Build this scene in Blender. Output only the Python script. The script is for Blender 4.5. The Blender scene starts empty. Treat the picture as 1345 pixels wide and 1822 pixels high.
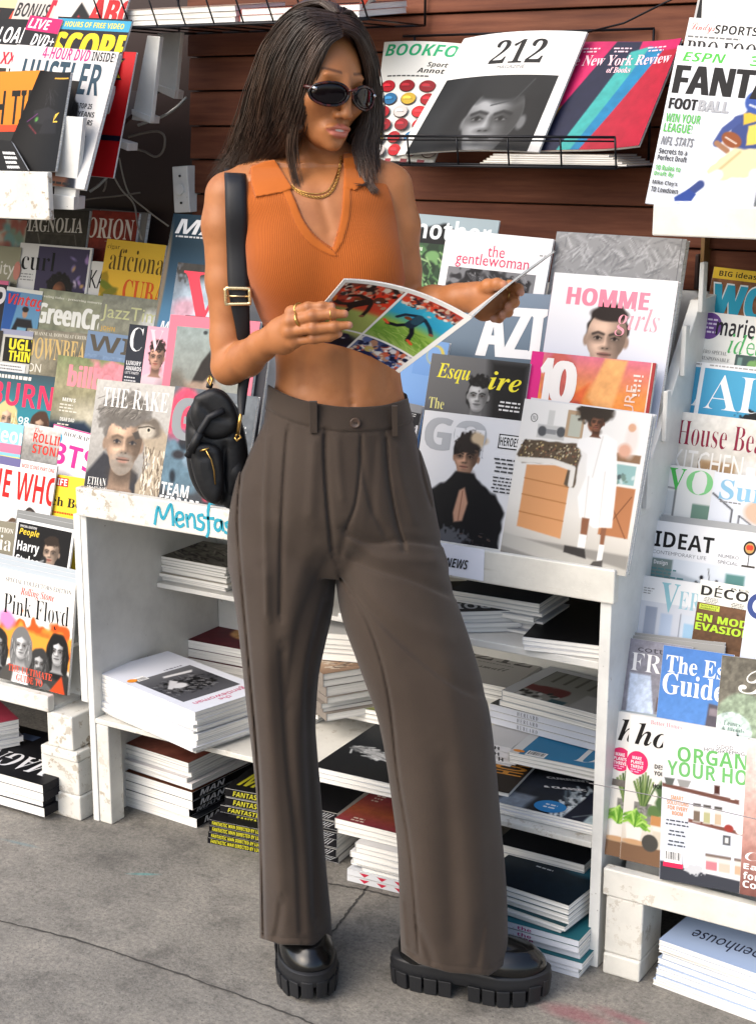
import bpy, math, random
import numpy as np
from mathutils import Vector, Matrix
random.seed(7); rng = np.random.default_rng(7)
S = bpy.context.scene; COL = S.collection
# ---------------------------------------------------------------- camera
H = 1.635; FPX = 2800.; CX, CY = 672.5, 911.
_vx = np.array([-4758., -698., FPX]); _dn = np.array([-25., 11400., FPX])
_Z = -_dn/np.linalg.norm(_dn)
_X = -_vx; _X = _X-_Z*(_X@_Z); _X /= np.linalg.norm(_X)
_Y = np.cross(_Z, _X)
R = np.stack([_X, _Y, _Z])            # world axes (X along the stand, Y into it, Z up) from lens axes
CAM = np.array([0, 0, H])
cam = bpy.data.cameras.new('camera'); cam.sensor_fit = 'HORIZONTAL'; cam.sensor_width = 36
cam.lens = FPX/1345*36; cam.clip_start = .05; cam.clip_end = 500
camo = bpy.data.objects.new('camera', cam); COL.objects.link(camo)
m = Matrix.Identity(4)
for i in range(3):
    m[i][0] = R[i][0]; m[i][1] = -R[i][1]; m[i][2] = -R[i][2]; m[i][3] = CAM[i]
camo.matrix_world = m; S.camera = camo
# ---------------------------------------------------------------- light
SUN_AZ, SUN_EL = math.radians(-156), math.radians(41)    # azimuth from +Y towards +X: high behind the photographer
world = bpy.data.worlds.new('World'); S.world = world; world.use_nodes = True
wn = world.node_tree; bg = wn.nodes['Background']
sky = wn.nodes.new('ShaderNodeTexSky'); sky.sky_type = 'NISHITA'; sky.sun_disc = False
sky.sun_elevation = SUN_EL; sky.sun_rotation = SUN_AZ; sky.dust_density = 3.; sky.air_density = 1.0; sky.ozone_density = .6
wn.links.new(sky.outputs[0], bg.inputs[0]); bg.inputs[1].default_value = .15
sl = bpy.data.lights.new('sun', 'SUN'); sl.energy = 1.3; sl.angle = math.radians(60); sl.color = (1, .95, .88)
so = bpy.data.objects.new('sun', sl); COL.objects.link(so)
sd = Vector((math.sin(SUN_AZ)*math.cos(SUN_EL), math.cos(SUN_AZ)*math.cos(SUN_EL), math.sin(SUN_EL)))
so.rotation_euler = sd.to_track_quat('Z', 'Y').to_euler(); so.location = sd*10
S.view_settings.view_transform = 'Standard'; S.view_settings.look = 'None'; S.view_settings.exposure = 1.0; S.view_settings.gamma = 1
S.render.engine = 'CYCLES'; S.cycles.max_bounces = 6; S.cycles.use_denoising = True
# ---------------------------------------------------------------- helpers
def ray(px, py):
    r = R@np.array([px-CX, py-CY, FPX]); return r/np.linalg.norm(r)
def onz(px, py, z):
    r = ray(px, py); return CAM+r*((z-H)/r[2])
def ony(px, py, y):
    r = ray(px, py); return CAM+r*(y/r[1])
def onx(px, py, x):
    r = ray(px, py); return CAM+r*(x/r[0])
def srgb(h):
    if not isinstance(h, str): return np.array(h, float)
    h = h.lstrip('#')
    if len(h) == 3: h = ''.join(c*2 for c in h)
    return np.array([int(h[i:i+2], 16)/255 for i in (0, 2, 4)])
def lin(c):
    c = np.clip(np.asarray(c, float), 0, 1)
    return np.where(c <= .04045, c/12.92, ((c+.055)/1.055)**2.4)
def hx(h): return tuple(lin(srgb(h)))+(1,)
def tag(o, label=None, cat=None, group=None, kind=None):
    if label: o['label'] = label
    if cat: o['category'] = cat
    if group: o['group'] = group
    if kind: o['kind'] = kind
    return o
def empty(name, loc, label=None, cat=None, group=None):
    o = bpy.data.objects.new(name, None); COL.objects.link(o); o.location = loc; o.empty_display_size = .1
    return tag(o, label, cat, group)
def mesh_from(name, V, loops, totals, mats, midx=None, vcol=None, smooth=False):
    me = bpy.data.meshes.new(name); V = np.asarray(V, np.float32)
    me.vertices.add(len(V)); me.vertices.foreach_set('co', V.ravel())
    loops = np.asarray(loops, np.int32); totals = np.asarray(totals, np.int32)
    me.loops.add(len(loops)); me.loops.foreach_set('vertex_index', loops)
    me.polygons.add(len(totals)); st = np.concatenate([[0], np.cumsum(totals)[:-1]]).astype(np.int32)
    me.polygons.foreach_set('loop_start', st)
    if midx is not None: me.polygons.foreach_set('material_index', np.asarray(midx, np.int32))
    me.polygons.foreach_set('use_smooth', np.full(len(totals), bool(smooth)) if np.isscalar(smooth) else smooth)
    for mt in mats: me.materials.append(mt)
    if vcol is not None:
        a = me.color_attributes.new('print', 'FLOAT_COLOR', 'POINT')
        c = np.ones((len(V), 4), np.float32); c[:, :3] = vcol; a.data.foreach_set('color', c.ravel())
    me.update(calc_edges=True); me.validate()
    return me
def link(name, me, parent=None, loc=None):
    o = bpy.data.objects.new(name, me); COL.objects.link(o)
    if parent is not None: o.parent = parent
    if loc is not None: o.location = loc
    return o
class MB:
    """collects boxes, prisms and tubes; build() links them as one mesh"""
    def __init__(s): s.v = []; s.f = []; s.m = []
    def add(s, v, f, mi=0):
        n = len(s.v); s.v += [tuple(map(float, p)) for p in v]
        for q in f: s.f.append(tuple(i+n for i in q)); s.m.append(mi)
    def box(s, x0, y0, z0, x1, y1, z1, mi=0):
        s.add([(x0, y0, z0), (x1, y0, z0), (x1, y1, z0), (x0, y1, z0), (x0, y0, z1), (x1, y0, z1), (x1, y1, z1), (x0, y1, z1)],
              [(0, 3, 2, 1), (4, 5, 6, 7), (0, 1, 5, 4), (1, 2, 6, 5), (2, 3, 7, 6), (3, 0, 4, 7)], mi)
    def prism(s, pts, ax, a0, a1, mi=0):
        """polygon pts in the two other axes, extruded along ax from a0 to a1"""
        def mk(p, a):
            q = list(p); q.insert(ax, a); return q
        n = len(pts); v = [mk(p, a0) for p in pts]+[mk(p, a1) for p in pts]
        s.add(v, [tuple(range(n))[::-1], tuple(range(n, 2*n))]+[(i, (i+1) % n, n+(i+1) % n, n+i) for i in range(n)], mi)
    def tube(s, pts, r, n=8, mi=0, cap=True):
        P = np.array(pts, float); rr = np.full(len(P), r) if np.isscalar(r) else np.array(r)
        T = np.gradient(P, axis=0); T /= np.linalg.norm(T, axis=1)[:, None]+1e-12
        up = np.array([0, 0, 1.]) if abs(T[0][2]) < .9 else np.array([1., 0, 0])
        v = []; a = np.arange(n)*2*math.pi/n; N = np.cross(T[0], up)
        for p, t, q in zip(P, T, rr):
            N = N-t*(N@t); N /= np.linalg.norm(N); B = np.cross(t, N)
            v += [p+q*(math.cos(k)*N+math.sin(k)*B) for k in a]
        f = [(i*n+j, i*n+(j+1) % n, (i+1)*n+(j+1) % n, (i+1)*n+j) for i in range(len(P)-1) for j in range(n)]
        if cap: f += [tuple(range(n))[::-1], tuple((len(P)-1)*n+j for j in range(n))]
        s.add(v, f, mi)
    def build(s, name, mats, parent=None, loc=None, bevel=0, smooth=False, seg=2):
        if not isinstance(mats, (list, tuple)): mats = [mats]
        off = np.array(loc if loc is not None else (parent.location if parent is not None else (0, 0, 0)))
        par = parent
        while par is not None and par.parent is not None: par = par.parent; off = off+np.array(par.location) if False else off
        V = np.array(s.v)-off
        me = mesh_from(name, V, [i for q in s.f for i in q], [len(q) for q in s.f], mats, s.m, smooth=smooth)
        o = link(name, me, parent, None if parent is not None else off)
        if bevel:
            b = o.modifiers.new('b', 'BEVEL'); b.width = bevel; b.segments = seg; b.limit_method = 'ANGLE'; b.angle_limit = .6
        return o
# ---------------------------------------------------------------- materials
def mat(name, col=(.5, .5, .5, 1), rough=.5, metal=0, spec=.5, **kw):
    mt = bpy.data.materials.new(name); mt.use_nodes = True; nt = mt.node_tree; b = nt.nodes['Principled BSDF']
    b.inputs['Base Color'].default_value = col if len(col) == 4 else tuple(col)+(1,); b.inputs['Roughness'].default_value = rough
    b.inputs['Metallic'].default_value = metal; b.inputs['Specular IOR Level'].default_value = spec
    for k, v in kw.items(): b.inputs[k].default_value = v
    return mt
def nodes(mt): return mt.node_tree, mt.node_tree.nodes['Principled BSDF'], mt.node_tree.nodes, mt.node_tree.links
def tex(nt, kind, scale, coord='Object', vec=None, **kw):
    t = nt.nodes.new('ShaderNodeTex'+kind)
    if 'Scale' in t.inputs: t.inputs['Scale'].default_value = scale
    for k, v in kw.items():
        if k in t.inputs: t.inputs[k].default_value = v
        else: setattr(t, k, v)
    tc = nt.nodes.new('ShaderNodeTexCoord')
    if vec is not None:
        mp = nt.nodes.new('ShaderNodeMapping'); mp.inputs['Scale'].default_value = vec
        nt.links.new(tc.outputs[coord], mp.inputs[0]); nt.links.new(mp.outputs[0], t.inputs['Vector'])
    else: nt.links.new(tc.outputs[coord], t.inputs['Vector'])
    return t
def ramp(nt, src, stops):
    r = nt.nodes.new('ShaderNodeValToRGB'); e = r.color_ramp.elements
    while len(e) < len(stops): e.new(.5)
    for q, (p, c) in zip(e, stops): q.position = p; q.color = c if len(c) == 4 else tuple(c)+(1,)
    nt.links.new(src, r.inputs[0]); return r
def mixc(nt, fac, a, b, mode='MIX'):
    x = nt.nodes.new('ShaderNodeMix'); x.data_type = 'RGBA'; x.blend_type = mode
    for s, v in ((0, fac), (6, a), (7, b)):
        if hasattr(v, 'is_linked') or hasattr(v, 'links'): nt.links.new(v, x.inputs[s])
        elif s == 0: x.inputs[0].default_value = v
        else: x.inputs[s].default_value = v
    return x.outputs[2]
def bump(nt, h, strength, dist=.002, prev=None):
    b = nt.nodes.new('ShaderNodeBump'); b.inputs['Strength'].default_value = strength; b.inputs['Distance'].default_value = dist
    nt.links.new(h, b.inputs['Height'])
    if prev is not None: nt.links.new(prev, b.inputs['Normal'])
    return b.outputs[0]
def white_wood(name, base='#dcdcd6', wear=.5, chips='#8a7a62'):
    mt = mat(name, hx(base), .45); nt, b, N, L = nodes(mt)
    n1 = tex(nt, 'Noise', 9, Detail=6, Roughness=.65); n2 = tex(nt, 'Noise', 34, Detail=5, Roughness=.7); n3 = tex(nt, 'Noise', 3, Detail=3)
    c = srgb(base)
    r1 = ramp(nt, n1.outputs[0], [(.25, tuple(lin(c*.90))), (.5, tuple(lin(c*.98))), (.75, tuple(lin(np.minimum(c*1.03, 1))))])
    chip = ramp(nt, n2.outputs[0], [(.70-.07*wear, (0, 0, 0)), (.72-.07*wear, (1, 1, 1))])
    gr = ramp(nt, n3.outputs[0], [(.45, (0, 0, 0)), (.75, (1, 1, 1))])
    m1 = nt.nodes.new('ShaderNodeMath'); m1.operation = 'MULTIPLY'
    L.new(chip.outputs[0], m1.inputs[0]); L.new(gr.outputs[0], m1.inputs[1])
    sp = ramp(nt, tex(nt, 'Voronoi', 26).outputs[0], [(.0, (1, 1, 1)), (.045, (1, 1, 1)), (.055, (0, 0, 0))]); st = tex(nt, 'Noise', 1, vec=(3, 3, 60), Detail=5, Roughness=.7); sr = ramp(nt, st.outputs[0], [(.66, (0, 0, 0)), (.74, (.5*min(wear, 1),)*3)])
    cc = mixc(nt, sr.outputs[0], mixc(nt, m1.outputs[0], r1.outputs[0], hx(chips)), hx('#a89f90'))
    m2 = nt.nodes.new('ShaderNodeMath'); m2.operation = 'MULTIPLY'; L.new(sp.outputs[0], m2.inputs[0]); L.new(gr.outputs[0], m2.inputs[1])
    L.new(mixc(nt, m2.outputs[0], cc, hx('#4a3c30')), b.inputs['Base Color'])
    L.new(bump(nt, n1.outputs[0], .25, .003, bump(nt, chip.outputs[0], .3, .0006)), b.inputs['Normal'])
    return mt
M_WHITE = white_wood('white_painted_wood', '#d2d1cc', .6)
M_WHITE2 = white_wood('worn_white_paint', '#d0cec6', 1.9)
M_SHELF = white_wood('grey_white_paint', '#d3d3cf', .3)
def wall_mat():
    mt = mat('brown_boards', hx('#5a2f22'), .62, spec=.18); nt, b, N, L = nodes(mt)
    n = tex(nt, 'Noise', 4, vec=(1, 1, 14), Detail=7, Roughness=.6); n2 = tex(nt, 'Noise', 26, Detail=5, Roughness=.75); n3 = tex(nt, 'Noise', 2.2, Detail=4)
    r = ramp(nt, n.outputs[0], [(.3, hx('#552d20')), (.55, hx('#6c3f2c')), (.8, hx('#80503a'))])
    sc = ramp(nt, n2.outputs[0], [(.735, (0, 0, 0)), (.75, (1, 1, 1))])
    fd = ramp(nt, n3.outputs[0], [(.35, (.65, .65, .65)), (.7, (1.1, 1.1, 1.1))])
    c = mixc(nt, 1., r.outputs[0], fd.outputs[0], 'MULTIPLY')
    L.new(mixc(nt, sc.outputs[0], c, hx('#a08a76')), b.inputs['Base Color'])
    L.new(bump(nt, n.outputs[0], .35, .002), b.inputs['Normal'])
    return mt
M_WALL = wall_mat()
def dark_mat():
    mt = mat('dark_brown_panel', hx('#2e1813'), .6); nt, b, N, L = nodes(mt)
    n2 = tex(nt, 'Noise', 30, Detail=4, Roughness=.7)
    sc = ramp(nt, n2.outputs[0], [(.70, hx('#2a1712')), (.715, hx('#8a7a6e'))]); L.new(sc.outputs[0], b.inputs['Base Color'])
    return mt
M_DARK = dark_mat()
M_WIRE = mat('black_wire', hx('#16161a'), .35, .6)
M_PRINT = mat('printed_paper', rough=.5, spec=.14)
nt_, b_, N_, L_ = nodes(M_PRINT); ca = N_.new('ShaderNodeVertexColor'); ca.layer_name = 'print'
ink = N_.new('ShaderNodeMix'); ink.data_type = 'RGBA'; ink.blend_type = 'MULTIPLY'; ink.inputs[0].default_value = 1; ink.inputs[7].default_value = (.76, .76, .76, 1)   # printed white is coated stock, not pure white
L_.new(ca.outputs[0], ink.inputs[6]); L_.new(ink.outputs[2], b_.inputs['Base Color'])
def pages_mat():
    mt = mat('page_edges', hx('#e4e2dc'), .8); nt, b, N, L = nodes(mt)
    n = tex(nt, 'Noise', 1, vec=(6, 6, 900), Detail=2); r = ramp(nt, n.outputs[0], [(.3, hx('#b9b7b2')), (.5, hx('#e2e0da')), (.7, hx('#f0eee8'))])
    L.new(r.outputs[0], b.inputs['Base Color']); L.new(bump(nt, n.outputs[0], .5, .0005), b.inputs['Normal'])
    return mt
M_PAGES = pages_mat()
def concrete():
    mt = mat('concrete', hx('#7c7a77'), .85); nt, b, N, L = nodes(mt)
    n1 = tex(nt, 'Noise', 1.6, Detail=6, Roughness=.6); n2 = tex(nt, 'Noise', 95, Detail=5, Roughness=.85); n3 = tex(nt, 'Noise', 11, Detail=5, Roughness=.7)
    v = tex(nt, 'Voronoi', 210); v2 = tex(nt, 'Voronoi', 60)
    r1 = ramp(nt, n1.outputs[0], [(.3, hx('#605d58')), (.5, hx('#7a766f')), (.72, hx('#908a81'))])
    r2 = ramp(nt, n2.outputs[0], [(.28, (.45, .45, .45)), (.5, (.98, .98, .98)), (.70, (1.45, 1.45, 1.42))])
    r3 = ramp(nt, n3.outputs[0], [(.3, (.6, .6, .6)), (.5, (1, 1, 1)), (.8, (1.18, 1.18, 1.15))])
    c = mixc(nt, 1., r1.outputs[0], r2.outputs[0], 'MULTIPLY'); c = mixc(nt, 1., c, r3.outputs[0], 'MULTIPLY')
    pit = ramp(nt, v2.outputs[0], [(.0, (0, 0, 0)), (.07, (0, 0, 0)), (.12, (1, 1, 1))])
    c = mixc(nt, pit.outputs[0], hx('#4c4a48'), c)
    # a red paint stain and a faint teal chalk mark of their own
    tc = N.new('ShaderNodeTexCoord')
    def spot(loc, sc, rotz, col, c, thr):
        mp = N.new('ShaderNodeMapping'); mp.vector_type = 'TEXTURE'; mp.inputs['Location'].default_value = loc
        mp.inputs['Rotation'].default_value = (0, 0, rotz); mp.inputs['Scale'].default_value = sc
        L.new(tc.outputs['Object'], mp.inputs[0]); g = N.new('ShaderNodeTexGradient'); g.gradient_type = 'SPHERICAL'; L.new(mp.outputs[0], g.inputs[0])
        a = N.new('ShaderNodeMath'); a.operation = 'MULTIPLY'; L.new(g.outputs[1], a.inputs[0]); L.new(n3.outputs[0], a.inputs[1])
        k = ramp(nt, a.outputs[0], [(thr, (0, 0, 0)), (thr+.25, (.45, .45, .45))])
        return mixc(nt, k.outputs[0], c, col)
    p = onz(1030, 1808, 0); c = spot(tuple(p), (.11, .04, .2), .05, hx('#8a3448'), c, .08)
    p = onz(1110, 1812, 0); c = spot(tuple(p), (.10, .025, .2), -.1, hx('#83384a'), c, .1)
    p = onz(255, 1556, 0); c = spot(tuple(p), (.06, .01, .2), .5, hx('#3f9a98'), c, .12)
    p = onz(30, 1500, 0); c = spot(tuple(p), (.1, .012, .2), .1, hx('#5b7f86'), c, .16)
    L.new(c, b.inputs['Base Color'])
    L.new(bump(nt, v.outputs[0], .25, .002, bump(nt, n2.outputs[0], .6, .003)), b.inputs['Normal'])
    return mt
M_CONC = concrete()
M_CRACK = mat('crack_dirt', hx('#3b3936'), .95)
# ---------------------------------------------------------------- print shop: covers as coloured meshes
_gl = {}
def _mm(s, up, lo, dg=None):
    o = ''
    for c in s:
        if 'A' <= c <= 'Z': o += chr(up+ord(c)-65)
        elif 'a' <= c <= 'z': o += chr(lo+ord(c)-97)
        elif dg and c.isdigit(): o += chr(dg+ord(c)-48)
        else: o += c
    return o.replace(chr(0x1D455), 'h')
FONTS = {'B': (0x1D5D4, 0x1D5EE, 0x1D7EC, 0), 'I': (0x1D63C, 0x1D656, 0x1D7EC, 0), 's': (0x1D400, 0x1D41A, 0x1D7CE, 0), 'r': (0x1D400, 0x1D41A, 0x1D7CE, -.012),
         'S': (0x1D468, 0x1D482, 0x1D7CE, 0), 'c': (0x1D4D0, 0x1D4EA, 0x1D7CE, 0), 'g': (0x1D56C, 0x1D586, 0x1D7CE, 0), 'i': (0x1D468, 0x1D482, 0x1D7CE, -.012)}
def glyphs(s, font='B', res=2):
    k = (s, font)
    if k in _gl: return _gl[k]
    c = bpy.data.curves.new('t', 'FONT'); off = 0
    if font in FONTS: u, l, d, off = FONTS[font]; c.body = _mm(s, u, l, d)
    else: c.body = s
    c.size = 1; c.offset = off; c.resolution_u = res; c.fill_mode = 'FRONT'
    o = bpy.data.objects.new('t', c); me = bpy.data.meshes.new_from_object(o)
    V = np.empty(len(me.vertices)*3, np.float32); me.vertices.foreach_get('co', V); V = V.reshape(-1, 3)[:, :2].copy()
    Lp = np.empty(len(me.loops), np.int32); me.loops.foreach_get('vertex_index', Lp)
    T = np.empty(len(me.polygons), np.int32); me.polygons.foreach_get('loop_total', T)
    bpy.data.objects.remove(o); bpy.data.curves.remove(c); bpy.data.meshes.remove(me)
    _gl[k] = (V, Lp, T); return _gl[k]
CELL = .0022
def clipx(P, L, T):
    """print stops at the trimmed edge of the sheet"""
    V = []; LL = []; TT = []; i = 0
    for t in T:
        q = [P[k] for k in L[i:i+t]]; i += t
        for sgn, lim in ((1, .004), (-1, -.996)):
            if all(sgn*p[0] >= lim for p in q): continue
            o = []
            for a, b in zip(q, q[1:]+q[:1]):
                da, db = sgn*a[0]-lim, sgn*b[0]-lim
                if da >= 0: o.append(a)
                if (da >= 0) != (db >= 0): o.append(a+(b-a)*(da/(da-db)))
            q = o
            if len(q) < 3: break
        if len(q) >= 3: LL += list(range(len(V), len(V)+len(q))); TT.append(len(q)); V += q
    return (np.array(V) if V else np.zeros((0, 2))), np.array(LL, int), np.array(TT, int)
def vnoise(nx, ny, sx, sy, seed):
    g = np.random.default_rng(seed).random((max(2, int(sy)+2), max(2, int(sx)+2)))
    x = np.linspace(0, sx, nx); y = np.linspace(0, sy, ny); xi = np.minimum(x.astype(int), g.shape[1]-2); yi = np.minimum(y.astype(int), g.shape[0]-2)
    fx = x-xi; fy = (y-yi)[:, None]; fx = fx*fx*(3-2*fx); fy = fy*fy*(3-2*fy)
    a = g[np.ix_(yi, xi)]*(1-fx)+g[np.ix_(yi, xi+1)]*fx; b = g[np.ix_(yi+1, xi)]*(1-fx)+g[np.ix_(yi+1, xi+1)]*fx
    return a*(1-fy)+b*fy
class Im:
    """a little painter: x 0..1 across, y down in the same units"""
    def __init__(s, w, h, x0, y0, x1, y1, cell):
        s.nx = max(3, int((x1-x0)*w/cell)+1); s.ny = max(3, int((y1-y0)*w/cell)+1); s.px = (x1-x0)/(s.nx-1)
        s.X, s.Y = np.meshgrid(np.linspace(x0, x1, s.nx), np.linspace(y0, y1, s.ny)); s.a = np.ones((s.ny, s.nx, 3)); s.b = (x0, y0, x1, y1); s.seed = 1
    mask = None
    def m(s, k, col): k = np.clip(k, 0, 1)*(1 if s.mask is None else s.mask); k = k[..., None]; s.a = s.a*(1-k)+srgb(col)*k; return s
    def fill(s, c): s.a[:] = srgb(c); return s
    def grad(s, *st, ax=1, x0=None, x1=None):
        q = (s.Y if ax else s.X); lo = s.b[1] if ax else s.b[0]; hi = s.b[3] if ax else s.b[2]; t = np.clip((q-lo)/(hi-lo), 0, 1)*(len(st)-1)
        i = np.minimum(t.astype(int), len(st)-2); f = (t-i)[..., None]; C = np.array([srgb(c) for c in st]); s.a = C[i]*(1-f)+C[i+1]*f; return s
    def nz(s, sc, seed=None):
        s.seed += 1; return vnoise(s.nx, s.ny, (s.b[2]-s.b[0])*sc, (s.b[3]-s.b[1])*sc, seed or s.seed)
    def ell(s, cx, cy, rx, ry, col, soft=.02, rot=0, nz=0, nsc=14, k=1.):
        dx = s.X-cx; dy = s.Y-cy; c, n = math.cos(rot), math.sin(rot); u = (dx*c+dy*n)/rx; v = (-dx*n+dy*c)/ry
        d = (np.sqrt(u*u+v*v)-1)*min(rx, ry)
        if nz: d = d+(s.nz(nsc)-.5)*nz*2
        return s.m(k*np.clip(.5-d/max(soft, s.px), 0, 1), col)
    def poly(s, pts, col, soft=.008, nz=0, k=1.):
        P = np.array(pts, float); D = np.full(s.X.shape, 1e9); ins = np.zeros(s.X.shape, bool)
        for i in range(len(P)):
            a, b = P[i], P[(i+1) % len(P)]; e = b-a; wx = s.X-a[0]; wy = s.Y-a[1]; t = np.clip((wx*e[0]+wy*e[1])/(e@e+1e-12), 0, 1)
            D = np.minimum(D, (wx-e[0]*t)**2+(wy-e[1]*t)**2)
            cond = ((a[1] > s.Y) != (b[1] > s.Y)); ins ^= cond & (s.X < (b[0]-a[0])*(s.Y-a[1])/((b[1]-a[1]) if abs(b[1]-a[1]) > 1e-9 else 1e-9)+a[0])
        d = np.sqrt(D)*np.where(ins, -1, 1)
        if nz: d = d+(s.nz(16)-.5)*nz*2
        return s.m(k*np.clip(.5-d/max(soft, s.px), 0, 1), col)
    def line(s, pts, w, col, soft=.004, k=1.):
        P = np.array(pts, float); D = np.full(s.X.shape, 1e9)
        for a, b in zip(P[:-1], P[1:]):
            e = b-a; wx = s.X-a[0]; wy = s.Y-a[1]; t = np.clip((wx*e[0]+wy*e[1])/(e@e+1e-12), 0, 1); D = np.minimum(D, (wx-e[0]*t)**2+(wy-e[1]*t)**2)
        return s.m(k*np.clip(.5-(np.sqrt(D)-w/2)/max(soft, s.px), 0, 1), col)
    def rect(s, x0, y0, x1, y1, col, soft=.004, k=1.): return s.poly([(x0, y0), (x1, y0), (x1, y1), (x0, y1)], col, soft, k=k)
    def mott(s, amt=.1, sc=20): s.a = np.clip(s.a*(1+(s.nz(sc)-.5)[..., None]*2*amt+(s.nz(sc*3)-.5)[..., None]*amt), 0, 1); return s
    def blobs(s, n, x0, y0, x1, y1, r, cols, seed=3, soft=.01):
        q = np.random.default_rng(seed)
        for i in range(n): s.ell(q.uniform(x0, x1), q.uniform(y0, y1), r*q.uniform(.4, 1.3), r*q.uniform(.4, 1.3), cols[q.integers(len(cols))], soft, q.uniform(0, 3))
        return s
    def strands(s, n, x0, y0, x1, y1, ln, ang, cols, seed=3, w=.008):
        q = np.random.default_rng(seed)
        for i in range(n):
            x, y = q.uniform(x0, x1), q.uniform(y0, y1); a = ang+q.normal()*.3; s.line([(x, y), (x+math.cos(a)*ln, y+math.sin(a)*ln)], w, cols[q.integers(len(cols))])
        return s
    def face(s, cx, cy, r, skin='#c89a7a', hair='#2a1d18', style='short', turn=0., beard=None, cloth=None, gray=False, lip='#a85a50', dark=.45, eyes='#231a17', sh=1.):
        """portrait; r is half the face width"""
        sk = srgb(skin); dk = sk*dark; R_ = r; hc = srgb(hair); hl = np.clip(hc*1.5+.06, 0, 1)
        if cloth is not None: s.ell(cx, cy+3.7*R_, 2.5*R_, 1.95*R_, cloth, .15*R_); s.rect(cx-2.5*R_, cy+3.7*R_, cx+2.5*R_, cy+7*R_, cloth, .2*R_); s.ell(cx+1.2*R_, cy+4.2*R_, .9*R_, 1.9*R_, srgb(cloth)*.6, .9*R_, k=.6)
        if style == 'long': s.ell(cx, cy+.4*R_, 1.5*R_, 2.3*R_, hair, .15*R_, nz=.12*R_); s.strands(24, cx-1.3*R_, cy-1*R_, cx+1.1*R_, cy+1.6*R_, .9*R_, 1.6, [hl, hc], 7, .07*R_)
        if style == 'afro': s.ell(cx, cy-.45*R_, 2.0*R_, 1.8*R_, hair, .3*R_, nz=.25*R_, nsc=30); s.strands(50, cx-1.5*R_, cy-1.7*R_, cx+1.4*R_, cy+.6*R_, .12*R_, .5, [hl, hc*.6], 9, .1*R_)
        s.poly([(cx-.52*R_, cy+.7*R_), (cx+.52*R_, cy+.7*R_), (cx+.6*R_, cy+1.9*R_), (cx+.9*R_, cy+2.2*R_), (cx-.9*R_, cy+2.2*R_), (cx-.6*R_, cy+1.9*R_)], sk*.74, .12*R_)
        s.ell(cx+.1*R_, cy+1.3*R_, .62*R_, .4*R_, dk*.9, .5*R_, k=.8*sh)
        if style in ('short', 'bun', 'curly', 'bangs', 'wavy'): s.ell(cx, cy-.38*R_, (1.1 if style != 'bun' else 1.02)*R_, (1.3 if style != 'curly' else 1.5)*R_, hair, .12*R_, nz=(.08 if style != 'curly' else .22)*R_, nsc=24)
        if style != 'long':
            for e in (-1, 1): s.ell(cx+e*.98*R_-turn*.2*R_, cy+.12*R_, .14*R_, .27*R_, sk*.75, .08*R_)
        q1 = np.sqrt(((s.X-cx)/(.97*R_))**2+((s.Y-cy+.12*R_)/(1.2*R_))**2); q2 = np.sqrt(((s.X-cx)/(.72*R_))**2+((s.Y-cy-.5*R_)/(.9*R_))**2); mk = np.clip(.5-(np.minimum(q1, q2)-1)*R_/max(.07*R_, s.px), 0, 1)
        s.m(mk, sk); s.mask = mk
        s.ell(cx+.85*R_, cy+.1*R_, .62*R_, 1.3*R_, dk, .75*R_, k=.85*sh); s.ell(cx-.95*R_, cy+.6*R_, .38*R_, .9*R_, dk, .5*R_, k=.55*sh); s.ell(cx+.05*R_, cy+1.38*R_, .8*R_, .22*R_, dk, .35*R_, k=.6*sh); s.ell(cx, cy-1.25*R_, 1*R_, .5*R_, dk, .5*R_, k=.6*sh)
        s.ell(cx-.25*R_+turn*R_*.2, cy-.6*R_, .5*R_, .3*R_, np.minimum(sk*1.18, 1), .5*R_, k=.6); s.ell(cx-.48*R_+turn*R_*.2, cy+.38*R_, .28*R_, .22*R_, np.minimum(sk*1.16, 1), .4*R_, k=.65)
        f = cx+turn*.35*R_; brow = np.minimum(hc, sk*.5)
        for e in (-1, 1):
            ex = f+e*.42*R_*(1-.15*e*turn)
            s.ell(ex, cy-.03*R_, .3*R_, .2*R_, dk, .28*R_, k=.75); s.line([(ex-.27*R_, cy-.17*R_), (ex-.02*R_, cy-.27*R_), (ex+.27*R_, cy-.19*R_)], .11*R_, brow, .08*R_, k=.8)
            s.ell(ex, cy, .17*R_, .062*R_, sk*.5+.3, .06*R_, k=.75); s.ell(ex-.01*R_, cy-.01*R_, .085*R_, .085*R_, eyes, .05*R_); s.line([(ex-.19*R_, cy-.01*R_), (ex, cy-.085*R_), (ex+.2*R_, cy)], .05*R_, eyes, .05*R_, k=.85); s.line([(ex-.14*R_, cy+.09*R_), (ex+.15*R_, cy+.09*R_)], .05*R_, dk, .08*R_, k=.5)
        s.line([(f+.13*R_, cy-.05*R_), (f+.2*R_, cy+.36*R_)], .12*R_, dk, .2*R_, k=.6*sh); s.line([(f-.03*R_, cy-.1*R_), (f-.05*R_, cy+.3*R_)], .08*R_, np.minimum(sk*1.2, 1), .1*R_, k=.55); s.ell(f, cy+.46*R_, .24*R_, .09*R_, dk, .14*R_, k=.65)
        for e in (-1, 1): s.ell(f+e*.11*R_, cy+.45*R_, .055*R_, .032*R_, dk*.5, .04*R_, k=.9)
        if beard: s.ell(f, cy+1.0*R_, .78*R_, .5*R_, beard, .35*R_, nz=.12*R_, nsc=40, k=.8); s.ell(f, cy+.6*R_, .42*R_, .1*R_, beard, .12*R_, k=.9)
        lp = np.asarray(srgb(lip)) if not gray else sk*.6
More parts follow.
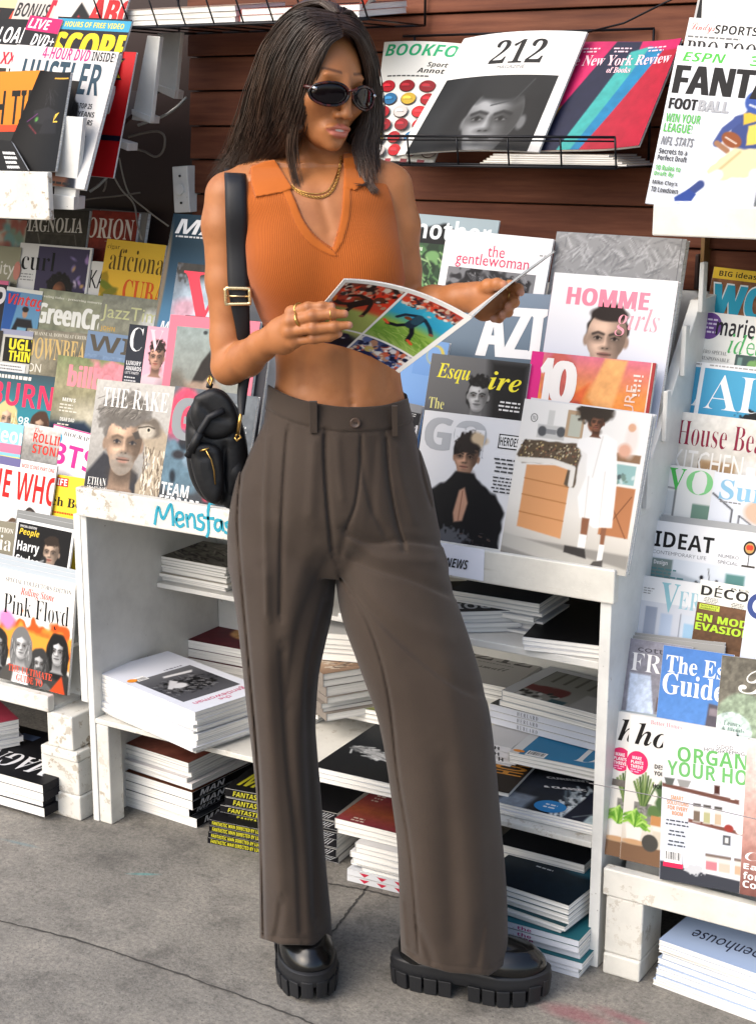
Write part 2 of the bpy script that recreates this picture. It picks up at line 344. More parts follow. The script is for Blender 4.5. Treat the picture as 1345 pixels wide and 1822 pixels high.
        s.ell(f, cy+.69*R_, .31*R_, .065*R_, lp*.85, .07*R_, k=.85); s.ell(f, cy+.79*R_, .27*R_, .085*R_, lp, .07*R_, k=.85); s.line([(f-.33*R_, cy+.73*R_), (f, cy+.745*R_), (f+.33*R_, cy+.73*R_)], .04*R_, dk*.45, .05*R_); s.ell(f, cy+.96*R_, .22*R_, .06*R_, dk, .14*R_, k=.55)
        s.mask = None
        if style == 'short': s.ell(cx, cy-1.12*R_, .98*R_, .5*R_, hair, .14*R_, nz=.1*R_, nsc=30); s.strands(26, cx-.8*R_, cy-1.5*R_, cx+.6*R_, cy-.9*R_, .3*R_, -.5, [hl, hc*.7], 5, .05*R_)
        if style == 'curly': s.ell(cx, cy-1.2*R_, 1.08*R_, .58*R_, hair, .14*R_, nz=.25*R_, nsc=30); s.strands(34, cx-1*R_, cy-1.8*R_, cx+.8*R_, cy-.9*R_, .2*R_, .7, [hl, hc*.7], 5, .07*R_)
        if style == 'bangs': s.poly([(cx-1.05*R_, cy-1.1*R_), (cx+.9*R_, cy-1.2*R_), (cx+.95*R_, cy-.5*R_), (cx+.5*R_, cy-.55*R_), (cx+.1*R_, cy-.35*R_), (cx-.4*R_, cy-.25*R_), (cx-1.*R_, cy-.05*R_)], hair, .1*R_, nz=.12*R_); s.strands(20, cx-.9*R_, cy-1.3*R_, cx+.5*R_, cy-.6*R_, .35*R_, 1.9, [hl, hc*.7], 5, .05*R_)
        if style == 'bun': s.ell(cx, cy-1.12*R_, .92*R_, .34*R_, hair, .1*R_)
        if style == 'wavy': s.ell(cx-.2*R_, cy-1.15*R_, .95*R_, .5*R_, hair, .12*R_, nz=.15*R_, nsc=24)
        if style == 'long':
            for e in (-1, 1): s.ell(cx+e*.98*R_, cy+.5*R_, .34*R_, 1.6*R_, hair, .1*R_, rot=-e*.1, nz=.08*R_); s.strands(9, cx+e*.98*R_-.2*R_, cy-.9*R_, cx+e*.98*R_+.1*R_, cy+.8*R_, .9*R_, 1.6, [hl, hc*.7], 5+e, .05*R_)
            s.ell(cx-.45*R_, cy-1.1*R_, .75*R_, .42*R_, hair, .1*R_, rot=-.5); s.ell(cx+.45*R_, cy-1.1*R_, .75*R_, .42*R_, hair, .1*R_, rot=.5)
        return s
def f0(cx, t, r): return cx+t*.35*r
class Art:
    def __init__(s, w, h, cell=None):
        s.w, s.h = w, h; s.A = h/w; s.V = []; s.L = []; s.T = []; s.C = []; s.n = 0; s.k = 1; s.cell = cell or CELL
    def put(s, V2, loops, tot, col):
        V = np.zeros((len(V2), 3)); V[:, 0] = V2[:, 0]*s.w; V[:, 1] = s.h-V2[:, 1]*s.w; V[:, 2] = .00014*s.k; s.k += 1
        s.V.append(V); s.L.append(np.asarray(loops)+s.n); s.T.append(np.asarray(tot)); s.n += len(V)
        c = np.asarray(col, float); s.C.append(np.tile(c, (len(V), 1)) if c.ndim == 1 else c)
    def img(s, fn=None, x0=0, y0=0, x1=1, y1=None, cell=None):
        y1 = s.A if y1 is None else min(y1, s.A); i = Im(s.w, s.h, x0, y0, x1, y1, cell or s.cell)
        r = fn(i) if fn else i
        idx = np.arange(i.ny*i.nx).reshape(i.ny, i.nx); q = np.stack([idx[1:, :-1], idx[1:, 1:], idx[:-1, 1:], idx[:-1, :-1]], -1).reshape(-1)
        s.put(np.stack([i.X.ravel(), i.Y.ravel()], 1), q, np.full((i.ny-1)*(i.nx-1), 4), lin(np.clip(i.a, 0, 1)).reshape(-1, 3)); return s
    def bg(s, *c, ax=1):
        cell = .012
        return s.img((lambda i: i.fill(c[0])) if len(c) == 1 else (lambda i: i.grad(*c, ax=ax)), cell=cell)
    def r(s, x0, y0, x1, y1, col): return s.img(lambda i: i.fill(col), x0, y0, x1, y1, cell=.012)
    def e(s, cx, cy, rx, ry, col, n=28):
        if cy+ry > s.A: return s
        a = np.arange(n)*2*math.pi/n; V = np.stack([cx+rx*np.cos(a), cy-ry*np.sin(a)], 1); s.put(V, np.arange(n), [n], lin(srgb(col))); return s
    def t(s, txt, x0, y0, x1, y1, col, font='B', rot=0, y_only=False):
        if y1 > s.A+.004: return s
        V, L, T = glyphs(txt, 'B' if font == 'K' else font)
        if not len(V): return s
        V = V.copy()
        if font == 'K':        # extra heavy: the same bold letters struck three times a hair apart
            e = .09*(y1-y0)*.5
            for dx, dy in ((-e, 0), (e, 0), (0, 0)): s.t(txt, x0+e+dx, y0, x1-e+dx, y1, col, 'B', rot)
            return s
        if rot: a = math.radians(rot); V = V@np.array([[math.cos(a), math.sin(a)], [-math.sin(a), math.cos(a)]])
        lo, hi = V.min(0), V.max(0); V = (V-lo)/(hi-lo)
        P = np.stack([x0+V[:, 0]*(x1-x0), y1-V[:, 1]*(y1-y0)], 1)
        if x1 > 1 or x0 < 0: P, L, T = clipx(P, L, T)
        if len(T): s.put(P, L, T, lin(srgb(col)))
        return s
    def tl(s, x, y, w, n, dy, col, hgt=None, seed=1, al='l'):
        """n lines of print too small to read"""
        q = np.random.default_rng(seed+int(y*977)); hgt = hgt or dy*.42
        vs = []
        for i in range(n):
            if y+i*dy+hgt > s.A: break
            tw = w*q.uniform(.6, 1); cx = x+(w-tw)/2 if al == 'c' else x+(w-tw if al == 'r' else 0); e = cx+tw
            while cx < e-.004:
                ww = min(q.uniform(.02, .06), e-cx); vs.append((cx, y+i*dy, cx+ww, y+i*dy+hgt)); cx += ww+.012
        V = []; 
        for a, b, c, d in vs: V += [(a, d), (c, d), (c, b), (a, b)]
        if not V: return s
        V = np.array(V); s.put(V, np.arange(len(V)), np.full(len(vs), 4), lin(srgb(col))); return s
    def bar(s, x, y, w, h):
        if y+h > s.A: return s
        s.r(x, y, x+w, y+h, '#ffffff'); q = np.random.default_rng(5); V = []; cx = x+.08*w
        while cx < x+.9*w:
            ww = w*q.choice([.02, .035, .05]); V += [(cx, y+.75*h), (cx+ww, y+.75*h), (cx+ww, y+.1*h), (cx, y+.1*h)]; cx += ww+w*q.choice([.025, .04])
        V = np.array(V); s.put(V, np.arange(len(V)), np.full(len(V)//4, 4), lin(srgb('#222'))); return s
MAGS = []
def bilin(Q, U, Vv):
    """Q: TL TR BL BR; U across, Vv up"""
    TL, TR, BL, BR = Q
    return (BL*(1-U)+BR*U)*(1-Vv)+(TL*(1-U)+TR*U)*Vv
def magazine(name, label, Q, artfn, t=.005, group=None, spine='#dddddd', curl=0., cat='magazine', vis=1., back=None, cell=None, bow=0.):
    """one magazine: page block, front and back cover, the printing on them. Q = TL,TR,BL,BR corners of the front cover in the world"""
    Q = [np.asarray(q, float) for q in Q]
    w = (np.linalg.norm(Q[1]-Q[0])+np.linalg.norm(Q[3]-Q[2]))/2; h = (np.linalg.norm(Q[2]-Q[0])+np.linalg.norm(Q[3]-Q[1]))/2
    a = Art(w, h, cell)
    if artfn: artfn(a)
    nn = np.cross(Q[1]-Q[0]+Q[3]-Q[2], Q[0]-Q[2]+Q[1]-Q[3]); nn /= np.linalg.norm(nn)
    org = (Q[2]+Q[3])/2-nn*t
    V = []; L = []; T = []; C = []; MI = []; n = 0
    for v, l, tt, c in zip(a.V, a.L, a.T, a.C): V.append(v); L.append(l); T.append(tt); C.append(c); MI.append(np.zeros(len(tt), int)); n += len(v)
    # body: pages inset from thin covers, gridded so that it can bow
    g = 41 if (bow or curl) else 6
    def slab(x0, x1, y0, y1, z0, z1, col, mi):
        nonlocal n
        xs = np.linspace(x0, x1, g); ys = np.linspace(y0, y1, g); X, Y = np.meshgrid(xs, ys); k = g*g; idx = np.arange(k).reshape(g, g)
        top = np.stack([X.ravel(), Y.ravel(), np.full(k, z1)], 1); bot = np.stack([X.ravel(), Y.ravel(), np.full(k, z0)], 1)
        ft = np.stack([idx[:-1, :-1], idx[:-1, 1:], idx[1:, 1:], idx[1:, :-1]], -1).reshape(-1, 4); fb = ft[:, ::-1]+k
        rim = np.concatenate([idx[0, :], idx[1:, -1], idx[-1, -2::-1], idx[-2:0:-1, 0]]); r2 = np.roll(rim, -1); fs = np.stack([rim+k, r2+k, r2, rim], -1)
        F = np.concatenate([ft, fb, fs])
        V.append(np.concatenate([top, bot])); L.append(F.ravel()+n); T.append(np.full(len(F), 4)); C.append(np.tile(lin(srgb(col)), (2*k, 1))); MI.append(np.full(len(F), mi)); n += 2*k
    ct = min(.0006, t*.2); ins = .0012
    slab(0, w-ins, ins, h-ins, ct, t-ct, '#ffffff', 1); slab(0, w, 0, h, t-ct, t, spine if not isinstance(spine, tuple) else spine[0], 0); slab(0, w, 0, h, 0, ct, back or '#d8d8d8', 0)
    slab(-.0004, .0006, 0, h, ct*.5, t-ct*.5, spine if not isinstance(spine, tuple) else spine[0], 0)
    V = np.concatenate(V); 
    U = V[:, 0:1]/w; W = V[:, 1:2]/h; z = V[:, 2:3].copy()
    z[:n] = np.where(V[:, 2:3] >= 0, z, z)
    # art sits on the front cover
    na = sum(len(v) for v in a.V); z[:na] += t+(.0004 if (bow or curl) else 0)
    P = bilin(Q, U, W)+nn*(z-t)+nn*(bow*4*U*(1-U)+curl*np.clip(W-.35, 0, 1)**2*4*(U-.5)**2*.0+curl*np.clip(U-.5, 0, 1)**2*4)
    me = mesh_from(name, P-org, np.concatenate(L), np.concatenate(T), [M_PRINT, M_PAGES], np.concatenate(MI), np.concatenate(C))
    o = link(name, me, None, org); tag(o, label, cat, group); o['w'] = 1; del o['w']
    MAGS.append(o); return o
def lean_quad(tl, tr, Y, h, lean=14, roll=0., Y2=None):
    p0 = ony(*tl, Y); p1 = ony(*tr, Y if Y2 is None else Y2); ex = p1-p0; w = np.linalg.norm(ex); ex /= w
    a = math.radians(lean); nz = np.array([0, -math.cos(a), math.sin(a)]); nz -= ex*(nz@ex); nz /= np.linalg.norm(nz); ey = np.cross(nz, ex)
    if roll: r = math.radians(roll); ey = ey*math.cos(r)+ex*math.sin(r)
    return [p0, p1, p0-ey*h, p1-ey*h]
def disp(name, label, tl, tr, Y, artfn, h=.275, lean=14, group=None, t=.005, **kw):
    return magazine(name, label, lean_quad(tl, tr, Y, h, lean, kw.pop('roll', 0), kw.pop('Y2', None)), artfn, t=t, group=group, **kw)
# ---------------------------------------------------------------- ground
g = MB(); g.add([(-14, -6, 0), (10, -6, 0), (10, 3.6, 0), (-14, 3.6, 0)], [(0, 1, 2, 3)])
g.build('concrete_pavement', M_CONC, loc=(0, 0, 0)).__setitem__('kind', 'structure')
def groove(pts, w, name):
    b = MB(); P = [onz(x, y, 0) for x, y in pts]
    q = np.random.default_rng(len(pts)); rows = []
    for i in range(len(P)-1):
        n = 14
        for j in range(n+(i == len(P)-2)): rows.append(P[i]+(P[i+1]-P[i])*j/n)
    rows = np.array(rows); T = np.gradient(rows, axis=0); T /= np.linalg.norm(T, axis=1)[:, None]; N = np.stack([-T[:, 1], T[:, 0], 0*T[:, 0]], 1)
    k = w*(.5+.7*q.random(len(rows)))[:, None]; rows = rows+N*(q.random(len(rows))-.5)[:, None]*.004
    v = np.concatenate([rows+N*k, rows-N*k]); v[:, 2] = .0015; n = len(rows)
    b.add(v, [(n+i, n+i+1, i+1, i) for i in range(n-1)]); o = b.build(name, M_CRACK, loc=tuple(rows[0])); o['kind'] = 'structure'
groove([(-60, 1625), (130, 1672), (330, 1738), (520, 1808), (640, 1860)], .0026, 'pavement_joint')
groove([(655, 1578), (620, 1622), (592, 1660), (560, 1700)], .0022, 'pavement_crack')
groove([(578, 1572), (650, 1585), (720, 1602), (900, 1650)], .0026, 'pavement_joint')
# ---------------------------------------------------------------- back wall of overlapping boards
YW = 3.20
root = empty('board_wall', (-1.2, YW, 0), 'brown painted wall of wide horizontal boards behind the magazines', 'wall')
edges = [2.35, 2.27, 2.19, 2.11, 2.03, 1.955, 1.880, 1.8005, 1.7197, 1.6359, 1.5553, 1.4710, 1.388, 1.30, 1.215, 1.13, 1.0, .5, -.02]
for i, (a, b) in enumerate(zip(edges[:-1], edges[1:])):
    w = MB(); w.prism([(YW+.002, a-.004), (YW+.03, a-.004), (YW+.03, b), (YW-.006, b), (YW-.006, b+.006)], 0, -2.485, -.95)
    w.build('board', M_WALL, root, bevel=.0015)
w = MB(); w.box(-2.485, YW+.031, 0, -.95, YW+.06, 2.4); w.build('backing_panel', M_DARK, root)
root = empty('recess_wall', (-3.2, YW, 0), 'dark brown plain panel wall in the recess behind the cables', 'wall')
w = MB(); w.box(-4.6, YW+.05, 0, -2.487, YW+.09, 2.6); w.build('panel', M_DARK, root)
root = empty('side_wall', (-.5, YW, 0), 'dark brown wall piece with a yellowed corner strip behind right rack', 'wall')
w = MB(); w.box(-.948, YW+.03, 0, 1.2, YW+.07, 2.6); w.build('panel', M_DARK, root)
w = MB(); p = ony(1250, 470, 3.17); w.box(p[0]-.004, 3.165, 1.0, p[0]+.004, YW+.03, 1.43); w.build('corner_strip', mat('yellowed_strip', hx('#6b5028'), .6), root)
p = ony(1215, 450, 3.17); p2 = ony(1248, 515, 3.17); w = MB(); w.box(p[0]+.03, 3.16, p2[2], p2[0]-.006, YW+.028, p[2]); w.build('batten', M_DARK, root, bevel=.003)
# ---------------------------------------------------------------- central cabinet
YF = 2.656; XL, XR = -2.412, -1.089
cab = empty('display_cabinet', (-1.75, 2.9, 0), 'white painted open cabinet with a lettered ledge behind the woman', 'cabinet')
w = MB(); w.box(XL, YF-.012, .763, XR+.004, YF+.012, .830); w.build('ledge_board', M_WHITE2, cab, bevel=.003)
w = MB(); w.prism([(YF, 0), (YF, .762), (YF+.5, .762), (YF+.5, 0)], 0, XL, XL+.018); w.build('side_panel', M_SHELF, cab, bevel=.002)
w = MB(); w.box(XL+.019, YF+.002, 0, XL+.056, YF+.05, .252); w.build('leg_block', M_WHITE2, cab, bevel=.003)
w = MB(); w.prism([(YF-.002, 0), (YF-.002, .762), (YF+.013, .763), (YF+.013, .828), (YF+.05, .86), (3.06, 1.295), (3.19, 1.30), (3.19, 0)], 0, XR-.027, XR-.004); w.build('end_panel', M_SHELF, cab, bevel=.002)
w = MB(); w.box(XL+.02, YF+.49, .0, XR-.03, YF+.505, .80); w.build('back_panel', M_SHELF, cab)
w = MB(); w.box(XL+.0185, YF, .253, XR-.0275, YF+.488, .266); w.build('bottom_shelf', M_WHITE2, cab, bevel=.002)
zs = ony(275, 1036, 2.90)[2]; w = MB(); w.box(XL+.0185, 2.90, zs-.012, -1.75, YF+.488, zs); w.build('half_shelf', M_WHITE, cab, bevel=.002)
zu = ony(1063, 1178, YF+.02)[2]; w = MB(); w.box(-1.72, YF+.02, zu-.016, XR-.0275, YF+.488, zu); w.build('upper_shelf', M_WHITE, cab, bevel=.002)
w = MB(); w.box(XL+.0185, YF+.013, .764, XR-.0275, YF+.5, .778); w.build('top_shelf', M_WHITE, cab)
w = MB(); w.prism([(YF+.14, .779), (3.17, 1.30), (3.185, 1.30), (YF+.16, .779)], 0, XL+.02, XR-.03); w.build('sloped_back', M_SHELF, cab)
for k in range(1, 5):   # small stepped lips on the end panel that hold the tiers
    y = 2.70+.085*k; z = .80+.118*k; w = MB(); w.box(XR-.0038, y, z, XR+.006, y+.022, z+.10); w.build('tier_lip', M_SHELF, cab, bevel=.002)
# lettering on the ledge
def letter_obj(name, parent, txt, font, quad, mt, off=.0008, rot=0, wob=0):
    V, L, T = glyphs(txt, font, 4); V = V.copy(); lo, hi = V.min(0), V.max(0); V = (V-lo)/(hi-lo)
    Q = [np.asarray(q, float) for q in quad]; n = np.cross(Q[1]-Q[0], Q[0]-Q[2]); n /= np.linalg.norm(n)
    P = bilin(Q, V[:, 0:1], V[:, 1:2])+n*off
    me = mesh_from(name, P-np.array(parent.location), L, T, [mt]); return link(name, me, parent)
def pxq(a, b, c, d, Y): return [ony(*a, Y), ony(*b, Y), ony(*c, Y), ony(*d, Y)]
M_TEAL = mat('teal_marker', hx('#1f8fa6'), .5); M_INK = mat('black_ink', hx('#17171a'), .5)
yl = YF-.0124
HAND = [[(275, 934), (281, 902), (290, 923), (304, 897), (308, 936)], [(313, 925), (325, 923), (323, 913), (315, 914), (313, 929), (320, 937), (328, 932)], [(331, 914), (334, 939)], [(334, 924), (340, 915), (345, 921), (347, 941)], [(362, 916), (353, 918), (354, 926), (362, 932), (359, 942), (349, 940)],
        [(384, 895), (374, 896), (370, 910), (371, 944), (367, 956)], [(361, 921), (381, 923)], [(394, 927), (385, 926), (382, 937), (387, 944), (393, 938), (394, 927), (397, 946)], [(409, 929), (402, 931), (403, 937), (409, 942), (406, 949), (399, 946)], [(413, 906), (416, 951)], [(416, 938), (422, 931), (426, 937), (428, 954)], [(433, 935), (435, 955)], [(433, 925), (434, 928)], [(447, 937), (440, 942), (443, 954), (451, 954), (452, 942), (447, 937)], [(457, 940), (460, 960)], [(460, 947), (467, 941), (471, 948), (473, 963)]]
w = MB(); qh = np.random.default_rng(4)
for st in HAND:
    P = [np.array(p, float) for p in st]; out = []
    for i in range(len(P)-1):
        p0, p1, p2, p3 = P[max(i-1, 0)], P[i], P[i+1], P[min(i+2, len(P)-1)]
        for f in np.arange(8)/8: out.append(.5*((2*p1)+(-p0+p2)*f+(2*p0-5*p1+4*p2-p3)*f*f+(-p0+3*p1-3*p2+p3)*f**3))
    out.append(P[-1]); W3 = np.array([ony(x, y, yl-.0006) for x, y in out]); T = np.gradient(W3, axis=0); T /= np.linalg.norm(T, axis=1)[:, None]+1e-9; N = np.stack([-T[:, 2], 0*T[:, 0], T[:, 0]], 1)*(.0031+.0010*qh.random(len(W3)))[:, None]; n = len(W3)
    w.add(list(W3+N)+list(W3-N), [(i, i+1, n+i+1, n+i) for i in range(n-1)])
w.build('handwritten_lettering', M_TEAL, cab)
w = MB(); q = pxq((700, 952), (862, 978), (690, 1003), (860, 1034), YF-.0126); w.add([q[2], q[3], q[1], q[0]], [(0, 1, 2, 3)])
pl = w.build('paper_sign', mat('sign_paper', hx('#dfe2ee'), .6), cab); sm = pl.modifiers.new('s', 'SOLIDIFY'); sm.thickness = .0008; sm.offset = 1
letter_obj('sign_lettering', cab, 'POPULAR NEWS', 'I', pxq((640, 960), (833, 1001), (640, 976), (832, 1016), YF-.0134), M_INK, .0012) if 0 else letter_obj('sign_lettering', cab, 'RNEWS', 'I', pxq((786, 990), (834, 997), (784, 1006), (832, 1014), YF-.0136), M_INK, .0012)
# ---------------------------------------------------------------- left and right display racks
def rack(name, label, x0, x1, yf, zb0, zb1, zt, blocks, seam):
    r = empty(name, ((x0+x1)/2, yf, 0), label, 'magazine rack')
    w = MB(); w.box(x0, yf-.012, zb0, x1, yf+.012, zb1); w.build('front_board', M_WHITE2, r, bevel=.003)
    w = MB(); w.prism([(yf+.10, zb0), (3.16, zt), (3.18, zt), (yf+.125, zb0)], 0, x0, x1); w.build('sloped_back', M_SHELF, r)
    w = MB(); w.box(x0, yf+.0125, zb0-.004, x1, 3.16, zb0+.008); w.build('base_shelf', M_WHITE, r)
    for k in range(1, 9):
        y = yf+.02+k*.056; z = zb0+.03+k*.108
        w = MB(); w.box(x0, y, z, x1, y+.075, z+.008); w.build('tier_shelf', M_SHELF, r)
    for (bx0, bx1, h0, h1, inset) in blocks:
        w = MB(); w.box(bx0, yf-.008+inset, h0, bx1, yf+.10, h1); w.build('leg_block', M_WHITE2, r, bevel=.004)
    return r
lb = [(-2.552, -2.432, 0, .062, -.004), (-2.556, -2.436, .0625, .15, 0), (-2.55, -2.434, .1505, .175, -.006), (-2.53, -2.45, .1755, .262, 0)]
lr = rack('sloped_rack', 'white sloped rack of stepped tiers holding music and hobby magazines, left of cabinet', -3.7, -2.52, 2.645, .262, .302, 1.28, lb, 0)
w = MB(); w.box(-2.4365, 2.66, .3, -2.417, 3.16, .76); w.build('side_panel', M_SHELF, lr)
rb = [(-1.078, -1.0, 0, .045, -.004), (-1.078, -1.0, .0455, .168, 0)]
rr = rack('sloped_rack', 'white sloped rack of stepped tiers holding home and decor magazines, right of cabinet', -1.084, .35, 2.655, .169, .226, 1.22, rb, 0)
rs = MB(); P = [ony(x, y, 2.618) for x, y in ((1048, 1394), (1150, 1414), (1250, 1436), (1345, 1458))]; P.append(P[-1]+(P[-1]-P[-2])*2)
rs.tube(P, .0009, 5); tag(rs.build('retaining_wire', mat('grey_wire', hx('#55555a'), .4, .7), loc=tuple(P[0])), 'thin grey wire strung across the front row of home magazines', 'wire')
# pushpins / screw heads on boards stay in the boards
# ---------------------------------------------------------------- upper right shelf
ur = empty('wall_shelf', (-.8, 2.95, 1.45), 'worn white shelf board with raised lip carrying the football magazines', 'shelf')
w = MB(); a = ony(1166, 362, 2.9); b = ony(1166, 418, 2.9); w.box(a[0], 2.888, b[2], .2, 2.905, a[2]); w.build('front_board', M_WHITE2, ur, bevel=.003)
w = MB(); w.box(a[0], 2.9055, b[2], .2, 3.18, b[2]+.012); w.build('base_board', M_WHITE, ur, bevel=.002)
w = MB(); w.box(a[0]+.03, 3.02, b[2]+.013, .2, 3.035, 2.15); w.build('back_board', M_SHELF, ur)
# ---------------------------------------------------------------- upper left stepped rack
ul = empty('stepped_rack', (-2.9, 2.9, 1.4), 'white stepped rack with low side boards above the sloped rack, at upper left', 'magazine rack')
w = MB(); p = ony(91, 305, 2.66); q = ony(91, 391, 2.66); w.box(-3.6, 2.648, q[2], p[0], 2.664, p[2]); w.build('front_board', M_WHITE2, ul, bevel=.003)
def side(name, px, Y0, Y1, x0, parent, th=.012):
    pass
steps = [((103, 205), (148, 208), (95, 368), (132, 368)), ((186, 150), (199, 152), (176, 290), (186, 292)), ((262, 62), (285, 64), (234, 212), (268, 217)), ((280, 58), (322, 56), (276, 150), (311, 175))]
YS = [2.70, 2.86, 2.98, 3.10]
for (A, B, Cc, D), y in zip(steps, YS):
    a, b, c, d = ony(*A, y), ony(*B, y), ony(*Cc, y), ony(*D, y)
    w = MB(); v = [a, b, d, c]; w.add([p for p in v]+[p+np.array([0, .014, 0]) for p in v], [(3, 2, 1, 0), (4, 5, 6, 7), (0, 1, 5, 4), (1, 2, 6, 5), (2, 3, 7, 6), (3, 0, 4, 7)]); w.build('side_board', M_SHELF, ul, bevel=.0015)
lips = [((92, 345), (132, 350), (92, 371), (131, 373), 2.69), ((138, 287), (182, 296), (138, 300), (181, 315), 2.85), ((190, 243), (228, 254), (190, 252), (227, 268), 2.97 if 0 else 2.90), ((234, 193), (268, 206), (234, 203), (267, 219), 2.975), ((277, 148), (312, 160), (277, 160), (310, 175), 3.095)]
for A, B, Cc, D, y in lips:
    a, b, c, d = ony(*A, y), ony(*B, y), ony(*Cc, y), ony(*D, y); v = [a, b, d, c]
    w = MB(); w.add([p for p in v]+[p+np.array([-.02, .06, .0]) for p in v], [(3, 2, 1, 0), (4, 5, 6, 7), (0, 1, 5, 4), (1, 2, 6, 5), (2, 3, 7, 6), (3, 0, 4, 7)]); w.build('tier_lip', M_WHITE, ul, bevel=.0015)
w = MB(); w.prism([(2.665, q[2]+.01), (3.17, 1.72), (3.185, 1.72), (2.70, q[2]+.01)], 0, -3.6, -2.56); w.build('sloped_base', M_DARK, ul)
# ---------------------------------------------------------------- wire baskets
def basket(name, label, xa, xb, yb, yf, z0, z1, zback, nb, slant=0.0, brace=None):
    r = empty(name, ((xa+xb)/2, yb, z0), label, 'wire basket'); w = MB()
    w.tube([(xa, yf, z1), (xb, yf, z1)], .0028); w.tube([(xa, yf+.004, z1-.008), (xb, yf+.004, z1-.008)], .0018)
    w.tube([(xa, yf+.012, z0), (xb, yf+.012, z0)], .0028); w.tube([(xa, yf+.02, z0+.004), (xb, yf+.02, z0+.004)], .0018)
    w.build('front_rail', M_WIRE, r, smooth=True)
    for i in range(nb+1):
        x = xa+(xb-xa)*i/nb; w = MB(); w.tube([(x-slant, yf, z1+.001), (x, yf+.012, z0), (x, yb, z0)], .0022, 6); w.build('rib', M_WIRE, r, smooth=True)
    w = MB(); w.tube([(xa, yb, z0), (xb, yb, z0)], .0025); w.tube([(xa, yb, zback), (xb, yb, zback)], .0028)
    for x in (xa+.03, xb-.001): w.tube([(x, yb, z0), (x, yb, zback)], .0028); 
    w.build('back_frame', M_WIRE, r, smooth=True)
    if brace:
        w = MB(); w.tube(brace, .002); w.build('brace', M_WIRE, r, smooth=True)
    return r
YB = 3.0; p = ony(700, 240, YB); q = ony(1094, 243.5, YB); p2 = ony(1098, 299, YB+.012)
basket('wire_basket', 'black wire basket of broadsheet papers on brown wall right of the woman', ony(640, 240, YB)[0], q[0], 3.185, YB, p2[2], q[2], ony(900, 58, 3.185)[2], 5)
w = MB(); w.tube([ony(1046, 56, 3.18), ony(1110, 40, 3.17), ony(1178, 6, 3.15), ony(1215, -12, 3.14)], .0022); w.build('brace', M_WIRE, bpy.data.objects['wire_basket'], smooth=True)
YB2 = 2.93; a = ony(185, 51, YB2+.012); b = ony(655, 49, YB2+.012)
basket('wire_basket', 'black wire basket at the top edge above the woman, holding paperback journals', a[0], b[0], 3.185, YB2, a[2], a[2]+.095, a[2]+.13, 9, .03)
# ---------------------------------------------------------------- electrical bits
ob = empty('outlet_box', tuple(ony(322, 335, 3.17)), 'white metal electrical box with a round cover fixed beside the brown boards', 'outlet box')
a, b, c, d = ony(306, 296, 3.17), ony(333, 294, 3.17), ony(310, 378, 3.17), ony(338, 377, 3.17)
w = MB(); v = [a, b, d, c]; w.add(v+[p+np.array([0, .05, 0]) for p in v], [(3, 2, 1, 0), (4, 5, 6, 7), (0, 1, 5, 4), (1, 2, 6, 5), (2, 3, 7, 6), (3, 0, 4, 7)]); w.build('box', M_WHITE, ob, bevel=.002)
ctr = (a+b+c+d)/4+np.array([0, -.001, 0])
w = MB(); w.tube([ctr+np.array([0, .001, 0]), ctr+np.array([0, -.006, 0])], .0135, 20); w.build('cover_disc', M_WHITE, ob, bevel=.001)
for s in (.033, -.033):
    w = MB(); k = ctr+(a+b-c-d)/np.linalg.norm(a+b-c-d)*s; w.tube([k+np.array([0, .001, 0]), k+np.array([0, -.002, 0])], .003, 10); w.build('screw', M_WIRE, ob)
M_CABLE = mat('grey_cable', hx('#6d655c'), .5); M_BEIGE = mat('pale_cable', hx('#8d867a'), .5)
def flex():
    mt = mat('armoured_conduit', hx('#8a8a88'), .35, .7); nt, b, N, L = nodes(mt); wv = tex(nt, 'Wave', 1, coord='UV', vec=(1, 1, 1)); 
    r = ramp(nt, wv.outputs[0], [(.4, hx('#222')), (.6, hx('#b0b0ac'))]); L.new(r.outputs[0], b.inputs['Base Color']); return mt
def cable(label, pts, r, mt, name='cable'):
    P = [ony(x, y, Y) for x, y, Y in pts]; P = np.array(P)
    t = np.arange(len(P)); tt = np.linspace(0, len(P)-1, len(P)*7)
    def cr(i0): return P[np.clip(i0, 0, len(P)-1)]
    out = []
    for u in tt:
        i = min(int(u), len(P)-2); f = u-i; p0, p1, p2, p3 = cr(i-1), cr(i), cr(i+1), cr(i+2)
        out.append(.5*((2*p1)+(-p0+p2)*f+(2*p0-5*p1+4*p2-p3)*f*f+(-p0+3*p1-3*p2+p3)*f**3))
    b = MB(); b.tube(out, r, 7); return tag(b.build(name, mt, loc=tuple(out[0]), smooth=True), label, 'cable', 'cables on the dark recess wall')
def conduit(label, pts):
    P = np.array([ony(x, y, Y) for x, y, Y in pts]); s = np.linspace(0, len(P)-1, 110); out = np.stack([np.interp(s, np.arange(len(P)), P[:, i]) for i in range(3)], 1)
    for _ in range(30): out[1:-1] = .25*out[:-2]+.5*out[1:-1]+.25*out[2:]
    rr = np.where(np.arange(110) % 2 == 0, .0042, .0030); b = MB(); b.tube(out, rr, 8); tag(b.build('conduit', mat('armoured_conduit', hx('#a5a5a0'), .35, .6), loc=tuple(out[0])), label, 'conduit')
conduit('ribbed metal conduit curving up to the brown boards', [(246, 222, 3.2), (270, 214, 3.2), (295, 204, 3.2), (317, 188, 3.2), (332, 172, 3.2)])
conduit('short ribbed metal conduit dropping behind the stepped rack', [(208, 270, 3.1), (204, 292, 3.1), (190, 315, 3.1), (175, 330, 3.1), (160, 340, 3.1)])
cable('grey cable looped out past the stepped rack end', [(228, 243, 3.15), (255, 236, 3.17), (280, 233, 3.17), (293, 243, 3.17), (290, 268, 3.17), (276, 278, 3.17), (255, 268, 3.17), (228, 263, 3.15)], .003, M_CABLE)
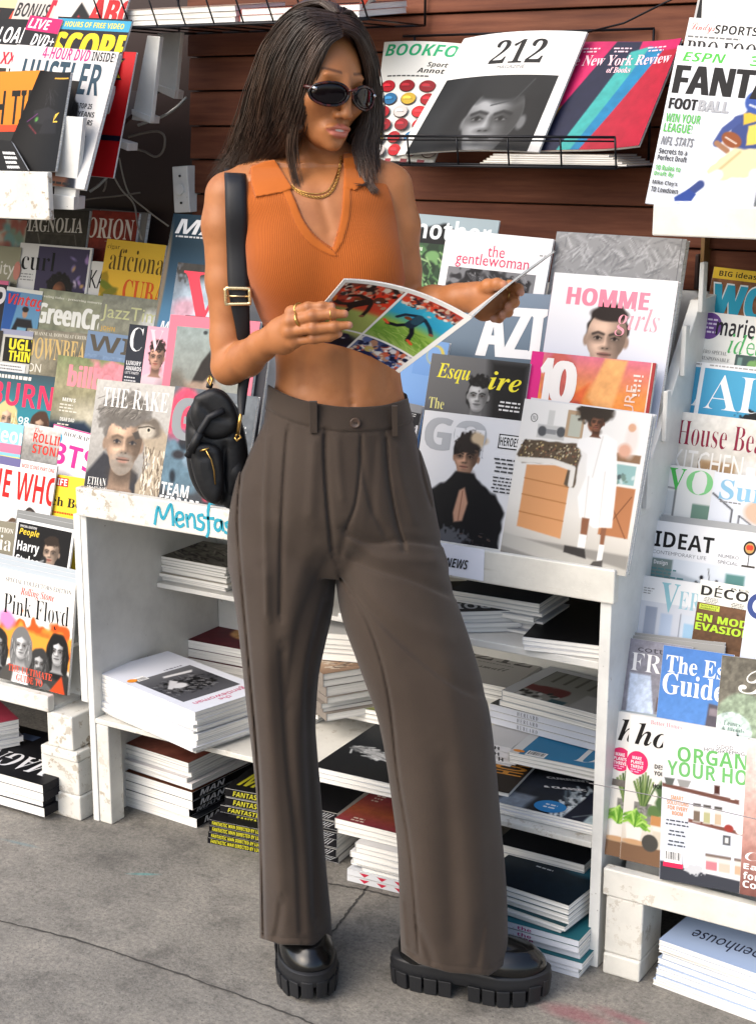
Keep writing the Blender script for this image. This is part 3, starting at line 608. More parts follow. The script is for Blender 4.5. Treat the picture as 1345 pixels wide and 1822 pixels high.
cable('pale cable hanging straight down to the red covered magazine', [(200, 270, 3.12), (198, 300, 3.12), (215, 335, 3.12), (238, 362, 3.12), (245, 400, 3.08), (252, 425, 3.06)], .0022, M_BEIGE)
cable('thin cable running down behind the outlet box', [(212, 280, 3.18), (228, 340, 3.19), (260, 372, 3.19), (300, 402, 3.19)], .0022, M_BEIGE)
cable('thin cable along the foot of the recess', [(132, 358, 3.18), (170, 352, 3.19), (210, 348, 3.19), (250, 342, 3.19)], .0022, M_CABLE)
cable('dark cable hanging beside the shelf steps', [(196, 270, 3.13), (192, 300, 3.13), (188, 330, 3.13), (184, 340, 3.13)], .0025, M_CABLE)
# ================================================================ magazines on display
GL = 'magazines on the left sloped rack'; GC = 'magazines above the cabinet ledge'; GR = 'magazines on the right sloped rack'
def YL(k): return 2.70+.06*k
# ---- left rack, bottom to top
def pf(a):
    a.img(lambda i: i.fill('#f3f1ec').poly([(0, .5), (.15, .48), (.28, .4), (.42, .36), (.5, .42), (.62, .38), (.7, .46), (.8, .4), (.88, .36), (1, .42), (1, .7), (0, .7)], '#ef5a22', .03, nz=.05).poly([(.3, .5), (.42, .44), (.5, .5), (.75, .46), (.9, .44), (1, .5), (1, .72), (0, .72), (0, .55)], '#f6a23c', .04, nz=.04)
          .ell(.25, .42, .09, .07, '#f08ac0', .05, nz=.03).face(.86, .6, .085, '#c9c9c9', '#1a1a1a', 'long', -.3, gray=True, cloth='#3a3a38').face(.18, .66, .085, '#b5b5b5', '#282828', 'long', .3, gray=True, cloth='#555', beard='#444').face(.66, .74, .075, '#b5b5b5', '#3a3a3a', 'long', .2, gray=True, cloth='#6b6b6b', beard='#444').face(.45, .62, .085, '#d8d8d8', '#777', 'long', 0, gray=True, cloth='#4e4c48').poly([(.38, .84), (.54, .84), (.58, 1.1), (.34, 1.1)], '#e6e6e6', .02).poly([(.8, .95), (.92, .8), (.97, .95), (.9, 1.05)], '#e24a20', .02))
    a.t('SPECIAL COLLECTORS EDITION', .22, .06, .96, .10, '#666', 's'); a.t('Rolling Stone', .40, .12, .78, .205, '#d5342a', 'S'); a.t('Pink Floyd', .22, .2, .95, .42, '#161616', 'r')
    a.t('THE ULTIMATE', .32, .80, .82, .86, '#e2573f', 's'); a.t('GUIDE TO', .42, .87, .72, .93, '#e2573f', 's'); a.t('THEIR MUSIC', .36, .94, .78, .99, '#e2573f', 's'); a.bar(.84, .85, .12, .16)
disp('magazine', 'white special edition with four long haired musicians and flames, bottom row of left rack', (-22, 1006), (135, 1040), 2.702, pf, h=.272, lean=9, group=GL, t=.008, spine='#e8e8e8')
for k, (dx, dy) in enumerate(((3, -9), (6, -17), (8, -24))):
    disp('magazine', 'pale spare copy tucked behind the flames and musicians special edition', (-38+dx, 1003+dy), (136+dx*.3, 1040+dy), 2.712+.009*k, None, h=.27, lean=9, group='spare copies behind the musicians edition', t=.006, spine='#b9c2c9')
def cia(a): a.bg('#8a8472', '#6b675a'); a.t('EDITION', .62, .08, .97, .14, '#e9e5da', 's'); a.t('Garcia', .2, .17, .96, .36, '#f3efe4', 'r'); a.img(lambda i: i.grad('#7d786a', '#5d5a50').ell(.7, .85, .34, .4, '#2a2622', .06, nz=.04).ell(.72, .95, .2, .26, '#a98f78', .05), .2, .42, 1, .95)
disp('magazine', 'olive grey cover with a dark haired bust and pale serif title, at the left edge', (-75, 913), (29, 931), YL(1), cia, group=GL)
def harry(a):
    a.bg('#f2f2f0'); a.img(lambda i: i.fill('#0d0d10').face(.66, .36, .13, '#b9a08c', '#2e231c', 'wavy', -.5, cloth='#16161a').ell(.55, .47, .05, .05, '#222', .02).line([(.35, .56), (.55, .48)], .02, '#999').line([(.72, .55), (.66, .8)], .03, '#b9a08c'), .035, .04, .965, .9)
    a.t('SPECIAL EDITION', .07, .07, .36, .10, '#ddd', 'B'); a.t('People', .07, .11, .42, .22, '#e4c63a', 'I'); a.t('Harry', .07, .28, .45, .45, '#f4f4f4', 'B'); a.t('Styles', .07, .46, .47, .64, '#f4f4f4', 'B')
disp('magazine', 'black cover framed in white with a singer at a microphone', (31, 922), (133, 943), YL(1)+.004, harry, h=.24, group=GL)
for k in range(2): disp('magazine', 'pale spare copy edging out above the singer cover', (30+k, 913-7*k), (133, 933-8*k), YL(1)+.02+.008*k, None, h=.235, group='spare copies behind the singer cover', t=.006, spine='#8b8d8c')
def ewi(a):
    a.bg('#f1efec'); a.r(0, 0, .6, .07, '#6e6a98'); a.t('MOD ICONS PART ONE', .62, .03, .98, .065, '#cc4a40', 'B'); a.t('THE WHO', .18, .10, 1.05, .34, '#d8211f', 'B')
    a.img(lambda i: i.fill('#f1efec').face(.3, .62, .07, '#9c8d80', '#33261f', 'bangs', .2, cloth='#2f3038').face(.78, .5, .07, '#a99688', '#2b2320', 'bangs', -.2, cloth='#42352f').face(.62, .62, .075, '#b09a88', '#5a4433', 'bangs', 0, cloth='#6d3b34').face(.95, .64, .07, '#a99688', '#3a2a22', 'bangs', 0, cloth='#513'), .1, .34, 1, .95)
disp('magazine', 'white cover with big red title over four mop haired musicians', (-55, 800), (102, 829), YL(2), ewi, group=GL)
def life(a):
    a.bg('#f1d23a'); a.t('LIFE', .42, .05, .66, .14, '#d9402a', 'B'); a.r(.40, .035, .68, .155, '#cf2e20'); a.t('LIFE', .42, .05, .66, .14, '#fff', 'B'); a.tl(.08, .05, .28, 2, .05, '#c58a20')
    a.t('The', .18, .18, .42, .30, '#1b1b18', 's'); a.t('Beach Boys', .06, .30, 1.15, .46, '#1b1b18', 's'); a.tl(.42, .5, .5, 2, .06, '#cf5a20')
    a.img(lambda i: i.fill('#f1d23a').face(.2, .64, .05, '#a5896f', '#3a2d20', 'short', 0, cloth='#e8e4da').face(.5, .68, .05, '#a5896f', '#5a4428', 'short', 0, cloth='#e8e4da').face(.78, .7, .05, '#a5896f', '#3a2d20', 'short', 0, cloth='#ddd'), .05, .56, 1, .95)
disp('magazine', 'yellow cover with red masthead block and small row of heads', (57, 837), (155, 852), YL(2)+.006, life, group=GL)
def pe(a):
    a.bg('#8fcbe0'); a.r(0, 0, 1, .34, '#8fcfe6'); a.e(.3, .18, .17, .17, '#4a7f98'); a.e(.3, .18, .13, .13, '#cfe6ec'); a.t('People', .5, .04, 1.3, .3, '#f3f6f6', 'B'); a.r(.3, .25, 1, .36, '#e87c9c'); a.r(0, .4, 1, 1, '#eee36a'); a.t('THE BEST', .1, .44, 1.3, .66, '#1c1c1c', 'B')
disp('magazine', 'sky blue and yellow cover with a round badge at the left edge', (-62, 742), (43, 757), YL(3), pe, group=GL)
def ros(a): a.img(lambda i: i.grad('#d8d4ce', '#6f6f6c', '#4d4a48', ax=1).ell(.2, .5, .4, .12, '#8f8d88', .2).mott(.1)); a.t('The', .3, .06, .52, .14, '#c8342c', 'i'); a.t('ROLLING', .3, .15, 1.25, .34, '#d8392d', 'B'); a.t('STONES', .32, .38, 1.2, .56, '#d8392d', 'B')
disp('magazine', 'blurred grey cover lettered in red between blue badge and magenta title covers', (43, 752), (110, 764), YL(3)+.003, ros, group=GL)
def bt(a): a.bg('#f2f0f0'); a.r(0, 0, .012, 1.3, '#d84a90'); a.r(0, 0, 1, .02, '#d84a90'); a.t('BIOGRAPHY', .25, .07, .95, .14, '#2a2a2a', 'r'); a.e(.14, .2, .09, .1, '#39a9d0'); a.t('BTS', .08, .26, 1.0, .62, '#d62f8f', 'B'); a.img(lambda i: i.fill('#f2f0f0').blobs(5, .15, .85, .95, .98, .11, ['#1f1a1c', '#2a2224'], 3).ell(.3, .94, .1, .1, '#caa08a', .02), .05, .7, 1, .95)
disp('magazine', 'white cover with magenta spine and huge magenta initials', (96, 754), (180, 776), YL(3)+.006, bt, group=GL)
def hburn(a):
    a.img(lambda i: i.grad('#3b4d57', '#2f7f8d', '#2b8fa2', '#2a3f45').face(.42, .46, .10, '#d8b59c', '#d9c48a', 'long', .1, cloth='#181a1c', eyes='#333').face(.86, .5, .09, '#b99a82', '#4a3226', 'long', -.3, cloth='#141416', beard='#3b2a20').face(.08, .52, .09, '#a98a74', '#2a2020', 'wavy', .2, cloth='#1a1a1c'), cell=.0018)
    a.tl(.02, .03, .96, 1, .05, '#e6e2da', .035); a.t('HHBURN', -.28, .1, .99, .33, '#e3355f', 'B'); a.t('98', .58, .42, .72, .5, '#d6e6e6', 'B')
disp('magazine', 'teal cover with pink title over a blonde woman and two men', (-34, 655), (101, 671), YL(4), hburn, h=.24, group=GL)
def billb(a):
    a.img(lambda i: i.grad('#7f8a60', '#a09a7a', '#6d6a52', '#3a4a58', '#8a745a').ell(.75, .12, .3, .1, '#d88a94', .05, nz=.05).ell(.7, .62, .5, .14, '#c3bca8', .2).poly([(0, .75), (.5, .7), (.75, .85), (.6, .95), (0, .9)], '#16283e', .06).ell(.9, .75, .12, .4, '#b58a68', .1).mott(.1)); a.t('billboard', .18, .09, 1.2, .33, '#f0909c', 'K')
    a.t("MEN'S", .15, .46, .34, .50, '#f1efe8', 'B'); a.tl(.12, .53, .28, 3, .035, '#ded8ca'); a.t('DEAR DAD', .15, .68, .36, .72, '#f1efe8', 'B'); a.tl(.12, .75, .28, 2, .035, '#ded8ca')
disp('magazine', 'olive landscape cover with rounded pink title, beside the teal band cover', (104, 631), (228, 646), YL(4)+.006, billb, group=GL)
def ug(a): a.bg('#c8c6be'); a.r(0, 0, 1, .12, '#9ca0b8'); a.r(.15, .18, 1, .75, '#17150e'); a.t('UGLY', .3, .2, 1.2, .46, '#f1e332', 'K'); a.t('THINGS', .32, .48, 1.4, .72, '#f1e332', 'K'); a.r(.05, .78, .9, .98, '#e5e5e5'); a.tl(.12, .83, .7, 2, .07, '#777')
disp('magazine', 'grey cover with fat yellow letters on black', (3, 584), (60, 590), YL(5), ug, group=GL)
disp('magazine', 'dark cover with pale round shapes at the left edge above the pink title', (-70, 578), (6, 588), YL(5)-.003, lambda a: a.img(lambda i: i.fill('#34302c').ell(.8, .4, .14, .3, '#d8d2c6', .02).ell(.9, .8, .2, .2, '#b5a68c', .03)), group=GL)
def downb(a):
    a.img(lambda i: i.grad('#8a8474', '#9c9580', '#7f7863', '#8b8166').ell(.85, .45, .4, .3, '#6f6a5a', .2).ell(.8, .62, .16, .3, '#8a6f58', .05).mott(.12)); a.t('70TH ANNUAL DOWNBEAT CRITICS', .04, .03, 1, .075, '#e4dfd0', 'r'); a.t('DOWNBEAT', .03, .1, 1.08, .36, '#d8b878', 's'); a.t('JON', .03, .42, .3, .56, '#efeadd', 'n'); a.t('BATISTE', .03, .58, .4, .74, '#efeadd', 'n')
disp('magazine', 'khaki jazz cover with tall gold serif title', (49, 583), (160, 594), YL(5)+.004, downb, group=GL)
def wi(a): a.bg('#7f97b5', '#5c779a'); a.t('WIRE', .06, .06, 1.9, .34, '#5a5348', 'B'); a.img(lambda i: i.grad('#7f97b5', '#4e6788').mott(.1), 0, .4, 1, .9)
disp('magazine', 'plain blue cover with wide dark letters between gold title and navy covers', (157, 587), (236, 598), YL(5), wi, group=GL)
def vint(a):
    a.img(lambda i: i.grad('#6a93b8', '#5e9ac0', '#d9c9a8').poly([(.0, .1), (.4, .1), (.25, .9), (0, .9)], '#2457a0', .03).poly([(.4, .62), (.8, .62), (1, 1.1), (.2, 1.1)], '#18181c', .04).poly([(.45, .8), (.7, .8), (.66, 1.1), (.4, 1.1)], '#7db4d0', .03).ell(.6, .5, .07, .1, '#b58c70', .02).ell(.6, .42, .09, .06, '#20181a', .02)); a.r(0, 0, 1, .08, '#dfe0d8'); a.t('Vintage', .08, .12, 1.25, .42, '#e23b31', 'I')
disp('magazine', 'blue cover with slanted red title and a seated figure in black', (13, 509), (77, 518), YL(6), vint, group=GL)
disp('magazine', 'dark cover with white script initial at the far left edge', (-70, 490), (16, 500), YL(6)+.012, lambda a: (a.bg('#26232a'), a.r(0, 0, 1, .06, '#d46a8c'), a.t('P', .74, .1, .98, .5, '#e9e4e6', 'I')), group=GL)
def green(a):
    a.img(lambda i: i.grad('#8b8f78', '#9c9c84', '#a4a48e', '#7c7f6a').ell(.8, .7, .4, .2, '#c9c8bc', .1, nz=.05).ell(.6, .82, .25, .12, '#e2e0d8', .05, nz=.06).ell(.2, .6, .3, .2, '#767b66', .2).mott(.14, 10)); a.t('creating today - preserving tomorrow', .03, .07, 1, .105, '#eceadc', 's'); a.t('GreenCraft', .01, .15, 1.28, .4, '#f6f6f0', 'K')
    a.t('CREATE A FUN MIXED', .02, .52, .4, .56, '#eee', 'B'); a.t('NEST WITH A', .02, .58, .26, .61, '#eee', 'B'); a.tl(.02, .64, .35, 3, .04, '#e6e6da')
disp('magazine', 'sage green craft cover with heavy white title', (71, 512), (188, 527), YL(6)+.004, green, group=GL)
def jazz(a): a.img(lambda i: i.grad('#8e8f80', '#a09f8c', '#8b8b7c').ell(.92, .45, .22, .3, '#e2e2de', .08).ell(.7, .8, .2, .3, '#6f7066', .1).mott(.1)); a.t('JazzTimes', .02, .14, 1.3, .38, '#cfd09c', 'n'); a.t('JOHN', .04, .44, .3, .52, '#e0b55a', 'B'); a.t('SCOFIELD', .04, .54, .5, .62, '#e0b55a', 'B'); a.tl(.04, .66, .4, 3, .05, '#ddd')
disp('magazine', 'grey green jazz cover with thin yellowish title', (184, 522), (285, 534), YL(6)+.002, jazz, group=GL)
def qual(a): a.bg('#9c9a80', '#b7ab8e'); a.t('Quality', .15, .18, .93, .42, '#eae6da', 'n'); a.tl(.3, .5, .6, 2, .1, '#ddd6c4'); a.e(.97, .3, .06, .12, '#d08a7a')
disp('magazine', 'muted tan cover at the left edge beside the curly haired woman', (-62, 431), (39, 440), YL(7), qual, group=GL)
def curl(a):
    a.bg('#e9e8e6'); a.img(lambda i: i.grad('#4b4560', '#3d3550', '#2b2430').blobs(16, .6, .1, 1, .7, .03, ['#8a7cae', '#a98ac0', '#6a86b8', '#c9a070', '#e0d0e8'], 5, .02).ell(.78, 1.02, .36, .3, '#d8b23c', .04).face(.62, .5, .095, '#8a5638', '#15100e', 'afro', -.2), .27, .02, .97, 1.1, cell=.0017)
    a.r(.0, .62, .27, 1.3, '#d5d4d4'); a.t('curl', .05, .08, .52, .28, '#1a1a1c', 'r'); a.tl(.06, .32, .2, 3, .03, '#999'); a.r(.27, .62, .5, 1.1, '#16131a')
disp('magazine', 'white edged cover with a woman in a large afro hairdo', (37, 431), (165, 441), YL(7)+.006, curl, group=GL)
disp('magazine', 'white cover lettered with thin black capitals, half hidden by the afro cover', (135, 462), (194, 466), YL(7)+.001, lambda a: (a.bg('#eae8e4'), a.t('KA', .5, .2, .97, .62, '#222', 'n')), group=GL)
def afic(a):
    a.img(lambda i: i.grad('#f2c646', '#efba34', '#e9a92a').poly([(0, .45), (.1, .42), (.15, .6), (.3, .7), (.4, 1.0), (0, 1.05)], '#a88a1e', .03, nz=.03).ell(.1, .62, .14, .05, '#6f7a1c', .02, .4).ell(.18, .7, .14, .05, '#7f7a1c', .02, -.4)); a.t('cigar', .03, .06, .24, .14, '#6b5a20', 'r'); a.t('aficionado', .1, .11, 1.3, .4, '#5f4a1c', 'r'); a.t('CUBA', .4, .5, 1.1, .8, '#df5a1e', 's'); a.t('AFTER THE EMBARGO', .38, .85, 1.35, .95, '#4a3a16', 'B')
disp('magazine', 'golden yellow cover with an orange headline and palm leaves', (191, 424), (296, 436), YL(7)-.01, afic, h=.29, group=GL)
disp('magazine', 'pale mottled cover of coral and teal blotches behind the stepped rack', (-45, 386), (51, 392), YL(8), lambda a: a.img(lambda i: i.grad('#b9bfb0', '#a8a898').blobs(40, 0, 0, 1, .5, .09, ['#c98a78', '#7fa9a5', '#d8c6b4', '#b06a5c', '#88a08c'], 9, .05)), group=GL)
disp('magazine', 'charcoal cover with thin white capitals and a faint chair drawing', (51, 371), (160, 374), YL(8)+.003, lambda a: (a.img(lambda i: i.grad('#45423c', '#4e4a42', '#3a3832').line([(.2, .3), (.3, .55)], .01, '#8a857a').line([(.3, .3), (.8, .3)], .008, '#6a665c').line([(.8, .3), (.9, .6)], .01, '#8a857a').mott(.1)), a.t('MAGNOLIA', -.08, .1, .92, .28, '#ece9e2', 's')), group=GL, t=.012)
disp('magazine', 'grey spare copies edge right of the charcoal cover with thin capitals', (70, 366), (178, 371), YL(8)+.018, None, group=GL, t=.012, spine='#77756f')
disp('magazine', 'brick red cover with white serif capitals under the cable', (165, 373), (248, 378), YL(8)+.006, lambda a: (a.img(lambda i: i.grad('#93382c', '#7d2f26', '#4a2018').mott(.1)), a.t('ORION', -.06, .12, .93, .46, '#efe6dc', 's'), a.line if 0 else a.r(.35, .5, .9, .505, '#e0c8b8')), group=GL, t=.012)
disp('magazine', 'grey paper block right of the brick red cover', (180, 371), (264, 378), YL(8)+.016, None, group=GL, t=.012, spine='#8a8680')
# ---- cabinet tiers
def YC(k): return 2.75+.1*k
def rake(a):
    def f(i):
        i.grad('#bdbab4', '#aaa7a2', '#8d8b87'); i.poly([(0, .95), (.2, .72), (.42, .78), (.66, .9), (.8, 1.4), (0, 1.4)], '#33343a', .04)
        i.ell(.42, .36, .33, .27, '#77736e', .05, nz=.05, nsc=30); i.face(.44, .60, .235, '#c9a990', '#6d6863', 'short', .15, beard='#8d867d', eyes='#2a2a2e', dark=.4, lip='#b08070')
        i.ell(.38, .30, .26, .13, '#6a655f', .05, rot=-.25, nz=.05, nsc=34); i.strands(70, .12, .15, .62, .32, .09, 2.6, ['#8a857e', '#4e4a46', '#a09a92'], 3, .006)
        i.poly([(.62, .45), (.75, .38), (.9, .42), (1, .55), (1, 1.4), (.66, 1.4), (.64, 1.0), (.8, .8), (.72, .62)], '#a89a86', .03, nz=.02)
        i.ell(.75, .43, .13, .09, '#6b6258', .03, nz=.02); i.ell(.70, .47, .11, .07, '#b9b0a2', .03); i.ell(.73, .45, .028, .028, '#e0d6c2', .008); i.ell(.73, .45, .018, .018, '#141210', .006); i.line([(.6, .44), (.72, .415), (.8, .43)], .012, '#3a332c', .008); i.poly([(.6, .47), (.53, .5), (.58, .56), (.64, .54)], '#4a4540', .015)
        i.strands(150, .7, .6, .98, 1.3, .06, 1.5, ['#eee6d6', '#d8ccb6', '#5c5044', '#c4b8a2', '#6d6052'], 8, .012); return i.mott(.05, 40)
    a.img(f, cell=.0017); a.t('THE RAKE', .1, .07, .93, .26, '#f3f1ec', 'r'); a.t('ETHAN', .04, .98, .28, 1.06, '#f3f1ec', 'r'); a.t('HAWKE', .04, 1.07, .3, 1.15, '#f3f1ec', 'r'); a.tl(.04, 1.17, .22, 4, .028, '#dcd8d0')
disp('magazine', 'grey cover portrait of a bearded man behind a speckled falcon', (174, 674), (314, 688), YC(0), rake, h=.281, group=GC, t=.008, lean=15)
def team(a):
    a.img(lambda i: i.grad('#6a7076', '#565c62', '#3a3e44').ell(.16, .3, .2, .3, '#d84a66', .05).ell(.2, .75, .3, .3, '#5f7a8a', .1, nz=.06).blobs(12, 0, .4, .6, 1.1, .06, ['#2a2a30', '#c44058', '#1c2630', '#7a90a0'], 4, .03).rect(.55, .1, .8, .2, '#9aa0a4').mott(.1)); a.t('G', .02, .1, .34, .52, '#8d9296', 'K'); a.t('Q', .38, .1, .75, .55, '#8d9296', 'K'); a.tl(.7, .3, .25, 9, .045, '#d0d4d6'); a.t('TEAM', .02, .95, .36, 1.07, '#f1f1f0', 'B'); a.t('FERRARI', .02, 1.08, .5, 1.2, '#f1f1f0', 'B'); a.tl(.02, 1.22, .4, 2, .03, '#8fb8d8')
disp('magazine', 'slate grey cover with huge grey initials behind the hanging black bag', (312, 686), (460, 706), YC(0), team, h=.283, group=GC, t=.008, lean=15)
def gq(a):
    def f(i):
        i.grad('#e6e7ea', '#dfe1e5'); i.poly([(.36, .55), (.6, .55), (.8, .66), (.9, .8), (.9, 1.12), (.82, 1.4), (.2, 1.4), (.1, 1.0), (.14, .72), (.25, .64)], '#121215', .025, nz=.015)
        i.face(.47, .365, .118, '#c79a7e', '#1c1715', 'bangs', -.25, dark=.38, lip='#a06a5c'); i.ell(.48, .24, .12, .09, '#2a2320', .03, nz=.03, nsc=40); i.ell(.56, .2, .07, .05, '#c9b394', .04, nz=.03)
        i.poly([(.39, .50), (.57, .50), (.66, .62), (.62, .65), (.36, .65), (.3, .62)], '#141416', .02); i.poly([(.45, .66), (.5, .63), (.55, .76), (.52, .92), (.44, .94), (.42, .86)], '#c0937a', .02); i.line([(.485, .66), (.48, .92)], .006, '#6a4030'); i.strands(60, .18, 1.0, .8, 1.3, .03, .4, ['#3a3638', '#4b4040', '#7a6258'], 6, .006)
        i.ell(.42, 1.1, .16, .1, '#54565c', .04, nz=.05, nsc=40); return i
    a.img(f, cell=.0017); a.t('G', .03, .05, .3, .34, '#b4b7bb', 'K'); a.t('Q', .32, .05, .64, .36, '#b9bcc0', 'K')
    a.img(f, .33, .12, .62, .36, cell=.0017); a.r(.76, .13, .97, .255, '#1b1b1d'); a.r(.77, .14, .96, .245, '#eceded'); a.t('HEROES', .775, .155, .955, .23, '#1b1b1d', 'B'); a.tl(.74, .34, .24, 4, .035, '#4a4a4c', al='c'); a.tl(.74, .5, .24, 5, .03, '#4a4a4c', al='c')
disp('magazine', 'pale cover of a fringed young man in black lace, hands pressed together', (756, 729), (938, 750), YC(0)-.015, gq, h=.288, group=GC, t=.008, lean=15)
def dress(a):
    def f(i):
        i.grad('#ecebe8', '#eceae6', '#e6e2da', '#b4afa6'); i.rect(0, 1.02, 1, 1.4, '#8f8c86', .02); i.poly([(0, 1.0), (1, 1.12), (1, 1.24), (0, 1.1)], '#b9b6ae', .015); i.poly([(0, 1.14), (.4, 1.2), (1, 1.3), (1, 1.4), (0, 1.4)], '#77746e', .02)
        i.poly([(.1, .48), (.46, .44), (.46, .98), (.1, .94)], '#d69a68', .01)
        for y in (.58, .7, .83): i.line([(.1, y), (.46, y+.02)], .007, '#a8703f')
        i.poly([(.0, .42), (.05, .3), (.46, .28), (.52, .36), (.5, .6), (.42, .58), (.44, .44), (.06, .47)], '#5a4c3c', .012, nz=.012); i.blobs(160, .03, .3, .5, .44, .006, ['#c9b27a', '#8a5c4a', '#d8cdb0', '#3a3026'], 4, .005); i.line([(.04, .45), (.3, .43), (.47, .46), (.47, .58)], .04, '#e8e4dc', .01)
        i.rect(.14, .17, .36, .27, '#c5c5c2', .01); i.ell(.18, .22, .035, .038, '#55575a', .01); i.ell(.33, .21, .035, .038, '#55575a', .01); i.rect(.21, .2, .29, .235, '#8d8f90'); i.rect(.21, .06, .26, .17, '#d0d0cc'); i.rect(.36, .04, .5, .24, '#b59a7c'); i.rect(.385, .07, .48, .23, '#b9bcae')
        i.rect(.74, .54, .97, .9, '#b3764d', .01); i.line([(.76, .9), (.95, .6)], .008, '#7a4a2c'); i.line([(.76, .6), (.95, .9)], .008, '#7a4a2c'); i.rect(.74, .3, .97, .36, '#8a6a50'); i.rect(.76, .38, .95, .52, '#8fb5b4'); i.blobs(10, .78, .45, .95, .52, .018, ['#4a5a5c', '#c8d8d8', '#6f8a80'], 3)
        i.ell(.88, .2, .05, .12, '#e6dcd6', .03); i.ell(.87, .11, .03, .03, '#d8a888', .01); i.ell(.84, .28, .05, .05, '#dba890', .03)
        i.poly([(.6, .2), (.68, .18), (.77, .22), (.82, .5), (.84, .84), (.7, .86), (.58, .8), (.54, .66), (.58, .5), (.56, .34), (.47, .3), (.48, .24)], '#f6f5f3', .012); i.line([(.6, .5), (.62, .8)], .01, '#dedbd6'); i.line([(.72, .45), (.74, .84)], .01, '#dfdcd8'); i.line([(.66, .2), (.63, .5)], .008, '#dcd9d4')
        i.poly([(.6, .8), (.66, .8), (.66, .95), (.61, .95)], '#8a5a40', .01); i.poly([(.76, .85), (.8, .85), (.8, .98), (.77, .98)], '#8a5a40', .01); i.rect(.6, .92, .66, 1.05, '#f0efec'); i.rect(.765, .97, .805, 1.12, '#f0efec'); i.poly([(.5, 1.02), (.66, 1.02), (.68, 1.09), (.5, 1.07)], '#33302f', .01); i.poly([(.74, 1.1), (.81, 1.08), (.82, 1.2), (.66, 1.22)], '#4a4744', .01)
        i.ell(.58, .11, .055, .07, '#8a5a42', .012); i.ell(.57, .02, .13, .115, '#3a322a', .03, nz=.03, nsc=40); i.face(.60, .105, .05, '#8f5e46', '#2a221c', 'short', -.4); i.ell(.57, .03, .115, .06, '#352d26', .03, nz=.02); return i
    a.img(f, cell=.0016); a.e(.1, .13, .03, .033, '#8a8a88'); a.e(.1, .13, .022, .025, '#ecebe8'); a.t('m', .085, .115, .115, .145, '#777', 'r'); a.t('\u2215', .8, .0, .93, .22, '#3a3a3c', 'n') if 0 else None
    a.img(lambda i: i.fill('#3a3a3c'), 0.0, 0.0, .001, .001)
disp('magazine', 'large pale cover of a woman in a white dress beside a wooden dresser', (934, 709), (1160, 738), YC(0)-.02, dress, h=.305, group=GC, t=.012, lean=15)
disp('magazine', 'white spare copy edge behind the white dress cover', (945, 707), (1166, 737), YC(0)-.004, None, h=.305, group=GC, t=.01, lean=15, spine='#dfe0e2')
def cv(a): a.bg('#232833', '#2b2f3a'); a.img(lambda i: i.grad('#e9a3b5', '#eab0c0').face(.74, .56, .17, '#c99a84', '#2a1f1d', 'curly', -.2, cloth='#d8bcc4'), .44, .0, 1, 1.1, cell=.0018); a.t('C', .06, .05, .36, .5, '#e8e8ea', 'r'); a.t('V', .5, .06, .84, .46, '#f0c9d2', 'r'); a.t('LUXURY', .05, .68, .4, .76, '#e2e2e4', 'B'); a.t('AWARDS', .05, .78, .42, .86, '#e2e2e4', 'B'); a.t("LET'S PARTY", .05, .88, .38, .93, '#c9c9cc', 'B'); a.tl(.05, .98, .3, 3, .06, '#c9c9cc')
disp('magazine', 'navy and pink cover of a curly haired man in a pink frame', (231, 576), (306, 584), YC(1), cv, h=.27, group=GC)
def pink(a):
    a.img(lambda i: i.fill('#e8778a')); a.img(lambda i: i.grad('#8d9a98', '#8b8d86', '#77746c').poly([(.42, .4), (.5, .3), (.62, .66), (.3, .66)], '#2a2624', .02).ell(.45, .7, .2, .12, '#a08a78', .05, nz=.05).ell(.15, .7, .12, .2, '#6a655c', .06).ell(.42, .14, .025, .018, '#33383a', .01).mott(.08), .09, .1, .9, 1.2)
disp('magazine', 'grey cover with a thick coral pink border behind the bent arm', (304, 559), (463, 572), YC(1)-.008, pink, h=.30, group=GC, t=.01)
disp('magazine', 'white backed spare copy right of the coral bordered cover', (330, 560), (486, 575), YC(1)+.006, None, h=.29, group=GC, t=.008, spine='#3a3a40')
def esq(a):
    a.img(lambda i: i.grad('#6b6b6c', '#59595a', '#3c3c3d').poly([(.6, 0), (1, 0), (1, 1.2), (.75, 1.2)], '#1b1b1c', .1).face(.53, .34, .105, '#b8b8b8', '#111', 'curly', -.1, gray=True, cloth='#a8a8aa').poly([(.38, .66), (.42, .58), (.47, .6), (.53, .68), (.6, .58), (.66, .6), (.72, .74), (.74, 1.1), (.34, 1.1)], '#d2d2d4', .015), cell=.0017)
    a.t('Esqu', .08, .08, .42, .25, '#efe23c', 'S'); a.t('ire', .62, .1, .94, .27, '#efe23c', 'S'); a.t('The', .04, .40, .2, .5, '#e6df8a', 'r'); a.t('Euphoria', .04, .54, .42, .66, '#e6df8a', 'r'); a.tl(.68, .36, .28, 3, .035, '#e2e2e2', al='r')
disp('magazine', 'black and white cover of a young man in a tank top with yellow script title', (769, 628), (944, 647), YC(1), esq, h=.275, group=GC)
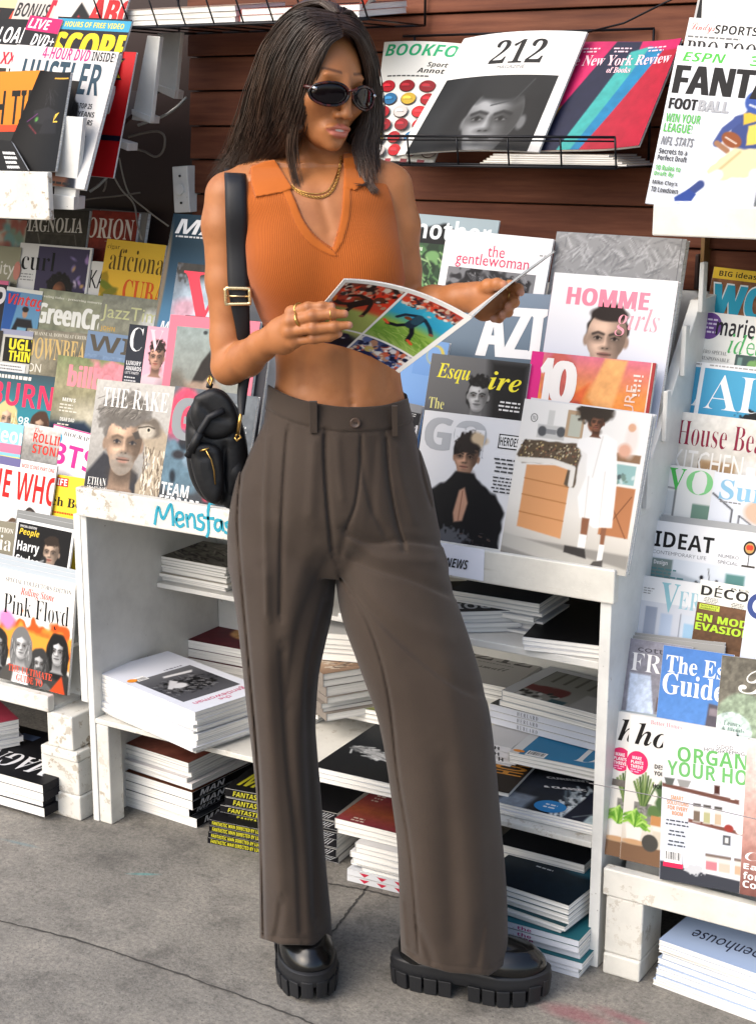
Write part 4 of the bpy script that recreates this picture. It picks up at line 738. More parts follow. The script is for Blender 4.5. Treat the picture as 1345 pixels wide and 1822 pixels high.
def ten(a):
    a.img(lambda i: i.grad('#d9748a', '#e8944c', '#ee8a3a', '#e0686e', '#c85a70').poly([(.6, 0), (.78, 0), (.68, .5), (.5, .3)], '#f0b070', .03).poly([(.3, .35), (.5, .2), (.42, .5)], '#e06a3c', .03).ell(.25, .2, .12, .25, '#c9655c', .06, nz=.05).ell(.3, .45, .16, .12, '#a8443c', .05, nz=.05).ell(.55, .52, .09, .09, '#5a3826', .03).mott(.06)); a.r(0, 0, .1, 1.3, '#e02f86'); a.t('1', .09, .04, .19, .36, '#f6f2ee', 'K'); a.t('0', .18, .05, .4, .38, '#f6f2ee', 'K'); a.t('H', .015, .4, .085, .52, '#f6f2ee', 'K', rot=90); a.t('FUTURE', .8, .18, .88, .62, '#f0d0c0', 'n', rot=90); a.tl(.84, .1, .08, 5, .035, '#f4e6dc', al='c'); a.r(.965, 0, .975, 1.3, '#f2d8c8'); a.r(.975, 0, 1, 1.3, '#a83c3c')
disp('magazine', 'sunset orange and pink cover with giant white numeral and magenta spine', (947, 624), (1168, 646), YC(1)+.012, ten, h=.29, group=GC, t=.008)
disp('magazine', 'plain sky blue cover with a yellow ring behind the open magazine corner', (690, 592), (800, 610), YC(1)+.01, lambda a: (a.bg('#7da5d8', '#6c96cf'), a.img(lambda i: i.grad('#7da5d8', '#6c96cf').ell(.82, .2, .14, .14, '#d8c04a', .02).ell(.8, .2, .11, .12, '#7da5d8', .02), .5, 0, 1, .5)), h=.28, group=GC, t=.008)
disp('magazine', 'black cover with white serif strokes between hip and lace shirt cover', (650, 700), (752, 722), YC(0)+.0, lambda a: (a.bg('#1b1b20'), a.r(0, .0, 1, .12, '#8a8c90'), a.tl(.5, .14, .45, 2, .03, '#ccc'), a.t('M', .72, .3, 1.05, .62, '#dcdce0', 'r')), h=.28, group=GC, t=.008)
def vv(a): a.img(lambda i: i.grad('#5b5a5c', '#8fa3b4', '#b4c4d2', '#9cb4cc').ell(.4, .06, .4, .14, '#3a3836', .05, nz=.06, nsc=30).ell(.5, .35, .4, .2, '#a8b8c6', .1).ell(.2, .5, .2, .12, '#c8a0b0', .08).poly([(.3, .5), (.7, .45), (.9, 1.1), (.2, 1.1)], '#c9d6e2', .08).mott(.1, 14)); a.t('VI', .1, .08, 1.0, .68, '#dd4456', 's')
disp('magazine', 'pale denim cover with huge coral red letters', (317, 466), (452, 480), YC(2)-.04, vv, h=.29, group=GC)
def az(a):
    a.img(lambda i: i.grad('#7f8fa0', '#6f8090', '#4d5c68', '#2b343c').ell(.2, .78, .13, .2, '#8fb4d4', .03, nz=.03).ell(.5, .8, .16, .22, '#c2ccd6', .03, nz=.03).ell(.2, .55, .06, .08, '#8a6a54', .02).ell(.46, .56, .06, .08, '#c09478', .02).ell(.44, .48, .08, .05, '#2e2620', .02).ell(.18, .48, .08, .05, '#211c1a', .02).poly([(.5, .62), (.7, .56), (.72, .62), (.55, .7)], '#a9c0d8', .02).ell(.85, .8, .06, .3, '#b9ccd8', .04).blobs(14, .1, .6, .9, 1.1, .05, ['#2a3038', '#1c2024', '#a08070', '#6a8098'], 5, .02)); a.t('HOMME+', -.55, .04, .4, .2, '#e6c4d2', 'K'); a.t('AZI', .58, .08, .99, .36, '#f3f3f3', 'K')
disp('magazine', 'steel blue cover of two people in blue shirts, behind the reading hand', (700, 508), (982, 524), YC(2), az, h=.31, group=GC, t=.008)
def homme(a):
    a.img(lambda i: i.grad('#efefef', '#ebeaec', '#dcdde6', '#c9d2e6', '#dfe4ee').face(.5, .47, .165, '#d3b29c', '#2b2320', 'bun', 0, dark=.5, lip='#a06a60'), cell=.0018); a.t('HOMME', .13, .1, .8, .235, '#f58ba0', 'K'); a.t('girls', .56, .22, .9, .44, '#f2a5b2', 'i')
disp('magazine', 'large white cover of a woman with slicked back hair and pink title', (987, 484), (1207, 500), YC(2)-.01, homme, h=.315, group=GC, t=.014, spine='#e8a0b0')
def ma(a): a.img(lambda i: i.grad('#2e4350', '#2a3f4c', '#35546b', '#4a7898', '#4d80a8').ell(.75, .55, .2, .3, '#20303a', .1).ell(.8, .5, .05, .2, '#c9d0d4', .05).ell(0.02, .7, .03, .5, '#8a7a66', .02)); a.t('MAN', .06, .05, .9, .2, '#f0f0f0', 'I'); a.tl(.08, .22, .4, 1, .04, '#ddd'); a.t('MAN', .08, 1.1, .4, 1.2, '#eee', 'I')
disp('magazine', 'tall deep blue cover with slanted white title left of the shoulder', (309, 379), (452, 389), YC(3)-.06, ma, h=.30, group=GC, t=.01, lean=17)
def gw(a, dy=0):
    a.bg('#eaeaec'); a.img(lambda i: i.grad('#77787c', '#85868a', '#5a5b60').ell(.5, .46, .36, .15, '#26262a', .04, nz=.07, nsc=26).ell(.32, .42, .1, .1, '#1c1c20', .04, nz=.05).strands(160, .25, .34, .8, .55, .05, .6, ['#8c8c90', '#3a3a3e', '#1a1a1c', '#5c5c60'], 3, .008).ell(.5, .8, .2, .25, '#a8a8aa', .04).ell(.5, .62, .24, .1, '#1f1f22', .05, nz=.05), .07, .31, .9, 1.15, cell=.0018)
    a.t('the', .42, .1, .58, .2, '#d33a66', 'n'); a.t('gentlewoman', .13, .18, .82, .31, '#d33a66', 'n'); a.tl(.9, .14, .08, 1, .03, '#999')
disp('magazine', 'white cover with pink lowercase title over a dark curly head, top tiers', (796, 407), (985, 425), YC(3)-.01, gw, h=.30, group=GC, t=.008)
disp('magazine', 'dark green leafy cover beside the shoulder', (690, 426), (802, 436), YC(3), lambda a: (a.img(lambda i: i.fill('#38533a').blobs(60, 0, 0, 1, 1.2, .1, ['#4f7a4c', '#2c4630', '#6f9a62', '#223526'], 4, .02).strands(60, 0, .1, 1, 1.1, .14, .8, ['#8fb47a', '#5d8a55', '#a9c890'], 6, .02)), a.tl(.4, .06, .2, 6, .12, '#d8e0d0')), h=.28, group=GC)
def texg(a):
    def f(i):
        i.fill('#8f9092'); q = np.random.default_rng(2)
        for k in range(9):
            for j in range(6):
                x = k/8; y = j*.12+(k % 2)*.06; an = .8 if (k+j) % 2 else -.8; i.strands(14, x-.05, y-.05, x+.05, y+.05, .1, an, ['#b9babc', '#6a6b6e', '#a2a3a6', '#7c7d80'], k*9+j, .006)
        return i
    a.img(f, y1=.5); a.r(.965, 0, .97, 1.3, '#6a6a6c')
disp('magazine', 'thick grey cover patterned with woven chevron strokes, tallest of the tiers', (991, 411), (1222, 425), YC(3)+.01, texg, h=.33, group=GC, t=.02, spine='#9b9c9c', cell=.003)
disp('magazine', 'pale grey cover with white title and a black rounded hat', (680, 374), (889, 392), YC(4)-.06, lambda a: (a.img(lambda i: i.grad('#9fb0b8', '#8fa2ac').ell(.52, .26, .27, .2, '#15171a', .02, nz=.02), y1=.5), a.t('another', .2, .03, .95, .18, '#dfe6ea', 'B'), a.img(lambda i: i.fill('#15171a').ell(.52, .1, .05, .02, '#15171a'), .36, .1, .66, .3) if 0 else None), h=.29, group=GC)
# ---- right rack
def YR(k): return 2.70+.058*k
def hou(a):
    def f(i):
        i.grad('#f0eeea', '#ece9e4', '#e6e1d8', '#cdbfae'); i.rect(0, 1.2, 1, 1.5, '#7d5f48', .02); i.rect(.3, 1.0, 1, 1.04, '#e8e4dc'); i.poly([(.3, 1.04), (1, 1.04), (1, 1.2), (.3, 1.2)], '#d2c9b8', .02)
        i.rect(.1, .8, .27, 1.0, '#84827e', .01); i.blobs(20, .11, .81, .26, .99, .016, ['#9a9894', '#6a6864'], 4)
        for k in range(9): i.line([(.19+.006*(k-4), .82), (.19+.026*(k-4), .52+.025*abs(k-4))], .024-.001*k, ['#5f7a42', '#84995c', '#465f34'][k % 3], .008)
        i.ell(.32, .86, .1, .07, '#5d7a48', .03, nz=.05); i.rect(.27, .9, .37, .99, '#c08a58', .01); i.ell(.36, .72, .07, .1, '#4f6a44', .04, nz=.06)
        i.poly([(.03, 1.02), (.2, 1.02), (.18, 1.17), (.05, 1.17)], '#ece8e0', .01); i.ell(.12, 1.18, .12, .025, '#c9a078', .01); i.ell(.28, 1.16, .08, .08, '#4a4844', .01)
        q = np.random.default_rng(4)
        for k in range(44): an = q.uniform(-3.3, .25); r_ = q.uniform(.6, 1.1); i.line([(.12, 1.03), (.12+.07*r_*math.cos(an), 1.0+.12*r_*math.sin(an)), (.12+.14*r_*math.cos(an), 1.03+.13*r_*math.sin(an))], .018, ['#8fc04a', '#6fa83a', '#b4dc70', '#5a9030'][k % 4], .008)
        return i
    a.img(f, cell=.0018); a.t('Better Homes', .2, .02, .5, .06, '#e88a9c', 's'); a.t('house', .06, .06, .8, .27, '#1e1c1c', 'S'); a.e(.1, .44, .105, .11, '#e0336c')
    a.t('MAKE', .05, .38, .14, .41, '#fff', 'B'); a.t('PLANTS', .04, .42, .16, .45, '#fff', 'B'); a.t('THRIVE', .04, .46, .16, .49, '#fff', 'B'); a.tl(.04, .5, .12, 2, .02, '#fbd'); a.t('DESIGN', .27, .42, .45, .46, '#222', 'B'); a.t('YOUR', .27, .48, .4, .52, '#222', 'B'); a.t('HOME', .27, .6, .4, .64, '#222', 'B')
disp('magazine', 'white houseplant cover at the left end of the bottom row, mostly covered by its twin', (1092, 1264), (1280, 1297), 2.712, hou, h=.288, group=GR, lean=9)
disp('magazine', 'white houseplant cover with pink badge overlapping its twin, bottom row', (1122, 1271), (1310, 1304), 2.704, hou, h=.288, group=GR, lean=9)
def org(a):
    def f(i):
        i.grad('#f2f2f4', '#efeff2', '#e6e9f2', '#dde4f0', '#cfd6e2'); i.poly([(.0, .58), (.84, .65), (.84, .7), (0, .62)], '#6e4a40', .008); i.poly([(.3, .92), (.92, .98), (.92, 1.02), (.3, .96)], '#7a4f44', .008)
        for x, y, r, c in ((.08, .56, .06, '#5f6360'), (.24, .56, .08, '#9a9a98'), (.44, .57, .035, '#e6e4e0'), (.52, .58, .03, '#dcdcd8'), (.77, .62, .035, '#eceae6')): i.poly([(x-r, y-.04), (x+r, y-.04), (x+r*.6, y+.035), (x-r*.6, y+.035)], c, .008)
        i.rect(.57, .53, .63, .62, '#4a2a24', .006)
        for x, c in ((.39, '#7a6a5c'), (.5, '#b5b488'), (.62, '#c9b49a')): i.rect(x-.04, .76, x+.04, .95, '#d8d8d4', .006); i.rect(x-.035, .83, x+.035, .94, c, .006); i.rect(x-.042, .75, x+.042, .78, '#4e4a46', .004)
        i.ell(.74, .96, .05, .04, '#9c3f38', .008); i.ell(.86, .96, .05, .05, '#f0efec', .008); i.rect(.68, 1.04, .76, 1.14, '#3a3c40', .006); i.rect(.7, 1.06, .74, 1.12, '#e2e2e2', .006)
        for x, c in ((.56, '#c9808a'), (.7, '#e0c0b0'), (.87, '#c9ab90')): i.rect(x-.06, 1.28, x+.07, 1.44, '#d8d4d0', .008); i.rect(x-.055, 1.34, x+.065, 1.43, c, .008); i.rect(x-.065, 1.26, x+.075, 1.29, '#7a6a62', .004)
        i.poly([(.25, 1.42), (1, 1.46), (1, 1.5), (.25, 1.46)], '#e9e9ea', .006); i.poly([(0, 1.42), (.25, 1.42), (.25, 1.46), (1, 1.5), (1, 1.75), (0, 1.75)], '#3c3f48', .01); i.ell(.38, 1.45, .1, .05, '#c9cbd0', .02, nz=.03, nsc=50); return i
    a.img(f, cell=.0018); a.t('GOOD', .58, .1, .76, .14, '#3a3a3c', 'n'); a.t('HOUSEKEEPING', .45, .145, .88, .185, '#3a3a3c', 'n'); a.t('ORGANIZE', .16, .17, 1.25, .33, '#6fb86a', 'B'); a.t('YOUR HOME', .05, .33, 1.2, .49, '#74ba70', 'B'); a.t('SMART', .1, .7, .24, .745, '#e8a06a', 'B'); a.t('SOLUTIONS', .06, .755, .3, .8, '#e8a06a', 'B'); a.t('FOR EVERY', .07, .81, .29, .855, '#e8a06a', 'B'); a.t('ROOM', .12, .865, .24, .91, '#e8a06a', 'B'); a.tl(.05, .96, .26, 2, .04, '#5a5f68', al='c'); a.tl(.05, 1.07, .26, 2, .04, '#5a5f68', al='c'); a.tl(.05, 1.18, .26, 2, .04, '#5a5f68', al='c'); a.bar(.05, 1.29, .2, .13); a.r(.04, 1.42, .26, 1.47, '#e0305a')
disp('magazine', 'white storage cover with green headline and shelves of jars', (1181, 1296), (1346, 1317), 2.692, org, h=.293, group=GR, t=.012, lean=9)
disp('magazine', 'pinkish brown cover with white script lettering cut by the right edge', (1330, 1315), (1500, 1340), 2.683, lambda a: (a.img(lambda i: i.grad('#e6dcd8', '#d6b8b0', '#b98a80', '#7a4f48').ell(.2, .9, .2, .2, '#c8a096', .1).mott(.08)), a.t('Cozy', .04, 1.2, .5, 1.32, '#fff', 'i'), a.t('Easy', .03, 1.33, .34, 1.41, '#fff', 'B'), a.t('for', .03, 1.42, .2, 1.5, '#fff', 'B'), a.t('Comfort', .03, 1.51, .55, 1.59, '#fff', 'B')), h=.293, group=GR, t=.01, lean=9)
for k in range(3): disp('magazine', 'pale spare copy edge above the houseplant covers', (1095+4*k, 1262-6*k), (1300-16*k, 1291-6*k), 2.722+.01*k, None, h=.285, group='spare copies behind the houseplant covers', t=.006, lean=9, spine='#a9b4b8')
def fr(a): a.img(lambda i: i.grad('#8d8c98', '#86858f', '#8a8a92', '#6d665f').poly([(.1, .5), (.42, .5), (.56, 1.3), (.1, 1.3)], '#c6d4ea', .02).ell(.75, .65, .12, .1, '#6b5a50', .04).rect(.55, .8, 1, 1.0, '#5f4a40', .03).ell(.8, .92, .1, .05, '#8a4a38', .03).mott(.08)); a.t('cottages', .18, .1, 1.0, .2, '#4b4a52', 'n'); a.t('FRENCH', .1, .19, 1.6, .46, '#f2f1f2', 'r')
disp('magazine', 'mauve grey cover with tall white serif letters left of a blue guide', (1116, 1135), (1232, 1152), YR(1), fr, h=.29, group=GR)
def guide(a): a.img(lambda i: i.grad('#4f7fc4', '#5688cc', '#6394d6', '#7aa6e0').poly([(.72, .7), (.98, .72), (.95, 1.3), (.68, 1.3)], '#5a5660', .02).rect(.74, .76, .9, .86, '#8a8088', .01).mott(.04)); a.t('The Essential', .06, .12, 1.7, .36, '#f6f7f8', 's'); a.t('Guide', .04, .36, .92, .66, '#f6f7f8', 's')
disp('magazine', 'bright blue guide cover with large white serif words', (1181, 1148), (1306, 1166), YR(1)-.006, guide, h=.285, group=GR)
def te(a): a.img(lambda i: i.grad('#6a665c', '#7b776b', '#6f7666').ell(.35, .9, .4, .45, '#93a38c', .04).ell(.2, .98, .28, .26, '#c8dcd4', .01).mott(.16, 24)); a.t('Tea', .25, .12, 1.2, .46, '#f1efe8', 'c'); a.t('Through', .5, .48, 1.0, .56, '#f1efe8', 's'); a.t('Leaves', .1, .84, .32, .9, '#3f5a50', 'r'); a.t('& Blends', .08, .92, .38, .97, '#3f5a50', 'r'); a.tl(.08, 1.0, .28, 2, .05, '#3f5a50'); a.t('Drink', .06, 1.12, .32, 1.18, '#fff', 's')
disp('magazine', 'taupe cover with white script title and a pale round patch', (1285, 1166), (1420, 1183), YR(1)-.012, te, h=.285, group=GR)
for k in range(2): disp('magazine', 'thin pale edge of a copy behind the blue guide', (1122+3*k, 1130-5*k), (1290, 1150-6*k), YR(1)+.012+.008*k, None, h=.28, group='spare copies behind the blue guide', t=.005, spine='#9a9a98')
def vera(a): a.img(lambda i: i.grad('#dde0e6', '#c9ced8', '#b9c2d2', '#a9b6cc').rect(.1, .36, .25, 1.3, '#9aa3b4', .01).rect(.3, .42, .45, 1.3, '#b5c4da', .01).rect(.55, .4, .9, 1.3, '#c9d2de', .01).rect(.6, .5, .85, 1.3, '#9cc0dc', .01).line([(.55, .4), (.55, 1.3)], .012, '#7a7f8a')); a.r(0, 0, 1, .3, '#e6e8ea'); a.t('V', .27, .05, .5, .4, '#8ec0cc', 's'); a.t('ERANDA', .5, .12, 1.35, .34, '#9cc6d4', 'r'); a.tl(.05, .14, .14, 3, .03, '#999')
disp('magazine', 'pale doorway cover with thin aqua title', (1142, 1023), (1284, 1044), YR(2), vera, h=.28, group=GR)
def deco(a): a.img(lambda i: i.grad('#6b4c34', '#5f4330', '#6a4a34'), 0, .42, 1, 1.3, cell=.01); a.r(0, 0, 1, .42, '#f0efe6'); a.img(lambda i: i.grad('#70503a', '#5a402c').mott(.1), 0, .42, 1, 1.2); a.t('RES', .6, .06, .95, .1, '#3a3a38', 'n'); a.t('DÉCO', .04, .06, .95, .28, '#2a2826', 'B'); a.tl(.08, .31, .35, 4, .028, '#5a5a56', al='c'); a.tl(.62, .33, .3, 4, .028, '#5a5a56', al='c'); a.r(.05, .44, .44, .54, '#c9dc50'); a.t('NOUVELLE', .08, .455, .41, .485, '#4a4a20', 'B'); a.t('FORMULE', .08, .5, .38, .53, '#4a4a20', 'B'); a.t('EN MODE', .03, .62, 1.15, .76, '#b6dc3c', 'K'); a.t('EVASION', .03, .79, 1.1, .93, '#b6dc3c', 'K')
disp('magazine', 'cream and brown cover with lime green capitals', (1247, 1031), (1340, 1047), YR(2)-.006, deco, h=.28, group=GR)
disp('magazine', 'pale cover with a big navy ring cut by the right edge', (1334, 1046), (1470, 1068), YR(2)-.010, lambda a: (a.bg('#e6eaf2', '#c6d2e6'), a.e(.16, .22, .16, .17, '#3c4f8c'), a.e(.16, .22, .09, .1, '#e6eaf2')), h=.28, group=GR)
def ideat(a): a.img(lambda i: i.grad('#f1f2f4', '#eef0f4', '#dfe6f2', '#c9d6ea').rect(.04, .3, 1, 1, '#dfe6ee', .01).rect(.06, .31, .24, .48, '#7f8f8c', .01).poly([(.24, .4), (.6, .47), (.24, .5)], '#b9c4cc', .02).rect(.7, .36, .86, .6, '#5a8a86', .02).line([(.55, .34), (.58, .5)], .006, '#333').ell(.5, .42, .016, .018, '#15151a', .006).ell(.63, .44, .014, .016, '#15151a', .006).ell(.58, .47, .016, .018, '#15151a', .006).ell(.46, .47, .014, .016, '#15151a', .006)); a.t('IDEAT', .06, .085, .57, .215, '#18181a', 'B'); a.t('CONTEMPORARY LIFE', .055, .245, .52, .275, '#8a8d92', 'n'); a.t('NUMÉRO', .62, .2, .79, .235, '#77797e', 'n'); a.t('SPÉCIAL', .62, .25, .79, .285, '#77797e', 'n'); a.e(.87, .13, .052, .058, '#2b2624'); a.e(.87, .13, .038, .042, '#c9a060'); a.e(.86, .125, .02, .022, '#e8452e'); a.e(.88, .125, .02, .022, '#e8452e'); a.r(.868, .19, .874, .27, '#333'); a.r(.82, .27, .93, .285, '#4a443e'); a.t('Design', .08, .325, .2, .37, '#f0f0f0', 'B'); a.tl(.07, .39, .3, 4, .03, '#5f8f92')
disp('magazine', 'white design cover with black capitals and a small heart lamp', (1157, 924), (1366, 951), YR(3), ideat, h=.28, group=GR)
for k in range(2): disp('magazine', 'grey edge of a copy behind the heart lamp cover', (1158+2*k, 918-5*k), (1372, 944-5*k), YR(3)+.01+.008*k, None, h=.275, group='spare copies behind the heart lamp cover', t=.005, spine='#b0b2b2')
def vo(a): a.img(lambda i: i.grad('#eaeae8', '#e2e4e2', '#d2d4d4', '#c6cdd2').rect(.05, .5, .25, .95, '#cfd4d6', .01).line([(.25, .44), (.25, 1.1)], .02, '#222').line([(0, .44), (.25, .45)], .015, '#222').rect(.62, .7, 1, 1.1, '#6f8f80', .02)); a.t('V', .06, .05, .42, .48, '#52c05c', 's'); a.t('O', .44, .04, .98, .52, '#86cf8c', 'r')
disp('magazine', 'pale interior cover with two large green letters', (1187, 826), (1274, 837), YR(4), vo, h=.275, group=GR)
def su(a): a.img(lambda i: i.grad('#e9edf4', '#e4e9f2', '#cfd9e6').line([(.02, .28), (.3, .46), (.3, .8)], .02, '#26262a').ell(.7, .45, .25, .16, '#d8b8a0', .05).line([(.4, .52), (.75, .72)], .015, '#2a2a2e').line([(.4, .52), (.4, .9)], .015, '#2a2a2e')); a.t('Sunset', .1, .08, 1.25, .34, '#8fc2e0', 's'); a.tl(.12, .36, .4, 1, .04, '#888')
disp('magazine', 'pale sky cover with light blue rounded letters and a stair rail', (1272, 839), (1408, 857), YR(4)-.004, su, h=.275, group=GR)
def hb(a): a.img(lambda i: i.grad('#e2e0da', '#d9d4ca', '#b9a88c', '#a8957a').rect(.28, .4, .62, .9, '#c2a888', .02).rect(.3, .42, .6, .6, '#a98a66', .03).ell(.45, .66, .1, .1, '#7a8a58', .05, nz=.04).rect(.68, .36, .98, .9, '#dcdad6', .02).rect(.72, .42, .8, .8, '#f0f0f0', .01).line([(.28, .4), (.28, .9)], .015, '#7a6248').rect(0, .55, .22, .62, '#7f7a72', .02).mott(.05)); a.t('House Beautiful', .04, .07, 1.25, .29, '#8c2440', 'r'); a.t('KITCHEN', .04, .33, .68, .52, '#f4f2ee', 'n'); a.tl(.04, .58, .18, 2, .05, '#555')
disp('magazine', 'warm kitchen cover with tall maroon title', (1203, 731), (1398, 754), YR(5)-.004, hb, h=.275, group=GR)
def ad(a): a.bg('#f1f3f5'); a.img(lambda i: i.grad('#4fa8d0', '#4aa2cc', '#4aa2cc').ell(.75, .6, .2, .12, '#1e2224', .03, nz=.06, nsc=30), .05, .06, 1, 1.2); a.t('A', .1, .12, .5, .52, '#f6f8f9', 'r'); a.t('D', .5, .12, .88, .52, '#f6f8f9', 'r'); a.tl(.1, .015, .8, 1, .04, '#aaa')
disp('magazine', 'sky blue white bordered cover, the copy half covered by its twin', (1224, 642), (1370, 655), YR(6)+.004, ad, h=.275, group=GR)
disp('magazine', 'sky blue white bordered cover with two tall white letters, in front of its twin', (1249, 644), (1400, 661), YR(6)-.004, ad, h=.275, group=GR)
def marie(a): a.bg('#eff0ec'); a.e(.17, .15, .14, .145, '#6f4a94'); a.tl(.07, .07, .2, 4, .045, '#e2d8ee', al='c'); a.t('marie claire', .25, .04, 1.15, .24, '#2a2a30', 'B'); a.t('idées', .42, .2, .9, .42, '#57b56c', 'i'); a.t('NUMÉRO SPÉCIAL', .05, .4, .42, .45, '#777', 'r'); a.t('ÉCORESPONSABLE', .05, .47, .46, .52, '#777', 'r'); a.t('PAPIERS EN FÊTE', .05, .54, .44, .59, '#777', 'r'); a.t('DÉCO FLEURIE', .05, .61, .38, .66, '#777', 'r'); a.img(lambda i: i.fill('#4a5f5e').rect(.55, .45, .6, .8, '#7a9a94').blobs(30, .68, .44, 1, .8, .05, ['#7fae6a', '#d8e0d0', '#5a8a54', '#e9e9e2'], 3), .52, .42, 1, .8)
disp('magazine', 'white craft cover with violet roundel and green script', (1240, 552), (1400, 570), YR(7), marie, h=.27, group=GR)
def wo(a): a.img(lambda i: i.grad('#8a5c3c', '#7a4f34', '#5e3c2a').ell(.3, .7, .3, .2, '#a9805c', .05, nz=.06).mott(.2, 20)); a.r(0, 0, 1, .14, '#f0c93a'); a.t('BIG ideas from', .08, .035, .85, .105, '#3a2e1a', 'B'); a.t('WOOD', .03, .18, 1.45, .62, '#e6f0f0', 'K'); a.t('WOOD', .05, .2, 1.43, .6, '#2aa4c4', 'K')
disp('magazine', 'brown woodwork cover with a yellow top band and blue letters', (1271, 474), (1410, 490), YR(8), wo, h=.27, group=GR)
# ---- football magazines at the upper right
GF = 'football magazines on the upper right shelf'
def espn(a):
    def pl(i):
        i.grad('#eceef1', '#e4e7ec', '#dde1e8', '#d3d8e0').blobs(40, .5, .5, 1, 1.4, .12, ['#dfe3ea', '#d2d8e2', '#e6e9ee', '#cdd4de'], 5, .08)
        i.poly([(.66, .6), (.8, .5), (1, .5), (1, .86), (.8, .9), (.66, .82)], '#34457e', .02, nz=.02).poly([(.74, .56), (.9, .52), (.92, .6), (.76, .66)], '#d9b23a', .015).poly([(.8, .66), (.95, .62), (.97, .8), (.82, .84)], '#e0c25a', .015, nz=.01).line([(.7, .62), (.6, .72), (.55, .84)], .07, '#3a4c88', .015).line([(.55, .84), (.66, .9)], .05, '#9a6e50', .012)
        i.ell(.86, .45, .13, .11, '#2f4f9c', .015).poly([(.8, .38), (.93, .37), (.97, .45), (.84, .42)], '#e6c64a', .012).line([(.78, .48), (.92, .52)], .018, '#c9ccd2', .008).ell(.68, .8, .1, .065, '#8a4a26', .012, .4).line([(.62, .78), (.73, .83)], .01, '#e6e2da', .004)
        i.poly([(.72, .86), (1, .86), (1, 1.06), (.86, 1.12), (.6, 1.18), (.5, 1.1), (.62, .96)], '#d8cba4', .02, nz=.015).line([(.78, .9), (.6, 1.1)], .02, '#b8a878', .02).line([(.62, 1.12), (.48, 1.22)], .1, '#c9ccd6', .02).line([(.48, 1.22), (.4, 1.3)], .075, '#2c3f7a', .012).poly([(.26, 1.36), (.38, 1.27), (.46, 1.31), (.42, 1.39), (.28, 1.41)], '#22408c', .012).line([(.28, 1.4), (.42, 1.385)], .016, '#e8e8ea', .005)
        i.line([(.95, 1.08), (.98, 1.3)], .1, '#c4c8d4', .02); return i
    a.img(pl, cell=.0018)
    a.t('ESPN', .07, .05, .47, .135, '#52b848', 'I'); a.t('3', .7, .05, .8, .14, '#52b848', 'B'); a.t('FANTASY', .03, .17, 1.32, .43, '#17171a', 'K'); a.t('FOOT', .03, .47, .3, .57, '#17171a', 'K'); a.t('BALL', .31, .47, .6, .57, '#a9abb0', 'K'); a.t('WIN YOUR', .03, .61, .36, .69, '#58b84e', 'B'); a.t('LEAGUE!', .03, .7, .3, .78, '#58b84e', 'B'); a.t('NFL STATS', .03, .82, .34, .9, '#77797e', 'I'); a.t('Secrets to a', .03, .93, .3, .98, '#26262a', 'B'); a.t('Perfect Draft', .03, .99, .31, 1.04, '#26262a', 'B'); a.t('10 Rules to', .03, 1.08, .27, 1.13, '#58b84e', 'B'); a.t('Draft By', .03, 1.14, .22, 1.19, '#58b84e', 'B'); a.t("Mike Clay's", .03, 1.22, .27, 1.27, '#26262a', 'B'); a.t('TD Lowdown', .03, 1.28, .29, 1.33, '#26262a', 'B')
disp('magazine', 'white football guide with a running player and huge black headline', (1206, 80), (1398, 92), 2.985, espn, h=.305, group=GF, t=.01, lean=14)
disp('magazine', 'grey football preview with outlined headline, middle of the three', (1227, 30), (1420, 42), 3.022, lambda a: (a.bg('#eeeeec'), a.t('Lindys', .03, .04, .26, .14, '#d2453c', 'c'), a.t('SPORTS', .26, .05, .66, .13, '#1c1c1e', 'B'), a.tl(.02, .16, .7, 1, .04, '#777'), a.t('PRO FOOTBALL', .03, .2, 1.15, .36, '#2a2a2c', 's')), h=.305, group=GF, lean=14)
disp('magazine', 'black football magazine with slanted yellow headline, rearmost of the three', (1246, -22), (1440, -12), 3.052, lambda a: (a.bg('#16161a'), a.r(0, 0, .02, 1.3, '#b9b9b9'), a.t('FANTASY', .08, .1, .95, .3, '#f0b42c', 'I'), a.t('FOOTBALL', .04, .33, .8, .42, '#f0b42c', 'I'), a.img(lambda i: i.fill('#16161a').ell(.85, .38, .14, .1, '#c04a5c', .03).ell(.9, .42, .06, .05, '#e8c8c8', .02), .6, .3, 1, .6)), h=.305, group=GF, lean=14)
# ---- broadsheets in the wire basket
def quad4(tl, tr, bl, br, yt, yb): return [ony(*tl, yt), ony(*tr, yt), ony(*bl, yb), ony(*br, yb)]
GN = 'broadsheet papers in the right wire basket'
def bookf(a):
    a.bg('#ecebe4'); a.t('BOOKFORUM', .03, .03, 1.3, .17, '#2fae76', 'I'); a.t('Sports,', .56, .24, .84, .31, '#222', 'I'); a.t('Annotated', .46, .31, 1.0, .37, '#222', 'I'); a.tl(.1, .4, .85, 1, .04, '#555')
    cs = ['#b8202c', '#a01c26', '#d0c8c4', '#8f1a24', '#2f6f9c', '#c4262e', '#8a1c26', '#c9a83a', '#a81c28']; q = np.random.default_rng(3)
    for r_ in range(7):
        for c_ in range(4):
            x = .13+c_*.25+(r_ % 2)*.06; y = .53+r_*.155; col = cs[(r_*4+c_*3) % 9]; a.e(x, y, .098, .072, '#3a2422'); a.e(x, y-.006, .092, .067, col); a.e(x-.02, y-.014, .05, .02, np.minimum(srgb(col)*1.3+.05, 1)); a.r(x-.05, y-.002, x+.05, y+.006, np.clip(srgb(col)*.6+.25*q.random(), 0, 1))
magazine('broadsheet_paper', 'white review paper printed with rows of round badges, green title', quad4((684, 74), (850, 80), (658, 288), (770, 290), 3.165, 3.06), bookf, t=.006, group=GN, bow=.012, spine='#d8d6d0', cat='newspaper')
